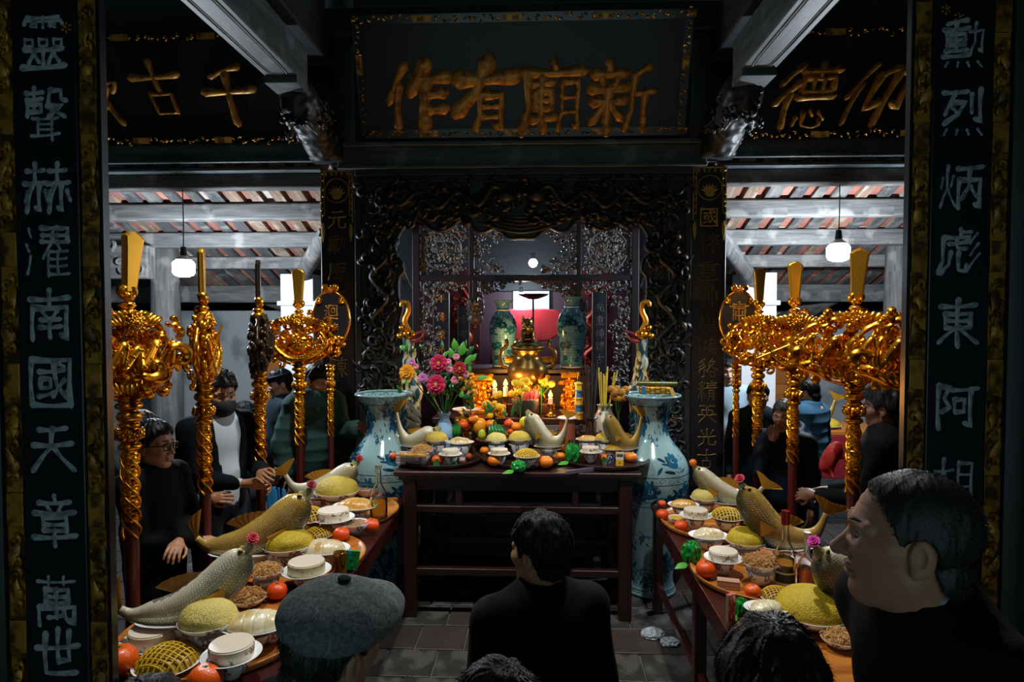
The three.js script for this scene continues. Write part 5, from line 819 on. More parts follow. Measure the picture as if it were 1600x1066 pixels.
for (const [k, x, d, y] of [['LF', -1.11, 4.02, 0.71], ['LM', -1.11, 3.22, 0.71], ['LN', -1.11, 2.42, 0.71], ['RF', 1.25, 3.88, 0.71], ['RM', 1.25, 3.1, 0.71], ['RN', 1.25, 2.34, 0.71], ['AL', -0.53, 4.4, 0.97], ['AM', 0.04, 4.42, 0.97], ['AR', 0.62, 4.4, 0.97]])
  single('round_tray', y > 0.9 ? tg2 : tg, y > 0.9 ? M.redWood : M.trayWood, (y > 0.9 ? 'dark' : 'golden brown') + ' round wooden tray of dishes ' + TR[k], 'tray', [x, y, -d], 0, 'round wooden trays');
// ---------------------------------------------------------------- dishes
const motif = canvasTex(256, 64, (c, w, h) => { c.fillStyle = '#e9edf0'; c.fillRect(0, 0, w, h); for (let i = 0; i < 5; i++) { const x = 25 + i * 51; c.fillStyle = ['#7a5a78', '#3a5a8a'][i % 2]; for (let k = 0; k < 5; k++) { c.beginPath(); c.ellipse(x + cos(k * 1.26) * 6, 32 + sin(k * 1.26) * 6, 4, 3, k, 0, 7); c.fill(); } c.fillStyle = '#4a7a4a'; c.fillRect(x + 9, 36, 8, 3); } });
const bowlMat = mat(0xffffff, 0.16, { map: motif, clearcoat: 0.4 });
const bowlGeo = lathe([[0.001, 0], [0.45, 0], [0.46, 0.08], [0.72, 0.24], [0.92, 0.46], [1.0, 0.66], [0.96, 0.67], [0.86, 0.46], [0.6, 0.26], [0.001, 0.18]], 36);
const plateGeo = lathe([[0.001, 0], [0.55, 0], [0.58, 0.05], [0.8, 0.1], [1.0, 0.2], [0.98, 0.22], [0.78, 0.13], [0.5, 0.08], [0.001, 0.08]], 40);
function lump(f, lo, hi, cell) { return nets(f, lo, hi, cell); }
const n3 = (x, y, z, k, a) => a * noise3(x * k, y * k, z * k);
const domeGeo = [0, 1, 2].map((i) => new THREE.SphereGeometry(1, 44, 22, 0, 2 * PI, 0, PI * 0.52)).map((g, i) => { const p = g.attributes.position; for (let k = 0; k < p.count; k++) { const x = p.getX(k), y = p.getY(k), z = p.getZ(k), s = 1 + n3(x + i * 9, y, z, 2.2, 0.05) + n3(x, y + i * 5, z, 26, 0.014); p.setXYZ(k, x * s, Math.max(-0.02, y * s * (1 - 0.12 * y)), z * s); } g.computeVertexNormals(); return g; });
const riceBump = tex(256, (u, v) => [Math.max(vnoise(u * 60, v * 60, 60, 7), vnoise(u * 70 + 3, v * 70, 70, 8))], false);
const rice = (c1, c2) => mat(0xffffff, 0.6, { map: tex(128, (u, v) => mix(hex(c1), hex(c2), vnoise(u * 40, v * 40, 40, 9) * 0.7 + fbm(u * 4, v * 4, 4, 10, 3) * 0.4)), bumpMap: riceBump, bumpScale: 0.003, tri: 0.16 });
const RICE = { bright: rice('#c9ae14', '#a88d08'), pale: rice('#d8c877', '#b9a54e'), mid: rice('#cdb648', '#a8902a') };
const chickenGeo = [0, 1].map((v) => nets((x, y, z) => { let d = sdEll(x, y, z, [0, 0.05, 0], [0.92, 0.5, 0.62]); d = smin(d, sdEll(x, y, z, [0.35, 0.16, 0.1], [0.45, 0.36, 0.4]), 0.15); d = smin(d, sdCap(x, y, z, [-0.5, 0.12, 0.3], [-0.85, 0.1, 0.1], 0.2, 0.1), 0.12); if (v) d = smin(d, sdEll(x, y, z, [-0.2, 0.22, -0.12], [0.42, 0.32, 0.3]), 0.15); for (let k = 0; k < 4; k++) d += 0.022 * Math.exp(-(((x + 0.5 - k * 0.33 + 0.22 * z + 0.1 * y) / 0.03) ** 2)); return Math.max(d + n3(x, y, z, 5, 0.018), -y - 0.02); }, [-1.15, -0.08, -0.85], [1.15, 0.75, 0.85], 0.045));
const skinMats = [['#d8b878', '#c08a34'], ['#cdbd9a', '#b98f4a'], ['#d9cfae', '#c0a468']].map(([a, b], i) => mat(0xffffff, 0.32, { map: tex(128, (u, v) => mix(hex(a), hex(b), sstep(0.4, 0.65, fbm(u * 3, v * 3, 3, 200 + i, 4)))), bumpMap: tFine, bumpScale: 0.0008, clearcoat: 0.3, clearcoatRoughness: 0.3, tri: 0.25 }));
const hamGeo = lathe([[0.001, 0], [0.97, 0], [1.0, 0.04], [1.0, 0.6], [0.96, 0.66], [0.001, 0.67]], 40);
const hamMats = [['#c9b79a', '#7d6a4c'], ['#b8ad86', '#8a8258'], ['#d3c8b2', '#7a5a44']].map(([a, b], i) => mat(0xffffff, 0.45, { map: tex(128, (u, v) => mix(hex(a), hex(b), sstep(0.62, 0.74, fbm(u * 12, v * 12, 12, 210 + i, 3)))), tri: 0.14 }));
const flossMats = [mat(0xb98a4e, 0.75), mat(0xa8763a, 0.75)];
const flossGeo = [0, 1].map(() => { const l = [domeGeo[1].clone().scale(0.93, 0.55, 0.93)]; for (let i = 0; i < 260; i++) { const a = rr(0, 2 * PI), e = Math.acos(rnd()), r = 0.95, p = V(cos(a) * sin(e) * r, cos(e) * 0.6, sin(a) * sin(e) * r), q = rr(0, 6.3), L = rr(0.12, 0.3), t = V(cos(q), rr(-0.3, 0.3), sin(q)).multiplyScalar(L); l.push(sweep([p.clone().sub(t), p.clone().add(V(0, 0.06, 0)), p.clone().add(t)], 0.022, 4)); } return merge(l); });
const latticeGeo = (() => { const l = [], pt = (x, z) => { const r = Math.min(1, x * x + z * z); return V(x, 0.62 * Math.sqrt(Math.max(0, 1 - r)) + 0.01, z); }; for (const dir of [0, 1]) for (let k = -4; k <= 4; k++) { const c = k * 0.2, m = Math.sqrt(Math.max(0.01, 1 - c * c)), pts = []; for (let i = 0; i <= 14; i++) { const t = (i / 14 * 2 - 1) * m * 0.99, a = dir ? 0.785 : -0.785, x = cos(a) * t - sin(a) * c, z = sin(a) * t + cos(a) * c; pts.push(pt(x, z)); } l.push(sweep(pts, 0.032, 5)); } return merge(l); })();
const MEATS = { brown: mat(0x6a4620, 0.4), dark: mat(0x4a3418, 0.35), gold: mat(0x9a7212, 0.4) };
const names2 = {};
function uniq(s) { names2[s] = (names2[s] ?? 0) + 1; return s; }
const plateMesh = (r, p, label) => single('plate', plateGeo.clone().scale(r, r, r), M.porcelain, label, 'plate', p, 0, 'white plates');
const bowlMesh = (r, h, p, label, turn = 0) => single('bowl', bowlGeo.clone().scale(r, h / 0.67, r), bowlMat, label, 'bowl', p, turn, 'white bowls');
const LV = 0.062;
// fish: spine in the xy plane, head towards +x
// carp skin: dark scaled back, gold flanks, pale belly (canvas rows run round the body, back at a quarter of the height)
const fishSkin = (back, flank, belly) => canvasTex(1024, 512, (c, w, h) => { for (let j = 0; j < h; j += 2) { const t = Math.abs(((j / h - 0.25 + 1.5) % 1) - 0.5) * 2, k = 1 - t; const m = mix(mix(hex(back), hex(flank), sstep(0.2, 0.48, k)), hex(belly), sstep(0.5, 0.72, k)); c.fillStyle = `rgb(${m.map((x) => Math.round(x * 255))})`; c.fillRect(0, j, w, 2); } for (let j = 0; j < 34; j++) { const v = j / 34, k = 1 - Math.abs(((v - 0.25 + 1.5) % 1) - 0.5) * 2; if (k > 0.7) continue; for (let i = 0; i < 46; i++) { const x = (i + (j & 1) * 0.5) * w / 46, y = (j + 0.5) * h / 34; c.strokeStyle = 'rgba(40,36,20,0.55)'; c.lineWidth = 2; c.beginPath(); c.arc(x, y, 10, -1.3, 1.3); c.stroke(); if (hash(i, j, 5) > 0.35) { c.fillStyle = `rgba(235,235,215,${0.12 + 0.3 * hash(i, j, 6)})`; c.beginPath(); c.ellipse(x + 4, y, 4, 5, 0, 0, 7); c.fill(); } } } });
const skinA = fishSkin('#4a4a3a', '#a2966e', '#e2dac2'), skinB = fishSkin('#46401f', '#94701f', '#c09a48');
const scaleBump = canvasTex(1024, 512, (c, w, h) => { c.fillStyle = '#808080'; c.fillRect(0, 0, w, h); for (let j = 0; j < 34; j++) for (let i = 45; i >= 0; i--) { const x = (i + (j & 1) * 0.5) * w / 46, y = (j + 0.5) * h / 34, g = c.createRadialGradient(x, y, 1, x, y, 13); g.addColorStop(0, '#a0a0a0'); g.addColorStop(0.75, '#e0e0e0'); g.addColorStop(1, '#404040'); c.fillStyle = g; c.beginPath(); c.arc(x, y, 12.5, 0, 7); c.fill(); } }); scaleBump.colorSpace = THREE.NoColorSpace;
const fishMats = [mat(0xffffff, 0.26, { map: skinA, bumpMap: scaleBump, bumpScale: 0.004, metalness: 0.15, clearcoat: 0.6, clearcoatRoughness: 0.2 }), mat(0xffffff, 0.26, { map: skinB, bumpMap: scaleBump, bumpScale: 0.004, metalness: 0.15, clearcoat: 0.6, clearcoatRoughness: 0.2 })];
const finMat = mat(0xa8741c, 0.4, { side: THREE.DoubleSide }), bellyMat = mat(0xcaa860, 0.32, { clearcoat: 0.4 }), headMat = mat(0x9a9468, 0.3, { clearcoat: 0.5 });
function finGeo(r, a0, a1, n, fork) { const pos = [0, 0, 0], idx = []; for (let i = 0; i <= n; i++) { const t = i / n, a = lerp(a0, a1, t), R = r * (1 - fork * sin(PI * t)), z = (i & 1 ? 0.035 : -0.035) * r; pos.push(cos(a) * R * 0.5, sin(a) * R * 0.5, z * 0.6, cos(a) * R, sin(a) * R, z); if (i) { const q = 1 + i * 2; idx.push(0, q - 2, q, q - 2, q - 1, q, q, q - 1, q + 1); } } const g = new THREE.BufferGeometry(); g.setAttribute('position', new THREE.Float32BufferAttribute(pos, 3)); g.setIndex(idx); g.computeVertexNormals(); const b = g.clone().translate(0, 0, -0.02 * r); return merge([g, b]); }
function fish(p, len, turn, o, label, flowerColor, flowerLabel) {
  const t = thing('whole_fish', label, 'fish', p, turn), { tl = 0.35, hl = 0.45, fat = 0.13, mt = 0, tail = 0.3, roll = 0 } = o, L = len;
  const ctl = [[-0.5, tl, 0], [-0.4, tl * 0.45 + 0.03, 0], [-0.25, 0.075 + tl * 0.1, 0], [-0.02, 0.11, 0], [0.2, 0.14 + hl * 0.2, 0], [0.36, 0.12 + hl * 0.55, 0], [0.47, 0.1 + hl * 0.9, 0], [0.52, 0.1 + hl * 1.05, 0]].map(([x, y, z]) => [x * L, y * L, z]);
  const c = spline(ctl, 34), rad = (s) => L * lerp(0.04, fat * 1.5, sstep(0.02, 0.5, s)) * (s > 0.7 ? 1 - 0.8 * ((s - 0.7) / 0.3) ** 1.7 : 1);
  const body = sweep(c, rad, 16, 0.62), uv = body.attributes.uv; for (let i = 0; i < uv.count; i++) uv.setXY(i, uv.getX(i) / L * 0.8, uv.getY(i) * 10);
  const g = new THREE.Group(); part('body', body, fishMats[mt], t);
  const e = c[0], d0 = c[0].clone().sub(c[3]).normalize(), a = Math.atan2(d0.y, d0.x);
  const f = part('tail_fin', finGeo(tail * L, -0.95, 0.95, 16, 0.42), finMat, t); f.position.copy(e).addScaledVector(d0, -0.02 * L); f.rotation.z = a;
  const mid = c[15], q = part('dorsal_fin', finGeo(0.27 * L, 0.5, 2.5, 14, 0.25), finMat, t); q.position.copy(mid).add(V(0.02 * L, rad(0.45) * 0.55, 0)); q.rotation.z = 0.25;
  for (const s of [-1, 1]) { const w = part('side_fin', finGeo(0.2 * L, -0.6, 0.6, 10, 0.1), finMat, t), k = c[24]; w.position.copy(k).add(V(0, -rad(0.7) * 0.35, s * rad(0.7) * 0.55)); w.rotation.set(0, s * 0.5, PI + 0.9); }
  const hd = c[29], hr = rad(29 / 34), dir = c[33].clone().sub(c[28]).normalize(), ha = Math.atan2(dir.y, dir.x);
  const hx = (g) => g.rotateZ(ha).translate(hd.x, hd.y, 0);
  part('head', [hx(nets((x, y, z) => { let q = sdCap(x, y, z, [-0.45, 0, 0], [0.9, 0.06, 0], 0.84, 0.24); q = smin(q, sdCap(x, y, z, [0.3, -0.2, 0], [1.1, -0.2, 0], 0.34, 0.1), 0.2); q = smin(q, sdCap(x, y, z, [0.8, 0.1, 0], [1.22, 0.08, 0], 0.2, 0.11), 0.15); return Math.max(q, -sdCap(x, y, z, [0.95, -0.07, 0], [1.5, -0.05, 0], 0.03, 0.09)); }, [-1.5, -1.1, -1.1], [1.6, 1.1, 1.1], 0.07).scale(hr * 0.95, hr * 0.95, hr * 0.6))], headMat, t);
  part('gill', [-1, 1].map((s) => hx(sweep(Array.from({ length: 14 }, (_, i) => { const u = -1.1 + i * 0.17; return V(-0.05 - cos(u) * 0.42 * hr + 0.1 * hr, sin(u) * 0.66 * hr, s * hr * (0.5 - 0.16 * Math.abs(u))); }), (u) => 0.035 * hr * sin(PI * (0.1 + 0.8 * u)), 5))), mat(0x4a3c1e, 0.4), t);
  const ringMat = mat(0xc8a850, 0.3);
  for (const s of [-1, 1]) part('eye_ring', [ball(hr * 0.2, hr * 0.2, hr * 0.07, hd.x + cos(ha) * hr * 0.45 - sin(ha) * hr * 0.3, hd.y + sin(ha) * hr * 0.45 + cos(ha) * hr * 0.3, s * hr * 0.36, 10)], ringMat, t);
  for (const s of [-1, 1]) part('eye', [ball(hr * 0.13, hr * 0.13, hr * 0.08, hd.x + cos(ha) * hr * 0.45 - sin(ha) * hr * 0.3, hd.y + sin(ha) * hr * 0.45 + cos(ha) * hr * 0.3, s * hr * 0.4, 10)], mat(0x14130e, 0.15), t);
  if (flowerColor) { const m = V(hd.x + cos(ha) * hr * 1.25, hd.y + sin(ha) * hr * 1.25, 0).applyAxisAngle(V(0, 1, 0), turn).add(p.isVector3 ? p : V(...p)); const r = thing('mouth_flower', flowerLabel, 'flower', m); if (flowerColor === 0xe0701a) { part('fruit', ball(0.024, 0.024, 0.024, 0, 0.012, 0, 14), mat(flowerColor, 0.25), r); part('stem_end', ball(0.006, 0.004, 0.006, 0, 0.035, 0, 6), M.leaf, r); } else { petalFlower(0.027, 3, mat(flowerColor, 0.5), false, r, V(0, 0.014, 0), V(dir.x * cos(turn), 0.8, 0.6)); part('sepal', ball(0.012, 0.012, 0.012, 0, 0, 0, 8), M.leaf, r); } }
  return t;
}
// tangerines
const tangGeo = (() => { const g = new THREE.SphereGeometry(1, 28, 20), p = g.attributes.position; for (let i = 0; i < p.count; i++) { const x = p.getX(i), y = p.getY(i), z = p.getZ(i), r = Math.hypot(x, z), k = 1 - 0.16 * Math.exp(-r * r * 9); p.setXYZ(i, x, y * 0.84 * k, z); } g.computeVertexNormals(); return g; })();
const tangMats = [0xe0570a, 0xd8480a, 0xe87a12].map((c) => mat(c, 0.32, { bumpMap: tFine, bumpScale: 0.0012, clearcoat: 0.25, tri: 0.08 }));
const tgs = project(tangGeo, 2); tgs.userData.done = true;
function tangerine(p, r, label, leafy, mi = 0) { const t = thing('tangerine', label, 'fruit', V(p.x, p.y + r * 0.8, p.z), rr(0, 6)); const b = part('peel', tgs, tangMats[mi], t); b.scale.setScalar(r); part('stem', [cyl(0.05 * r, 0.08 * r, 0.12 * r, 0, 0.74 * r, 0, 6), Array.from({ length: 5 }, (_, i) => ball(0.12 * r, 0.03 * r, 0.06 * r, cos(i * 1.26) * 0.1 * r, 0.72 * r, sin(i * 1.26) * 0.1 * r, 6))], M.leaf, t); if (leafy) { const l = part('leaf', leafGeo(r * 2.4, r * 0.55, 0.3), M.leaf, t); l.position.set(0, r * 0.2, r); l.rotation.set(2.6, -t.rotation.y, 0); l.rotation.order = 'YXZ'; l.position.set(sin(-t.rotation.y) * r, r * 0.5, cos(t.rotation.y) * r); } return t; }
function addDish(kind, px, py, w, lv, tray, y0, extra, v = 0) {
  const up = y0 > 0.9 && py < 700 ? 0.112 : LV, y = y0 + (lv ? up : 0.001), p = onY(px, py, y), d = -p.z, r = w / 2 * d / F, where = TR[tray], turn = rr(-0.4, 0.4);
  if (lv) { const bp = p.clone().setY(y0); bowlMesh(Math.min(0.075, r * 0.8), up - 0.001, bp, `white bowl under the ${extra} ${kindWord[kind]} ${where}`, rr(0, 6)); }
  if (kind === 'rice') { bowlMesh(r * 1.02, r * 0.42, p, `white bowl heaped with ${extra} sticky rice ${where}`); const o = single('sticky_rice', domeGeo[v % 3].clone().scale(r * 0.95, r * 0.78, r * 0.95), RICE[extra.includes('bright') ? 'bright' : extra.includes('pale') ? 'pale' : 'mid'], `${extra} dome of sticky rice ${where}`, 'rice', V(p.x, y + r * 0.4, p.z), rr(0, 6)); return o; }
  if (kind === 'chicken') { plateMesh(r * 1.12, p, `white plate under the ${extra} boiled chicken ${where}`).scale.z = 0.78; return single('boiled_chicken', chickenGeo[v % 2].clone().scale(r * 0.98, r * 0.85, r * 0.98), skinMats[v % 3], `${extra} boiled chicken ${where}`, 'chicken', V(p.x, y + r * 0.11, p.z), turn); }
  if (kind === 'ham') { plateMesh(r * 1.35, p, `white plate under the ${extra} pork roll ${where}`); const t = thing('pork_roll', `${extra} thick slice of pork roll ${where}`, 'meat', V(p.x, y + r * 0.12, p.z), rr(0, 6)); part('slice', hamGeo.clone().scale(r, r * 0.95, r), hamMats[v % 3], t); part('cut_face', cyl(r * 0.95, r * 0.95, 0.002, 0, r * 0.95 * 0.67 + 0.001, 0, 36), mat(0xcfc4b4, 0.4), t); return t; }
  if (kind === 'floss') { bowlMesh(r * 1.02, r * 0.5, p, `white bowl filled with ${extra} meat floss ${where}`); return single('meat_floss', flossGeo[v % 2].clone().scale(r * 0.92, r * 0.85, r * 0.92), flossMats[v % 2], `${extra} heap of shredded meat floss ${where}`, 'meat', V(p.x, y + r * 0.42, p.z), rr(0, 6)); }
  if (kind === 'lattice') { plateMesh(r * 1.12, p, `white plate under the ${extra} latticed mound ${where}`); const t = thing('latticed_mound', `${extra} glazed mound laced with yellow strands ${where}`, 'food', V(p.x, y + r * 0.13, p.z), rr(0, 6)); part('mound', domeGeo[v % 3].clone().scale(r * 0.97, r * 0.6, r * 0.97), MEATS[extra.includes('dark') ? 'dark' : extra.includes('golden') ? 'gold' : 'brown'], t); part('strands', latticeGeo.clone().scale(r, r, r), mat(0xc9a21c, 0.45), t); return t; }
  if (kind === 'stew') { bowlMesh(r, r * 0.72, p, `white bowl of ${extra} stew ${where}`); const l = []; for (let i = 0; i < 40; i++) { const a = rr(0, 6.3), q = r * 0.85 * Math.sqrt(rnd()); l.push(ball(r * rr(0.06, 0.13), r * rr(0.05, 0.1), r * rr(0.06, 0.13), cos(a) * q, rr(-0.02, 0.05) * r, sin(a) * q, 6)); } const o = single('chopped_food', [cyl(r * 0.88, r * 0.8, r * 0.1, 0, 0, 0, 24), l], mat(extra.includes('green') ? 0x4a6a2a : extra.includes('yellow') ? 0xb8962a : 0x8a6a44, 0.5), `${extra} chopped food in the bowl ${where}`, 'food', V(p.x, y + r * 0.6, p.z)); o.userData.kind = 'stuff'; return o; }
}
const kindWord = { rice: 'rice bowl', chicken: 'chicken plate', ham: 'pork roll plate', floss: 'floss bowl', lattice: 'mound plate', stew: 'stew' };
const Y1 = 0.724, Y2 = 0.984;
const DISHES = [
  ['rice', 526, 781, 70, 1, 'LF', 'golden', 0], ['chicken', 556, 797, 66, 1, 'LF', 'tan', 0], ['stew', 575, 776, 44, 0, 'LF', 'brown', 0], ['ham', 521, 815, 50, 1, 'LF', 'speckled', 2], ['lattice', 480, 815, 60, 1, 'LF', 'olive brown', 1], ['stew', 554, 833, 48, 0, 'LF', 'nutty', 1], ['lattice', 497, 840, 46, 0, 'LF', 'glossy', 2],
  ['ham', 384, 888, 68, 0, 'LM', 'green grey', 1], ['rice', 450, 866, 78, 1, 'LM', 'bright yellow', 1], ['chicken', 506, 865, 76, 1, 'LM', 'creamy', 1], ['ham', 479, 898, 58, 1, 'LM', 'broad', 1], ['floss', 416, 904, 52, 1, 'LM', 'sandy', 0],
  ['ham', 240, 1008, 74, 0, 'LN', 'plain', 0], ['lattice', 262, 1044, 94, 0, 'LN', 'golden', 2], ['rice', 326, 986, 92, 1, 'LN', 'pale yellow', 2], ['chicken', 398, 984, 104, 1, 'LN', 'glistening', 2], ['ham', 362, 1030, 70, 1, 'LN', 'marbled', 2], ['floss', 388, 946, 56, 0, 'LN', 'fluffy', 1], ['stew', 424, 1000, 60, 0, 'LN', 'green', 0],
  ['rice', 1100, 786, 42, 1, 'RF', 'pale', 0], ['chicken', 1068, 793, 44, 1, 'RF', 'amber', 0], ['ham', 1087, 810, 37, 1, 'RF', 'white topped', 0], ['lattice', 1136, 812, 48, 1, 'RF', 'dark', 1], ['stew', 1058, 818, 28, 0, 'RF', 'yellow', 0],
  ['chicken', 1107, 842, 56, 1, 'RM', 'golden', 1], ['rice', 1164, 856, 58, 1, 'RM', 'bright yellow', 2], ['ham', 1130, 877, 44, 1, 'RM', 'fatty speckled', 2], ['floss', 1188, 892, 55, 1, 'RM', 'rusty', 1],
  ['lattice', 1216, 938, 52, 0, 'RN', 'amber', 2], ['rice', 1266, 976, 108, 0, 'RN', 'bright yellow huge', 0], ['chicken', 1196, 956, 60, 1, 'RN', 'pallid', 2], ['floss', 1312, 1010, 56, 0, 'RN', 'ginger', 0],
  ['rice', 683, 694, 36, 1, 'AL', 'yellow', 0], ['chicken', 719, 695, 40, 1, 'AL', 'fawn', 1], ['floss', 660, 711, 34, 1, 'AL', 'tawny', 0], ['ham', 704, 713, 28, 1, 'AL', 'mottled', 2],
  ['rice', 812, 693, 36, 1, 'AM', 'yellow', 1], ['rice', 776, 694, 34, 1, 'AM', 'pale', 2], ['ham', 780, 712, 27, 1, 'AM', 'ivory', 0], ['lattice', 823, 716, 38, 1, 'AM', 'golden', 1], ['ham', 861, 704, 26, 0, 'AM', 'greyish', 1],
  ['chicken', 918, 690, 34, 1, 'AR', 'honey', 0], ['rice', 945, 692, 30, 1, 'AR', 'yellow', 2], ['lattice', 957, 704, 32, 1, 'AR', 'golden', 0], ['ham', 923, 709, 27, 1, 'AR', 'pebbled', 2],
];
for (const [k, px, py, w, lv, tr, ex, v] of DISHES) addDish(k, px, py, w, lv, tr, tr[0] === 'A' ? Y2 : Y1, ex, v);
const TANG = [[533, 845, 27, 'LF', 'deep orange tangerine beside the glossy mound'], [580, 831, 26, 'LF', 'orange tangerine at the tray rim'], [433, 936, 33, 'LM', 'orange tangerine with stalk beside the floss bowl'], [368, 926, 28, 'LM', 'dull orange tangerine behind the floss'], [187, 1052, 56, 'LN', 'big red orange tangerine beside the pork roll'], [322, 1082, 56, 'LN', 'big orange tangerine at the tray rim'], [1035, 812, 20, 'RF', 'red orange tangerine on green leaf at the tray rim'], [1064, 830, 21, 'RF', 'red tangerine below the yellow stew'], [1034, 793, 14, 'RF', 'small tangerine behind the amber chicken'], [1103, 902, 32, 'RM', 'plump orange tangerine at the tray rim'], [1176, 934, 26, 'RN', 'orange tangerine behind the pallid chicken'],
  [684, 727, 20, 'AL', 'orange tangerine with hanging leaf'], [731, 718, 13, 'AL', 'small orange beside the fawn chicken'], [615, 717, 13, 'AL', 'small orange behind the paper stack'], [772, 728, 21, 'AM', 'round orange at the tray rim'], [853, 731, 23, 'AM', 'large orange beside the golden mound'], [757, 710, 15, 'AM', 'orange tangerine beside the ivory pork roll'], [876, 718, 14, 'AM', 'small tangerine behind the large orange'], [914, 720, 17, 'AR', 'red orange tangerine beside the green packet'], [943, 722, 16, 'AR', 'tangerine with leaf behind the small boxes'], [986, 722, 19, 'AR', 'bright orange beside the yellow box'], [1004, 713, 18, 'AR', 'bright orange at the outer tray rim']];
TANG.forEach(([px, py, w, tr, lab], i) => { const p = onY(px, py, tr[0] === 'A' ? Y2 : Y1); tangerine(p, w / 2 * -p.z / F, lab + ' ' + TR[tr], i === 11 || i === 19, i < 4 || (i > 5 && i < 10) ? 1 : i > 13 ? 2 : 0); });
// fish on oval plates
function fishPlate(px, py, tr, len, turn, o, desc, fc, fl) {
  const y0 = tr[0] === 'A' ? Y2 : Y1, lv = o.lv ?? LV, p = onY(px, py, y0 + lv), where = TR[tr];
  if (lv) bowlMesh(0.065, lv - 0.001, p.clone().setY(y0), `white bowl under the fish plate ${where}`);
  const pl = plateMesh(len * 0.36, p, `white oval plate under the whole fish ${where}`); pl.scale.set(1.1, 0.8, 0.62); pl.rotation.y = turn;
  fish(V(p.x, p.y + 0.012 - len * 0.02, p.z), len, turn, o, `${desc} ${where}`, fc, fc ? `${fl} ${where}` : '');
}
fishPlate(500, 778, 'LF', 0.44, 0.12, { tl: 0.34, hl: 0.36, fat: 0.115 }, 'silver brown whole carp with raised tail', 0x98060f, 'red bloom in the mouth of the carp');
fishPlate(392, 868, 'LM', 0.5, 0.25, { tl: 0.2, hl: 0.44, fat: 0.13, mt: 1 }, 'olive gold whole carp with fanned tail', 0x80050e, 'dark red bloom in the mouth of the carp');
fishPlate(288, 972, 'LN', 0.44, 0.3, { tl: 0.16, hl: 0.46, fat: 0.12 }, 'pale silver whole carp rearing its head', 0xb00a2c, 'crimson bloom in the mouth of the carp');
fishPlate(1140, 788, 'RF', 0.4, PI - 0.15, { tl: 0.28, hl: 0.42, fat: 0.11 }, 'pale golden whole carp with curled tail', 0xe0701a, 'orange cherry tomato in the mouth of the carp');
fishPlate(1226, 858, 'RM', 0.42, PI + 0.05, { tl: 0.42, hl: 0.62, fat: 0.13, mt: 1 }, 'brown gold whole carp with tall fanned tail', 0xa81028, 'red bloom in the mouth of the upright carp');
fishPlate(1340, 940, 'RN', 0.46, PI + 0.5, { tl: 0.1, hl: 0.4, fat: 0.13 }, 'dark silver whole carp half hidden by the man', 0xc0188a, 'magenta bloom in the mouth of the carp');
fishPlate(650, 700, 'AL', 0.3, -0.25, { tl: 0.8, hl: 0.3, fat: 0.17, tail: 0.42 }, 'grey gold whole fish with dark tail raised high');
fishPlate(857, 700, 'AM', 0.27, PI + 0.1, { tl: 0.75, hl: 0.75, fat: 0.17, tail: 0.34 }, 'pale whole fish bent like a horseshoe');
fishPlate(976, 704, 'AR', 0.26, PI + 0.35, { tl: 0.85, hl: 0.8, fat: 0.17, mt: 1, tail: 0.45 }, 'amber whole fish with broad tail raised high');
// ---------------------------------------------------------------- bottles, packets, fruit
function bottle(px, py, hpx, tr, label, o = {}) {
  const p = onY(px, py, tr[0] === 'A' ? Y2 : Y1), h = hpx * -p.z / F, t = thing('glass_bottle', label, 'bottle', p), r = h * (o.r ?? 0.16), q = (k) => h * k;
  part('glass', lathe([[0.001, 0], [r * 0.95, 0], [r, q(0.02)], [r, q(0.42)], [r * 0.85, q(0.52)], [r * 0.36, q(0.66)], [r * 0.3, q(0.95)], [r * 0.36, q(0.96)], [r * 0.36, q(1)], [r * 0.24, q(1)], [r * 0.22, q(0.68)], [r * 0.75, q(0.52)], [r * 0.9, q(0.42)], [r * 0.9, q(0.03)], [0.001, q(0.03)]], 28), mat(0xffffff, 0.03, { transmission: 1, thickness: 0.01, ior: 1.45 }), t);
  part('liquid', lathe([[0.001, q(0.032)], [r * 0.885, q(0.032)], [r * 0.885, q(0.4)], [r * 0.001, q(0.4)]], 24), mat(o.liquid ?? 0xdfe8d8, 0.02, { transmission: 1, thickness: 0.02, ior: 1.33, attenuationColor: new THREE.Color(o.liquid ?? 0xcfe0c0), attenuationDistance: 0.2 }), t);
  part('cap', cyl(r * 0.4, r * 0.4, q(o.cap ?? 0.06), 0, q(1) - q(0.01), 0, 16), mat(o.capColor ?? 0x9a9a90, 0.35, { metalness: 0.5 }), t);
  if (o.label) part('paper_label', new THREE.CylinderGeometry(r * 1.01, r * 1.01, q(0.2), 24, 1, true).translate(0, q(0.13), 0), mat(0xffffff, 0.5, { map: canvasTex(256, 64, (c, w, hh) => { c.fillStyle = o.label; c.fillRect(0, 0, w, hh); c.fillStyle = '#26302c'; c.fillRect(0, 8, w, 40); c.fillStyle = '#d8d8cc'; c.fillRect(150, 14, 50, 28); }), side: THREE.DoubleSide }), t);
}
bottle(592, 812, 86, 'LF', 'clear glass bottle of yellowish rice wine beside the blue floor vase', { liquid: 0xd8c860 });
bottle(1163, 822, 62, 'RF', 'small grey glass bottle with pale neck before the dark mound', { liquid: 0x7a6a70, capColor: 0xcfcabc });
bottle(1226, 915, 108, 'RM', 'tall clear liquor bottle with dark label and red neck', { label: '#d8d8d0', capColor: 0x8a1c1c, cap: 0.2, r: 0.145 });
bottle(1260, 925, 92, 'RM', 'clear wine bottle with brown drink beside the liquor bottle', { liquid: 0x8a4a20, capColor: 0xb0a890, r: 0.15 });
bottle(735, 712, 36, 'AL', 'tiny green glass bottle behind the fawn chicken', { liquid: 0x2a5a2a, r: 0.14 });
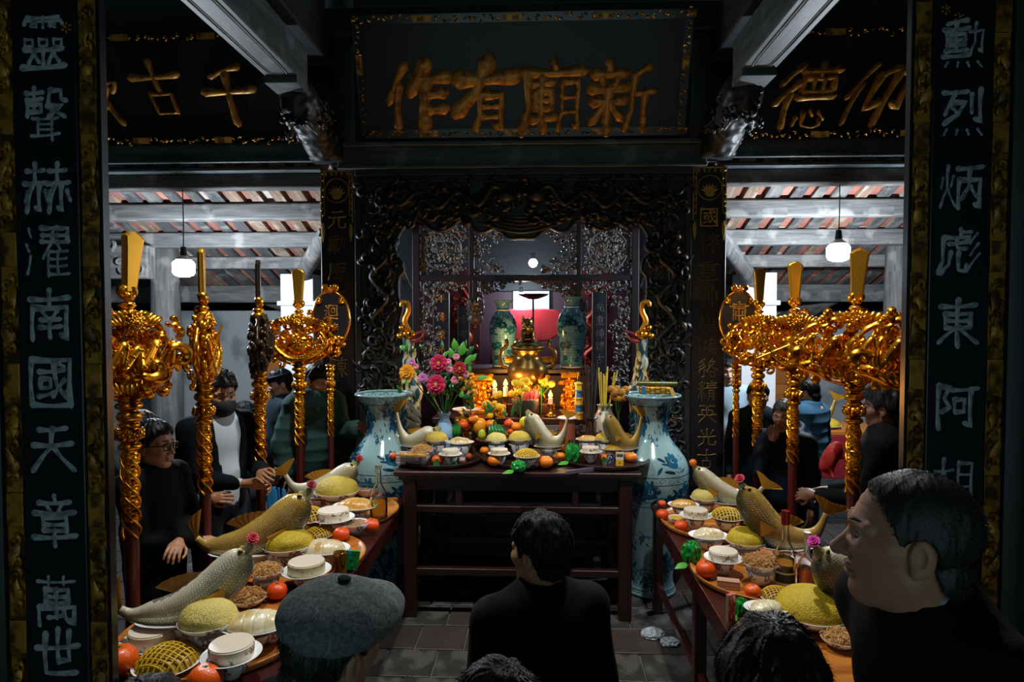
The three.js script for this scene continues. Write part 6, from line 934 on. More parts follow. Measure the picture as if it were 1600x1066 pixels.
function packet(px, py, w, h, dpt, tr, label, draw, turn = 0, y, tiltZ = 0) { const p = onY(px, py, y ?? (tr[0] === 'A' ? Y2 : Y1)), s = -p.z / F, t = thing('gift_packet', label, 'packet', V(p.x, p.y, p.z), turn), W = w * s, H = h * s, tx = canvasTex(256, 256, draw); part('box', rbox(W, H, dpt, Math.min(0.006, H * 0.2), 0, H / 2, 0), mat(0x8a7a5a, 0.4), t); part('printed_front', new THREE.PlaneGeometry(W * 0.97, H * 0.97).translate(0, H / 2, dpt / 2 + 0.0006), mat(0xffffff, 0.3, { map: tx, side: THREE.DoubleSide }), t); part('printed_top', new THREE.PlaneGeometry(W * 0.97, dpt * 0.95).rotateX(-PI / 2).translate(0, H + 0.0006, 0), mat(0xffffff, 0.3, { map: tx, side: THREE.DoubleSide }), t); t.rotation.z = tiltZ; return t; }
const stripes = (cols, n = 8) => (c, w, h) => { for (let i = 0; i < n; i++) { c.fillStyle = cols[i % cols.length]; c.fillRect(0, i * h / n, w, h / n + 1); } };
const blotch = (bg, cols) => (c, w, h) => { c.fillStyle = bg; c.fillRect(0, 0, w, h); for (let i = 0; i < 26; i++) { c.fillStyle = cols[i % cols.length]; c.beginPath(); c.ellipse(rnd() * w, rnd() * h, 10 + rnd() * 30, 6 + rnd() * 16, rnd() * 6, 0, 7); c.fill(); } };
packet(640, 725, 40, 18, 0.07, 'AL', 'banded stack of lilac votive paper under a gold sheet at the tray edge', stripes(['#b9a9c4', '#8a7a9a', '#d8ccd8', '#9a8a6a']), -0.15);
packet(644, 711, 50, 2, 0.1, 'AL', 'sheet of shiny gold votive paper on the paper stack', blotch('#a8741c', ['#e0b040', '#6a4410', '#c8ccd0']), -0.2, Y2 + 0.08);
packet(722, 722, 11, 20, 0.03, 'AL', 'small upright box with a pink flower print', (c, w, h) => { c.fillStyle = '#8a4a4a'; c.fillRect(0, 0, w, h); c.fillStyle = '#e8a0b0'; c.beginPath(); c.arc(w / 2, h * 0.3, 60, 0, 7); c.fill(); c.fillStyle = '#d8d0c8'; c.fillRect(30, 150, w - 60, 70); }, 0.2);
packet(908, 668, 20, 19, 0.05, 'AR', 'red cake box with white lettering behind the honey chicken', (c, w, h) => { c.fillStyle = '#8e1424'; c.fillRect(0, 0, w, h); c.fillStyle = '#f0e8e0'; c.font = 'bold 72px sans-serif'; c.fillText('Choco', 20, 100); c.fillStyle = '#c89a3a'; c.fillRect(20, 140, w - 40, 60); }, 0.15, Y2 + 0.09);
packet(968, 728, 12, 21, 0.03, 'AR', 'small upright white and yellow tea box between tangerines', (c, w, h) => { c.fillStyle = '#d8d4c8'; c.fillRect(0, 0, w, h); c.fillStyle = '#5a4a3a'; c.fillRect(20, 20, w - 40, 60); c.fillStyle = '#e0a820'; c.fillRect(0, 130, w, 126); c.fillStyle = '#8a2a1a'; c.fillRect(110, 170, 36, 40); }, -0.05);
packet(953, 724, 10, 14, 0.03, 'AR', 'small dark tea box with a blue print', blotch('#2a2a30', ['#3a5a9a', '#c8c8c8']), 0.1);
packet(613, 782, 16, 3, 0.05, 'LF', 'orange and black snack sachet at the tray rim', stripes(['#d8861a', '#2a2018', '#e0a030'], 7), 0.4);
packet(588, 778, 20, 6, 0.04, 'LF', 'pink and white snack sachet behind the bottle', blotch('#d8a0a0', ['#f0e8e8', '#c05060']), 0.2);
packet(1179, 808, 20, 26, 0.03, 'RF', 'upright red and yellow striped packet before the fish', stripes(['#c83a3a', '#e8a83a', '#e86a5a', '#f0d070'], 9), -0.1);
packet(1138, 918, 34, 12, 0.05, 'RN', 'small pink and tan sweets box at the tray rim', stripes(['#a87a5a', '#c8a088', '#b88a9a'], 5), -0.25);
packet(1141, 972, 14, 44, 0.02, 'RN', 'red and yellow printed snack bag standing at the table edge', blotch('#b83a4a', ['#e8d0d0', '#e0b030', '#902030']), 0.5);
packet(543, 890, 30, 30, 0.02, 'LM', 'green and blue printed bag leaning at the table edge', blotch('#1a8a3a', ['#3a9ad0', '#0a5a2a', '#40b050']), 0.5, undefined, -0.2);
packet(906, 738, 50, 5, 0.02, 'AR', 'long purple striped incense packet lying on the altar edge', stripes(['#5a4a6a', '#8a8090', '#3a3044'], 5), 0.5, 0.972);
// crinkled green wrappers
function wrapper(px, py, w, h, tr, label, c = 0x0f7a2a) { const p = onY(px, py, tr[0] === 'A' ? Y2 : Y1), s = -p.z / F, g = nets((x, y, z) => Math.max(sdEll(x, y, z, [0, 0.5, 0], [1, 0.62, 0.8]) + 0.35 * Math.abs(noise3(x * 3 + px, y * 3, z * 3)) - 0.12, -y), [-1.3, -0.1, -1.2], [1.3, 1.4, 1.2], 0.09).scale(w / 2 * s, h * s, w / 2 * s); const t = thing('green_wrapper', label, 'wrapper', p); part('film', g, mat(c, 0.12, { clearcoat: 0.8 }), t); const l = part('leaf', leafGeo(w * s * 0.9, w * s * 0.25, 0.2), M.leafLight, t); l.rotation.set(-1.2, 0, 2.2); l.position.set(-w * s * 0.3, 0.012, w * s * 0.3); }
wrapper(1080, 880, 30, 30, 'RM', 'crinkled green cellophane parcel at the tray rim before the woman holding her face');
wrapper(895, 722, 24, 26, 'AR', 'crinkled green foil packet with yellow ends beside the red orange tangerine');
wrapper(810, 736, 24, 14, 'AM', 'two green jelly sweets in clear film at the altar edge');
wrapper(707, 728, 14, 10, 'AL', 'little green jelly sweet at the tray rim');
wrapper(1158, 962, 30, 24, 'RN', 'green foil packet behind the dark head of hair');
{ const p = onY(531, 897, Y1), s = -p.z / F, t = thing('drink_can', 'gold drink can beside the broad pork roll', 'can', p); part('can', lathe([[0.001, 0], [0.9, 0], [1, 0.12], [1, 2.9], [0.86, 3.15], [0.9, 3.25], [0.8, 3.2], [0.001, 3.1]].map(([a, b]) => [a * 11 * s, b * 11 * s]), 24), mat(0xffffff, 0.25, { metalness: 0.7, map: canvasTex(256, 128, (c, w, h) => { c.fillStyle = '#a8741c'; c.fillRect(0, 0, w, h); c.strokeStyle = '#4a2c08'; c.lineWidth = 4; for (let i = 0; i < 4; i++) { c.beginPath(); c.arc(32 + i * 64, 64, 20, 0, 5.5); c.stroke(); c.beginPath(); c.arc(32 + i * 64, 64, 10, 2, 7); c.stroke(); } }) }), t); part('lid', cyl(8.5 * s, 8.5 * s, 0.003, 0, 3.16 * 11 * s, 0, 20), M.brass, t); }
single('potato', nets((x, y, z) => sdEll(x, y, z, [0, 0, 0], [0.05, 0.034, 0.036]) + n3(x, y, z, 40, 0.004), [-0.06, -0.045, -0.045], [0.06, 0.045, 0.045], 0.006), mat(0x6a5638, 0.7), 'brown rounded root beside the fluffy floss before the man in glasses', 'vegetable', onY(352, 938, Y1).add(V(0, 0.034, 0)));
// fruit behind the middle altar tray
{
  const fy = 1.07, p0 = at(775, 0, 4.69).setY(0.97), t = thing('fruit_dish', 'dark footed dish piled with fruit behind the altar trays', 'dish', p0);
  part('dish', lathe([[0.001, 0.09], [0.1, 0.09], [0.15, 0.105], [0.155, 0.1], [0.1, 0.075], [0.001, 0.075]], 36), M.redWood, t); part('foot', lathe([[0.001, 0], [0.1, 0], [0.09, 0.015], [0.035, 0.04], [0.05, 0.076], [0.001, 0.076]], 28), M.redWood, t);
  const t2 = thing('fruit_dish', 'dark footed dish of oranges and pomelo below the incense bowl', 'dish', at(811, 0, 4.63).setY(0.97));
  part('dish', lathe([[0.001, 0.14], [0.07, 0.14], [0.12, 0.155], [0.122, 0.15], [0.07, 0.125], [0.001, 0.125]], 36), M.redWood, t2); part('foot', lathe([[0.001, 0], [0.08, 0], [0.07, 0.015], [0.03, 0.05], [0.04, 0.126], [0.001, 0.126]], 28), M.redWood, t2);
  const fr = [[724, 664, 9, 1, 'orange beside the green bananas'], [740, 655, 8, 2, 'orange on top of the fruit behind the mango'], [767, 663, 9, 2, 'orange beside the yellow pomelo'], [795, 662, 8, 1, 'orange in the cluster by the incense bowl'], [806, 667, 9, 2, 'golden orange in the cluster by the incense bowl'], [799, 674, 7, 0, 'red orange tangerine low in the cluster by the incense bowl']];
  fr.forEach(([px, py, r, m, lab]) => { const p = at(px, py, 4.62); tangerine(p.clone().setY(p.y - r * 0.0046 * 0.8), r * 0.0046, lab, false, m); });
  single('mango', nets((x, y, z) => sdEll(x, y, z, [0, 0, 0], [0.05, 0.062, 0.045]) + n3(x, y, z, 18, 0.004), [-0.07, -0.08, -0.07], [0.07, 0.08, 0.07], 0.008), mat(0xe0921a, 0.35), 'ripe orange mango standing in the fruit pile', 'fruit', at(750, 666, 4.63));
  single('pomelo', nets((x, y, z) => sdEll(x, y, z, [0, 0, 0], [0.055, 0.05, 0.055]) + n3(x, y, z, 14, 0.003), [-0.07, -0.07, -0.07], [0.07, 0.07, 0.07], 0.008), mat(0xb8b428, 0.45), 'yellow green pomelo beside the incense bowl', 'fruit', at(823, 661, 4.64));
  single('cut_fruit', lathe([[0.001, -0.03], [0.022, -0.028], [0.03, 0], [0.022, 0.035], [0.001, 0.05]], 20), mat(0xa8b82a, 0.35), 'pale green mango with glossy skin before the fruit pile', 'fruit', at(753, 680, 4.6));
  for (const [px, lab, s] of [[708, 'bunch of green bananas under the peonies', 1], [777, 'bunch of green bananas beside the pomelo', -1]]) { const b = thing('banana_bunch', lab, 'fruit', at(px, 674, 4.58)); for (let i = 0; i < 5; i++) part('banana', sweep(spline([[(i - 2) * 0.016, -0.045, 0.02], [(i - 2) * 0.022, 0, 0.04], [(i - 2) * 0.016 + s * 0.02, 0.05, 0.01]], 12), (q) => 0.014 * sin(PI * (0.12 + 0.8 * q)) + 0.002, 8), mat(0x1c6a26, 0.35), b); part('stalk', cyl(0.008, 0.012, 0.03, s * 0.02, 0.062, 0.0, 8), M.leaf, b); }
  for (let i = 0; i < 10; i++) { const lf = part('leaf', leafGeo(rr(0.06, 0.1), 0.016, 0.3), M.leaf, t), q = at(rr(728, 830), rr(640, 660), 4.66).sub(p0); lf.position.copy(q); lf.rotation.set(rr(-0.6, 0.4), 0, rr(-1, 1)); }
}
// gold wrapped gift on the tall vase side
{ const p = at(1018, 626, 4.75), t = thing('gift_basket', 'gold foil wrapped gift with blue trim on the vase rim', 'gift', V(p.x, 1.418, p.z + 0.12), -0.12); part('box', [rbox(0.22, 0.05, 0.14, 0.008, 0, 0.03, 0)], mat(0xffffff, 0.3, { metalness: 0.4, map: canvasTex(256, 256, (c, w, h) => { c.fillStyle = '#6a4a10'; c.fillRect(0, 0, w, h); for (let j = 0; j < 5; j++) for (let i = 0; i < 6; i++) { c.fillStyle = ['#c8901c', '#8a5a10', '#e0b030'][(i + j) % 3]; c.fillRect(i * 43 + 4, j * 52 + 5, 34, 42); } }) }), t); part('roll', cyl(0.018, 0.018, 0.28, 0, 0, 0, 14).rotateZ(PI / 2).translate(0.02, 0.072, -0.02), mat(0x5a5a1a, 0.3, { metalness: 0.3 }), t); part('ribbon', [rbox(0.03, 0.055, 0.145, 0.006, -0.08, 0.032, 0), cyl(0.019, 0.019, 0.02, 0, 0, 0, 14).rotateZ(PI / 2).translate(0.06, 0.072, -0.02)], mat(0x2a6a9a, 0.3), t); part('tag', xf(rbox(0.025, 0.07, 0.004, 0.001), { rz: 0.4, p: [0.12, 0.02, 0.08] }), mat(0xd8b860, 0.4), t); }
// crumpled plastic bags on the floor
for (const [px, py, s, lab] of [[1020, 995, 0.075, 'crumpled white plastic scrap on the floor tiles by the altar leg'], [1047, 1007, 0.06, 'crumpled bluish plastic scrap at the foot of the table leg']]) single('plastic_scrap', nets((x, y, z) => Math.max(sdEll(x, y, z, [0, 0.25, 0], [0.9, 0.5, 0.7]) + 0.4 * Math.abs(noise3(x * 2.6 + px, y * 4, z * 2.6)) - 0.14, -y), [-1.3, -0.1, -1.2], [1.3, 1, 1.2], 0.08).scale(s, s * 0.8, s), mat(0xc8d0d8, 0.25, { transmission: 0.4, thickness: 0 }), lab, 'litter', onY(px, py, 0.001));

single('paper_streamer', Array.from({ length: 9 }, (_, i) => xf(rbox(0.016, 0.2 + rr(-0.03, 0.03), 0.003, 0.001), { ry: rr(-0.5, 0.5), rz: rr(-0.06, 0.06), p: [-0.05 + i * 0.012, 0.1, rr(-0.015, 0.015)] })), mat(0x2a86c0, 0.5), 'bundle of blue paper strips standing behind the laden table', 'paper', onY(432, 815, 0.72));
// ---------------------------------------------------------------- people
const headField = (o) => (x, y, z) => {
  const ax = Math.abs(x), old = o.old ? 1 : 0, n = o.nose ?? 1;
  let d = sdEll(x, y, z, [0, 0.032, -0.012], [0.075, 0.088, 0.095]);
  d = smin(d, sdEll(x, y, z, [0, -0.032, 0.024], [0.06 + 0.004 * old, 0.086, 0.066]), 0.03);
  d = smin(d, sdCap(ax, y, z, [0.048, -0.055, 0.0], [0.016, -0.098, 0.056], 0.02, 0.017), 0.03);
  d = smin(d, sdCap(ax, y, z, [0.04, -0.012, 0.062], [0.058, -0.002, 0.03], 0.02, 0.018), 0.025);
  d = smin(d, sdCap(ax, y, z, [0.012, 0.03, 0.084], [0.05, 0.028, 0.064], 0.009, 0.01), 0.012);
  d = -smin(-d, sdEll(ax, y, z, [0.033, 0.012, 0.092], [0.017, 0.011, 0.014]), 0.012);
  d = smin(d, sdCap(x, y, z, [0, 0.012, 0.078], [0, -0.027, 0.099 + 0.008 * n], 0.0085, 0.0125 * n), 0.012);
  d = smin(d, sdEll(ax, y, z, [0.013, -0.029, 0.094], [0.0095 * n, 0.008, 0.011]), 0.006);
  d = smin(d, sdEll(ax, y, z, [0.008, -0.053, 0.087], [0.018, 0.006, 0.0105]), 0.004);
  d = smin(d, sdEll(ax, y, z, [0.006, -0.066, 0.085], [0.017, 0.0072, 0.0105]), 0.004);
  d = smin(d, sdEll(x, y, z, [0, -0.095, 0.066], [0.022, 0.017, 0.02]), 0.02);
  let e = sdEll(ax, y, z, [0.079, -0.004, -0.014], [0.0085, 0.033, 0.02]); e = Math.max(e, -sdEll(ax, y, z, [0.089, 0.002, -0.01], [0.008, 0.02, 0.011])); e = smin(e, sdEll(ax, y, z, [0.078, -0.03, -0.006], [0.007, 0.01, 0.009]), 0.006);
  d = smin(d, e, 0.006);
  if (old) { d += 0.0016 * Math.exp(-(((y - 0.062) / 0.003) ** 2)) * sstep(0.02, 0.06, z) + 0.0016 * Math.exp(-(((y - 0.078) / 0.003) ** 2)) * sstep(0.02, 0.06, z); d += 0.003 * Math.exp(-(((ax - 0.03 - (-0.03 - y) * 0.35) / 0.004) ** 2)) * sstep(-0.075, -0.05, y) * sstep(-0.02, -0.035, y) * sstep(0.03, 0.05, z); d = smin(d, sdCap(ax, y, z, [0.02, -0.005, 0.086], [0.045, -0.004, 0.07], 0.006, 0.006), 0.01); }
  return smin(d, sdCap(x, y, z, [0, -0.06, -0.018], [0, -0.17, -0.04], 0.05, 0.056), 0.03);
};
const headCache = {};
function headGeo(kind, cell) { const k = kind + cell; if (!headCache[k]) { const o = { old: kind !== 'young', nose: kind === 'elder' ? 1.06 : 1 }; headCache[k] = nets(headField(o), [-0.105, -0.18, -0.125], [0.105, 0.135, 0.13], cell); } return headCache[k].clone(); }
const handCache = {};
function handGeo(curlA) {
  if (!handCache[curlA]) {
    const chains = [];
    for (let i = 0; i < 4; i++) { const L = [0.92, 1.05, 1, 0.8][i]; let p = [-0.031 + i * 0.0205, 0.088 - Math.abs(i - 1.3) * 0.004, 0], a = curlA * 0.6; const c = [p]; for (const seg of [0.04, 0.026, 0.021]) { p = [p[0] + (i - 1.5) * 0.0015, p[1] + cos(a) * seg * L, p[2] + sin(a) * seg * L]; c.push(p); a += curlA; } chains.push(c); }
    chains.push([[-0.03, 0.03, 0.004], [-0.052, 0.052, 0.016], [-0.056, 0.078, 0.026 + curlA * 0.012], [-0.048, 0.098, 0.034 + curlA * 0.02]]);
    const f = (x, y, z) => { let d = sdEll(x, y, z, [0, 0.05, 0], [0.043, 0.052, 0.0165]); d = smin(d, sdCap(x, y, z, [0, -0.03, 0], [0, 0.03, 0], 0.024, 0.026), 0.02); chains.forEach((c, i) => { let q = 1; for (let k = 0; k < 3; k++) q = Math.min(q, sdCap(x, y, z, c[k], c[k + 1], 0.0098 - k * 0.0009, 0.0092 - k * 0.0009)); d = smin(d, q, 0.005); }); return d; };
    handCache[curlA] = nets(f, [-0.08, -0.065, -0.04], [0.065, 0.2, 0.13], 0.0056);
  }
  return handCache[curlA].clone();
}
const colorize = (g, fn) => { const p = g.attributes.position, c = new Float32Array(p.count * 3); for (let i = 0; i < p.count; i++) { const v = fn(p.getX(i), p.getY(i), p.getZ(i)); c[i * 3] = v[0]; c[i * 3 + 1] = v[1]; c[i * 3 + 2] = v[2]; } g.setAttribute('color', new THREE.BufferAttribute(c, 3)); return g; };
const skinMat = mat(0xffffff, 0.5, { vertexColors: true, bumpMap: tFine, bumpScale: 0.0004, tri: 0.1 });
const lin = (h) => { const c = new THREE.Color(h); return [c.r, c.g, c.b]; };
const hairMat = mat(0x0b0c0e, 0.5, { specularIntensity: 0.45 , ior: 1.45 }), greyHair = mat(0x1f1f1e, 0.55), paleHair = mat(0x3c3c3a, 0.55);
const clothCache = {};
function cloth(c, rough = 0.85) { const k = c + '_' + rough; return clothCache[k] ??= mat(c, rough, { ior: 1.3, specularIntensity: 0.5, bumpMap: tFine, bumpScale: 0.0008, tri: 0.12 }); }
function person(o) {
  const H = o.h ?? 1.65, s = H / 1.685, t = thing('person', o.label, 'person', o.pos, o.turn ?? 0);
  const bend = o.bend ?? 0, sit = o.sit ?? 0, pel = [0, sit ? 0.46 : 0.93, 0];
  const up = (x, y, z) => { const a = y - 0.93; return [x, pel[1] + a * cos(bend) - z * sin(bend), pel[2] + a * sin(bend) + z * cos(bend)]; };
  const J = { chest: up(0, 1.26, 0), belly: up(0, 1.05, 0.01), neck: up(0, 1.42, -0.015), headC: up(0, 1.555, 0.012) };
  for (const [k, q] of [['L', 1], ['R', -1]]) {
    J['sh' + k] = up(q * 0.175, 1.365, -0.01); J['el' + k] = o['el' + k] ?? up(q * 0.225, 1.09, -0.03); J['wr' + k] = o['wr' + k] ?? up(q * 0.235, 0.86, 0.06);
    J['hip' + k] = [q * 0.09, pel[1] - 0.02, 0]; J['kn' + k] = sit ? [q * 0.11, 0.47, 0.4] : [q * 0.1, 0.49, 0.02]; J['an' + k] = sit ? [q * 0.11, 0.07, 0.38] : [q * 0.1, 0.07, -0.02];
  }
  const S = (g) => g.scale(s, s, s);
  // skin: one figure under the clothes, with its own head and hands
  const skin = (x, y, z) => { let d = sdCap(x, y, z, J.belly, J.chest, 0.1, 0.11); d = smin(d, sdCap(x, y, z, J.shL, J.shR, 0.05, 0.05), 0.05); d = smin(d, sdCap(x, y, z, J.chest, J.neck, 0.07, 0.052), 0.04); d = smin(d, sdCap(x, y, z, J.neck, J.headC, 0.051, 0.05), 0.02); for (const k of 'LR') { d = smin(d, Math.min(sdCap(x, y, z, J['sh' + k], J['el' + k], 0.045, 0.036), sdCap(x, y, z, J['el' + k], J['wr' + k], 0.036, 0.026)), 0.02); d = smin(d, Math.min(sdCap(x, y, z, J['hip' + k], J['kn' + k], 0.075, 0.05), sdCap(x, y, z, J['kn' + k], J['an' + k], 0.048, 0.034)), 0.03); } return smin(d, sdCap(x, y, z, pel, J.belly, 0.11, 0.1), 0.05); };
  const pts = Object.values(J), lo = [0, 1, 2].map((k) => Math.min(...pts.map((p) => p[k])) - 0.2), hi = [0, 1, 2].map((k) => Math.max(...pts.map((p) => p[k])) + 0.2); lo[1] = 0.005; hi[1] = J.headC[1] + 0.05;
  const base = lin(o.skin ?? 0xb98a68), lips = lin(0x9a5a4c), flush = lin(0xb06a58);
  const hq = new THREE.Quaternion().setFromEuler(new THREE.Euler(o.hp ?? 0, o.hy ?? 0, o.hr ?? 0, 'YXZ')), hm = new THREE.Matrix4().compose(V(...J.headC), hq, V(o.hs ?? 1, o.hs ?? 1, o.hs ?? 1));
  const kind = o.face ?? 'young', hg = colorize(headGeo(kind, kind === 'elder' ? 0.0034 : o.fine ? 0.0048 : 0.0072), (x, y, z) => { let c = base; const r = Math.hypot(x / 0.026, (y + 0.059) / 0.013); if (z > 0.05 && r < 1.1) c = mix(c, lips, sstep(1.1, 0.7, r)); if (kind !== 'young') c = mix(c, flush, 0.5 * sstep(0.035, 0.0, Math.hypot(x * 0.9, y + 0.025, z - 0.105)) + 0.35 * sstep(0.03, 0.0, Math.hypot(Math.abs(x) - 0.04, y + 0.022, z - 0.07))); return c; }).applyMatrix4(hm);
  const flat = (g) => colorize(g, () => base), geos = [flat(nets(skin, lo, hi, 0.026)), hg];
  for (const k of 'LR') { const w = V(...J['wr' + k]), e = V(...J['el' + k]), dir = (o['hd' + k] ? V(...o['hd' + k]) : w.clone().sub(e)).normalize(), q = new THREE.Quaternion().setFromUnitVectors(V(0, 1, 0), dir); q.multiply(new THREE.Quaternion().setFromAxisAngle(V(0, 1, 0), o['roll' + k] ?? (k === 'L' ? -1.2 : 1.2))); geos.push(flat(handGeo(o['grip' + k] ?? 0.4)).applyMatrix4(new THREE.Matrix4().compose(w.clone().addScaledVector(dir, 0.02), q, V(k === 'L' ? -1 : 1, 1, 1)))); }
  const flip = geos[2]; { const i = flip.index.array; for (let a = 0; a < i.length; a += 3) { const b = i[a]; i[a] = i[a + 1]; i[a + 1] = b; } }
  part('body', S(merge(geos)), skinMat, t);
  // clothes
  const th = o.thick ?? 0.0, fold = o.fold ?? 0.012, q0 = o.quilt ?? 0, sd = (o.seed ?? 1) * 7.3;
  const crease = (x, y, z) => fold * (noise3(x * 7 + sd, y * 9, z * 7) * 0.6 + noise3(x * 16, y * 12 + sd, z * 16) * 0.35) + (q0 ? q0 * Math.abs(sin(y * 34)) : 0);
  const top = (x, y, z, g = 0) => { let d = sdCap(x, y, z, pel, J.belly, 0.15, 0.145); const c = J.chest; { const yy = y - c[1], zz = z - c[2], y2 = yy * cos(bend) + zz * sin(bend), z2 = -yy * sin(bend) + zz * cos(bend); d = smin(d, sdEll(x, y2, z2, [0, 0, 0], [0.185, 0.23, 0.13]), 0.08); } d = smin(d, sdCap(x, y, z, J.shL, J.shR, 0.068, 0.068), 0.06); for (const k of 'LR') d = smin(d, Math.min(sdCap(x, y, z, J['sh' + k], J['el' + k], 0.068, 0.056), sdCap(x, y, z, J['el' + k], lerp3(J['el' + k], J['wr' + k], 0.92), 0.055, 0.042)), 0.035); d = smin(d, sdCap(x, y, z, lerp3(J.chest, J.neck, 0.5), J.neck, 0.085, 0.07), 0.05); return d - th - g; };
  const nk = V(...J.neck), hdv = V(...J.headC).sub(nk).normalize();
  const AX = (x, y, z) => { const px = x - nk.x, py = y - nk.y, pz = z - nk.z, a = px * hdv.x + py * hdv.y + pz * hdv.z; return [a, Math.sqrt(Math.max(0, px * px + py * py + pz * pz - a * a)), px, py, pz]; };
  const collar = (x, y, z) => { const [a, r] = AX(x, y, z); return Math.max(Math.abs(r - 0.068 - 0.25 * Math.max(0, -a)) - 0.011, Math.abs(a - 0.01) - 0.032); };
  const jacket = (x, y, z) => { let d = top(x, y, z); if (d > 0.12) return d; d += crease(x, y, z); const [a, r, qx, qy, qz] = AX(x, y, z); d = Math.max(d, Math.min(0.066 - r + 0.0, a + 0.07)); if (o.collar !== 0) d = smin(d, collar(x, y, z), 0.012); if (o.hood) d = smin(d, Math.hypot(Math.hypot(qx, qz + 0.05) - 0.105, (qy + 0.01) * 0.8 + qz * 0.3) - 0.036, 0.03); if (o.open) d = Math.max(d, -Math.max(Math.abs(x) - (0.05 + 0.03 * sstep(1.0, 1.35, y)), 0.02 - z)); return d; };
  const tb = [...lo]; tb[1] = pel[1] - (o.coat ?? 0.12); const hb = [...hi];
  part('jacket', S(nets((x, y, z) => Math.max(jacket(x, y, z), tb[1] + 0.02 - y), tb, hb, o.cell ?? 0.014)), cloth(o.top ?? 0x0c0f12, o.topRough), t);
  if (o.open) { part('shirt', S(nets((x, y, z) => { const [a, r] = AX(x, y, z); return Math.max(top(x, y, z, -0.014), Math.abs(x) - 0.12, Math.min(0.062 - r, a + 0.07), tb[1] - 0.02 - y); }, [lo[0], tb[1] - 0.06, lo[2]], hb, 0.014)), cloth(o.shirt ?? 0xb8c0c6), t); }
  part('trousers', S(nets((x, y, z) => { let d = 1; for (const k of 'LR') d = Math.min(d, Math.min(sdCap(x, y, z, J['hip' + k], J['kn' + k], 0.1, 0.075), sdCap(x, y, z, J['kn' + k], J['an' + k], 0.075, 0.062))); return Math.max(smin(d, sdCap(x, y, z, pel, [pel[0], pel[1] + 0.06, pel[2]], 0.135, 0.13), 0.05) + crease(x, y, z) * 0.6, 0.05 - y); }, [-0.35, 0.02, -0.25], [0.35, pel[1] + 0.2, sit ? 0.6 : 0.3], 0.02)), cloth(o.bottom ?? 0x101418), t);
  for (const k of 'LR') part('shoe', S(ball(0.05, 0.045, 0.13, J['an' + k][0], 0.045, J['an' + k][2] + 0.06, 14)), cloth(0x0a0a0a, 0.5), t);
  // head details live in the head's own frame
  const HG = new THREE.Group(); HG.name = 'head_details'; HG.applyMatrix4(new THREE.Matrix4().makeScale(s, s, s).multiply(hm)); t.add(HG);
  for (const q of [-1, 1]) { const e = part('eye', ball(0.0135, o.closed ? 0.007 : kind === 'elder' ? 0.0062 : 0.0085, 0.0125, q * 0.033, 0.011, 0.0705, 12), mat(o.closed ? (o.skin ?? 0xb98a68) : 0x8a8278, 0.6), HG); if (!o.closed) part('iris', ball(0.0058, 0.0058, 0.003, q * 0.033, 0.0095, 0.0803, 10), mat(0x14100c, 0.15), HG); }
  for (const q of [-1, 1]) part('eyebrow', sweep(spline([[q * 0.014, 0.033, 0.089], [q * 0.032, 0.038, 0.083], [q * 0.053, 0.033, 0.065]], 8), (u) => 0.005 * (1 - 0.5 * u), 6, 0.6), o.face ? greyHair : hairMat, HG);
  const hl = o.hairline ?? 0.075, vol = o.vol ?? 0.014, spk = o.spiky ?? 0.006, low = o.low ?? -0.085, nz = (o.seed ?? 1) * 3.1;
  const hairF = (x, y, z) => { const shell = Math.min(sdEll(x, y, z, [0, 0.034, -0.014], [0.078 + vol * 0.8, 0.091 + vol * 1.25, 0.098 + vol]), sdEll(x, y, z, [0, -0.04, -0.05], [0.062 + vol * 0.6, 0.06, 0.05 + vol * 0.6])); const line = z > 0 ? lerp(0.012, hl, sstep(0.0, 0.075, z)) + 0.02 * sstep(0.03, 0.07, Math.abs(x)) * sstep(0.09, 0.05, z) * 0 : lerp(0.012, low, sstep(0, -0.075, z)); const side = z > -0.005 && z < 0.03 && Math.abs(x) > 0.05 ? -0.03 * (1 - Math.abs(z - 0.012) / 0.018) : 0; const cut = (line + side - y) * 0.8 + 0.005 * noise3(x * 70, y * 70, z * 70), ear = 0.028 - Math.hypot(Math.max(0, 0.09 - Math.abs(x)) * 0.5, (y + 0.006) * 0.85, z + 0.012), a = Math.atan2(x, z + 0.03); return Math.max(shell + spk * (noise3(x * 45 + nz, y * 16, z * 45) + 0.6 * noise3(a * 14 + nz, y * 30, 3)), cut, ear); };
  if (o.hair !== 0) {
    const hg2 = nets(hairF, [-0.125, -0.14, -0.15], [0.125, 0.165, 0.14], o.fine ? 0.005 : 0.007), hp = hg2.attributes.position, hn = hg2.attributes.normal, n = o.strands ?? (o.fine ? 4600 : 900), pos = new Float32Array(n * 27), nor = new Float32Array(n * 27), len = o.strand ?? 0.016, wd = o.fine ? 0.0007 : 0.0012;
    for (let i = 0; i < n; i++) {
      const k = Math.floor(rnd() * hp.count), p = V(hp.getX(k), hp.getY(k), hp.getZ(k)), m = V(hn.getX(k), hn.getY(k), hn.getZ(k)), a = Math.atan2(p.x, p.z), flow = V(sin(a) * 0.5, -0.9, cos(a) * 0.5 - 0.2); flow.addScaledVector(m, -flow.dot(m));
      const dir = flow.normalize().multiplyScalar(1 - (o.lift ?? 0.45)).addScaledVector(m, (o.lift ?? 0.45) * rr(0.5, 1.2)).add(V(rr(-0.35, 0.35), rr(-0.35, 0.35), rr(-0.35, 0.35))).normalize(), L = len * rr(0.5, 1.3), s1 = V(dir.y, dir.z, dir.x).cross(dir).normalize(), s2 = s1.clone().cross(dir), q = p.clone().addScaledVector(m, -0.003);
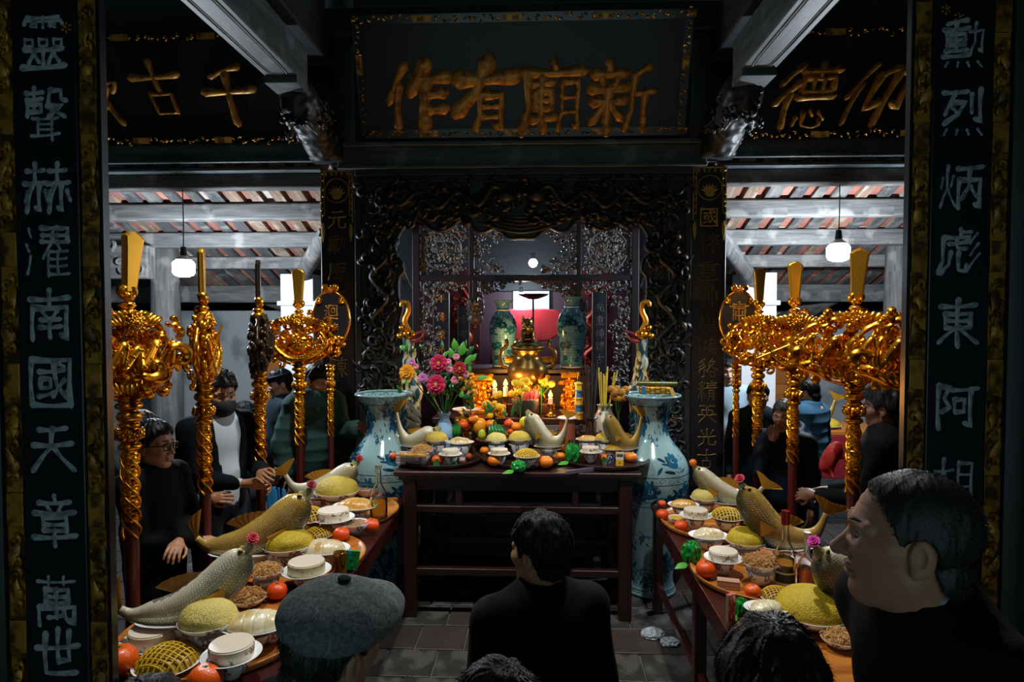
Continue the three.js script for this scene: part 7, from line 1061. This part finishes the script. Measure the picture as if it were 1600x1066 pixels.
      for (let f = 0; f < 3; f++) for (let v = 0; v < 3; v++) { const c = v === 2 ? q.clone().addScaledVector(dir, L) : q.clone().addScaledVector(s1, cos((f + v) * 2.094) * wd).addScaledVector(s2, sin((f + v) * 2.094) * wd), w = i * 27 + f * 9 + v * 3; pos[w] = c.x; pos[w + 1] = c.y; pos[w + 2] = c.z; nor[w] = m.x; nor[w + 1] = m.y; nor[w + 2] = m.z; }
    }
    const sg = new THREE.BufferGeometry(); sg.setAttribute('position', new THREE.BufferAttribute(pos, 3)); sg.setAttribute('normal', new THREE.BufferAttribute(nor, 3));
    if (o.greyHair) { part('hair', hg2, greyHair, HG); part('grey_strands', sg, paleHair, HG); } else part('hair', [hg2, sg], hairMat, HG);
  }
  if (o.inner) part('shirt_collar', S(nets((x, y, z) => { const [a, r] = AX(x, y, z); return Math.max(Math.abs(r - 0.063 - 0.2 * Math.max(0, -a)) - 0.006, Math.abs(a - 0.03) - 0.028); }, [nk.x - 0.14, nk.y - 0.08, nk.z - 0.14], [nk.x + 0.14, nk.y + 0.12, nk.z + 0.14], 0.006)), cloth(o.inner), t);
  if (o.mask) part('face_mask', [nets((x, y, z) => Math.max(Math.abs(sdEll(x, y, z, [0, -0.045, 0.036], [0.072, 0.07, 0.095])) - 0.003, y - 0.006 + 0.02 * Math.abs(x) / 0.06, 0.012 - z), [-0.09, -0.13, 0], [0.09, 0.02, 0.15], 0.005), ...[-1, 1].map((q) => sweep(spline([[q * 0.066, -0.01, 0.03], [q * 0.078, 0.004, 0.0], [q * 0.08, -0.01, -0.03]], 8), 0.0018, 4)), ...[-1, 1].map((q) => sweep(spline([[q * 0.062, -0.07, 0.025], [q * 0.078, -0.05, 0.0], [q * 0.08, -0.02, -0.03]], 8), 0.0018, 4))], mat(0x0b0d10, 0.75), HG);
  if (o.glasses) { const rim = []; for (const q of [-1, 1]) { const pts2 = []; for (let i = 0; i <= 20; i++) { const a = i / 20 * 2 * PI; pts2.push(V(q * 0.033 + Math.sign(cos(a)) * Math.abs(cos(a)) ** 0.6 * 0.024, 0.008 + Math.sign(sin(a)) * Math.abs(sin(a)) ** 0.7 * 0.018, 0.1 - Math.abs(q * 0.033 + cos(a) * 0.024) * 0.12)); } rim.push(sweep(pts2, 0.0032, 5), sweep([[q * 0.057, 0.014, 0.092], [q * 0.08, 0.012, 0.02], [q * 0.083, 0.002, -0.03]], 0.003, 5)); part('lens', extrude(pts2.slice(0, 20).map((p) => [p.x, p.y]), 0.001).translate(0, 0, 0.095), mat(0xffffff, 0.03, { transmission: 1, thickness: 0 }), HG); } rim.push(sweep([[-0.01, 0.012, 0.099], [0.01, 0.012, 0.099]], 0.0022, 5)); part('glasses_frame', rim, mat(0x0a0a0a, 0.3), HG); }
  if (o.turban) { part('turban', [lathe([[0.001, 0.092], [0.086, 0.092], [0.094, 0.085], [0.096, 0.05], [0.09, 0.044], [0.001, 0.044]], 28).scale(0.92, 1, 1.12).translate(0, 0.0, -0.01), ...[0.052, 0.062, 0.072, 0.082].map((y) => new THREE.TorusGeometry(0.093, 0.005, 6, 32).rotateX(PI / 2).scale(0.92, 1, 1.12).translate(0, y, -0.01))], cloth(0x10141c, 0.6), HG); }
  if (o.cap) {
    const f = (x, y, z) => { let d = sdEll(x, y, z, [0, 0.07, -0.005], [0.105, 0.07, 0.125]); d = smin(d, sdEll(x, y - 0.25 * z, z, [0, 0.045, 0.08], [0.085, 0.03, 0.075]), 0.03); return Math.max(d, 0.018 + 0.12 * Math.max(0, z) * 0 - y + 0.0) + 0.0018 * noise3(x * 40, y * 40, z * 40); };
    part('flat_cap', nets(f, [-0.13, 0.0, -0.16], [0.13, 0.17, 0.18], 0.0045), mat(0xffffff, 0.95, { map: tex(256, (u, v) => { const w = 0.5 + 0.5 * sin((u * 0.7 + v) * 2 * PI * 40); const line = Math.min(Math.abs(((u * 3) % 1) - 0.5), Math.abs(((v * 3 + u) % 1) - 0.5)) < 0.012 ? 0.3 : 0; return mix(hex('#3c4447'), hex('#868e91'), fbm(u * 40, v * 40, 40, 301, 3) * 0.9 + w * 0.1 + line - 0.15); }), bumpMap: tFine, bumpScale: 0.001, tri: 0.18 }), HG);
    part('cap_button', ball(0.014, 0.006, 0.014, 0, 0.145, 0, 12), cloth(0x1c2428), HG);
  }
  return { t, HG, J, s };
}
const lerp3 = (a, b, t) => [lerp(a[0], b[0], t), lerp(a[1], b[1], t), lerp(a[2], b[2], t)];
const stand = (px, d, y = 0) => [sX(px, d), y, -d];
// beside the laden table of the masked man
person({ label: 'young man in black framed glasses and black jacket with folded arms', pos: stand(222, 3.02), h: 1.45, turn: 1.35, hy: 0.1, hp: 0.05, top: 0x07090b, glasses: 1, skin: 0xa87858, vol: 0.016, seed: 2, hs: 1.06, elL: [0.2, 1.08, 0.08], wrL: [-0.08, 1.06, 0.24], elR: [-0.2, 1.08, 0.08], wrR: [0.1, 1.0, 0.22], gripL: 0.5, gripR: 0.5 });
person({ label: 'tall young man in black face mask, white shirt and open black jacket', pos: stand(330, 3.68), h: 1.64, turn: 1.0, hp: 0.28, hy: -0.12, mask: 1, open: 1, spiky: 0.012, vol: 0.018, seed: 3, hs: 1.06, skin: 0xa07050, top: 0x0b1014, shirt: 0xb4bcc4, bottom: 0x2a3036, elL: [0.22, 1.08, 0.06], wrL: [0.08, 1.1, 0.3], elR: [-0.24, 1.08, 0.05], wrR: [-0.02, 1.06, 0.3], gripL: 0.8, gripR: 0.8, rollL: 0.4, rollR: -0.4 });
person({ label: 'man in brown hat and grey blue sleeves reaching out behind the man in glasses', pos: stand(206, 3.55), h: 1.42, turn: 1.5, hp: 0.2, top: 0x3a4a52, seed: 4, elR: [-0.2, 1.1, 0.25], wrR: [-0.1, 1.14, 0.5], hdR: [0.1, 0.1, 1], gripR: 0.6, skin: 0x9a6a48 });
single('brown_hat', [lathe([[0.001, 0.085], [0.05, 0.083], [0.085, 0.06], [0.1, 0.02], [0.15, 0.0], [0.17, -0.012], [0.168, -0.018], [0.1, 0.004], [0.001, 0.02]], 32)], mat(0x6a4a2c, 0.8, { bumpMap: tFine, bumpScale: 0.001, tri: 0.2 }), 'brown brimmed hat on the man reaching out behind the glasses wearer', 'hat', at(214, 664, 3.55));
person({ label: 'older man in dark padded coat and dark turban, looking down', pos: stand(432, 5.25), h: 1.53, turn: -1.0, hp: 0.25, turban: 1, face: 'old', top: 0x18242e, seed: 5, skin: 0xa87a5c, hs: 1.05, closed: 1 });
person({ label: 'seated man in shiny navy coat and dark turban beside the orange door', pos: stand(372, 5.5), h: 1.7, sit: 1, turn: 0.9, hp: 0.1, turban: 1, face: 'old', top: 0x16222e, topRough: 0.4, seed: 6, skin: 0xc09478 });
const gj = person({ label: 'man in green padded jacket bowing his head over a phone', pos: [-1.62, 0, -4.86], h: 1.62, turn: 0.95, bend: 0.16, hp: 0.55, hy: 0.1, top: 0x2f4a48, quilt: 0.007, thick: 0.03, fold: 0.01, hood: 1, seed: 7, skin: 0x9a6c50, closed: 1, elL: [0.24, 1.1, 0.12], wrL: [0.16, 1.18, 0.4], hdL: [-0.2, 0.3, 1], elR: [-0.27, 1.06, 0.02], gripL: 0.7, bottom: 0x1a2024 });
single('mobile_phone', rbox(0.075, 0.15, 0.009, 0.004), mat(0x5a6268, 0.2), 'grey mobile phone in the hand of the man in the green jacket', 'phone', gj.t.localToWorld(V(0.145, 1.2, 0.53)), 0.9).rotation.x = -0.9;
// beside the laden table of the grey haired man
person({ label: 'man in dark jacket and open white collar, gazing forward', pos: stand(1180, 5.0), h: 1.47, turn: -0.25, hp: 0.08, face: 'old', inner: 0xc0c8cc, top: 0x121c22, hairline: 0.085, seed: 8, skin: 0x8a5e44, hs: 1.04 });
person({ label: 'man half hidden behind the dark couplet panel', pos: stand(1133, 5.75), h: 1.6, turn: -0.1, top: 0x9ab0bc, seed: 9, skin: 0xb08870 });
person({ label: 'older woman in navy coat holding her hand over her mouth', pos: stand(1222, 4.4), h: 1.4, turn: -0.75, hp: 0.15, face: 'old', greyHair: 1, top: 0x131a24, topRough: 0.6, hood: 1, seed: 10, low: -0.12, vol: 0.016, skin: 0x9a7058, elR: [-0.14, 1.1, 0.16], wrR: [-0.05, 1.36, 0.14], hdR: [0.25, 0.9, 0.0], rollR: 0.3, gripR: 0.8, hs: 1.05 });
person({ label: 'man in blue quilted jacket seen from behind beside the far food table', pos: stand(1258, 5.35), h: 1.46, turn: -2.4, hp: 0.3, top: 0x2a4a5e, quilt: 0.008, thick: 0.03, seed: 11 });
person({ label: 'tall dark haired man in black seen from behind, holding red cloth', pos: stand(1372, 3.66), h: 1.57, turn: -2.2, hp: 0.15, top: 0x080a0c, vol: 0.026, seed: 12, skin: 0x6a4a38, hs: 1.08, elL: [0.25, 1.05, 0.05], wrL: [0.2, 1.02, 0.32], elR: [-0.26, 1.05, 0.08], wrR: [-0.16, 0.98, 0.33], gripL: 1.0, gripR: 1.0 });
person({ label: 'man in teal jacket behind the tall dark haired man', pos: stand(1408, 4.5), h: 1.45, turn: -2.8, top: 0x2a4650, seed: 13, thick: 0.02 });
single('red_cloth', nets((x, y, z) => sdEll(x, y, z, [0, 0, 0], [0.055, 0.1, 0.035]) + 0.04 * noise3(x * 22, y * 16, z * 22), [-0.12, -0.2, -0.1], [0.12, 0.2, 0.1], 0.012), mat(0x9a1812, 0.6), 'folded red cloth held beside the coiling dragon staff', 'cloth', at(1297, 715, 3.78));
// worshippers before the altar
person({ label: 'man in grey herringbone flat cap seen from behind', pos: stand(505, 1.2), h: 1.425, turn: PI - 0.55, hp: 0.08, hr: 0.16, cap: 1, top: 0x0a0d0f, skin: 0xa07860, face: 'old', greyHair: 1, vol: 0.006, fine: 1, seed: 14, hs: 1.12 });
person({ label: 'young man in plain black shirt seen from behind, facing the altar', pos: stand(845, 1.78), h: 1.4, turn: PI + 0.4, hy: 0.5, hs: 1.02, hp: 0.04, top: 0x0b0f12, fold: 0.008, vol: 0.016, low: -0.06, skin: 0xa87c58, fine: 1, seed: 15 });
person({ label: 'dark haired person with bare forehead beside the man in plain black shirt', pos: stand(778, 1.12), h: 1.335, turn: PI + 0.9, hp: -0.1, top: 0x0c1114, skin: 0xb08a70, fine: 1, seed: 16, hairline: 0.07 });
person({ label: 'person with thick dark hair seen from behind, before the huge rice dome', pos: stand(1208, 1.0), h: 1.47, turn: PI - 0.1, top: 0x080b0d, vol: 0.02, fine: 1, seed: 17, low: -0.11 });
person({ label: 'grey haired man in black jacket and blue shirt collar, in sharp profile', pos: stand(1530, 1.2), h: 1.7, bend: 0.24, turn: -1.42, hp: -0.02, hy: -0.55, face: 'elder', greyHair: 1, top: 0x090d0f, skin: 0xa67a5e, hairline: 0.098, vol: 0.003, spiky: 0.002, strand: 0.009, strands: 7000, lift: 0.75, fine: 1, seed: 18, hs: 1.02, inner: 0x8aa0b8 });
person({ label: 'dark haired person crouching below the big red orange tangerine', pos: stand(192, 1.08), h: 1.31, turn: PI - 0.3, top: 0x07090a, fine: 0, seed: 19 });
// far food table by the orange door
{ const t = thing('side_table', 'low side table with a red cloth beside the orange door', 'table', [sX(1290, 6.3), 0, -6.3]); part('tabletop', rbox(0.9, 0.04, 0.6, 0.008, 0, 0.9, 0), M.trayWood, t); part('cloth_front', rbox(0.88, 0.4, 0.02, 0.006, 0, 0.68, 0.29), mat(0x8a1420, 0.7), t); for (const x of [-0.4, 0.4]) for (const z of [-0.25, 0.25]) part('leg', rbox(0.05, 0.88, 0.05, 0.006, x, 0.44, z), M.redWood, t); }
{ const p = V(sX(1287, 6.2), 0.921, -6.2); plateMesh(0.12, p, 'white plate on the far side table'); single('sticky_rice', domeGeo[0].clone().scale(0.11, 0.09, 0.11), RICE.bright, 'yellow rice dome on the far side table', 'rice', p.clone().add(V(0, 0.014, 0))); fish(V(sX(1268, 6.35), 0.95, -6.35), 0.42, 0.2 + PI, { tl: 0.5, hl: 0.3, mt: 1 }, 'golden brown whole fish on the far side table'); single('meat_slices', [0, 1, 2, 3].map((i) => xf(hamGeo.clone().scale(0.07, 0.02, 0.07), { rz: 0.2, p: [i * 0.03, i * 0.008, 0] })), flossMats[0], 'brown meat slices on the far side table', 'meat', V(sX(1262, 6.1), 0.921, -6.1)); }
renderer.render(scene, camera);
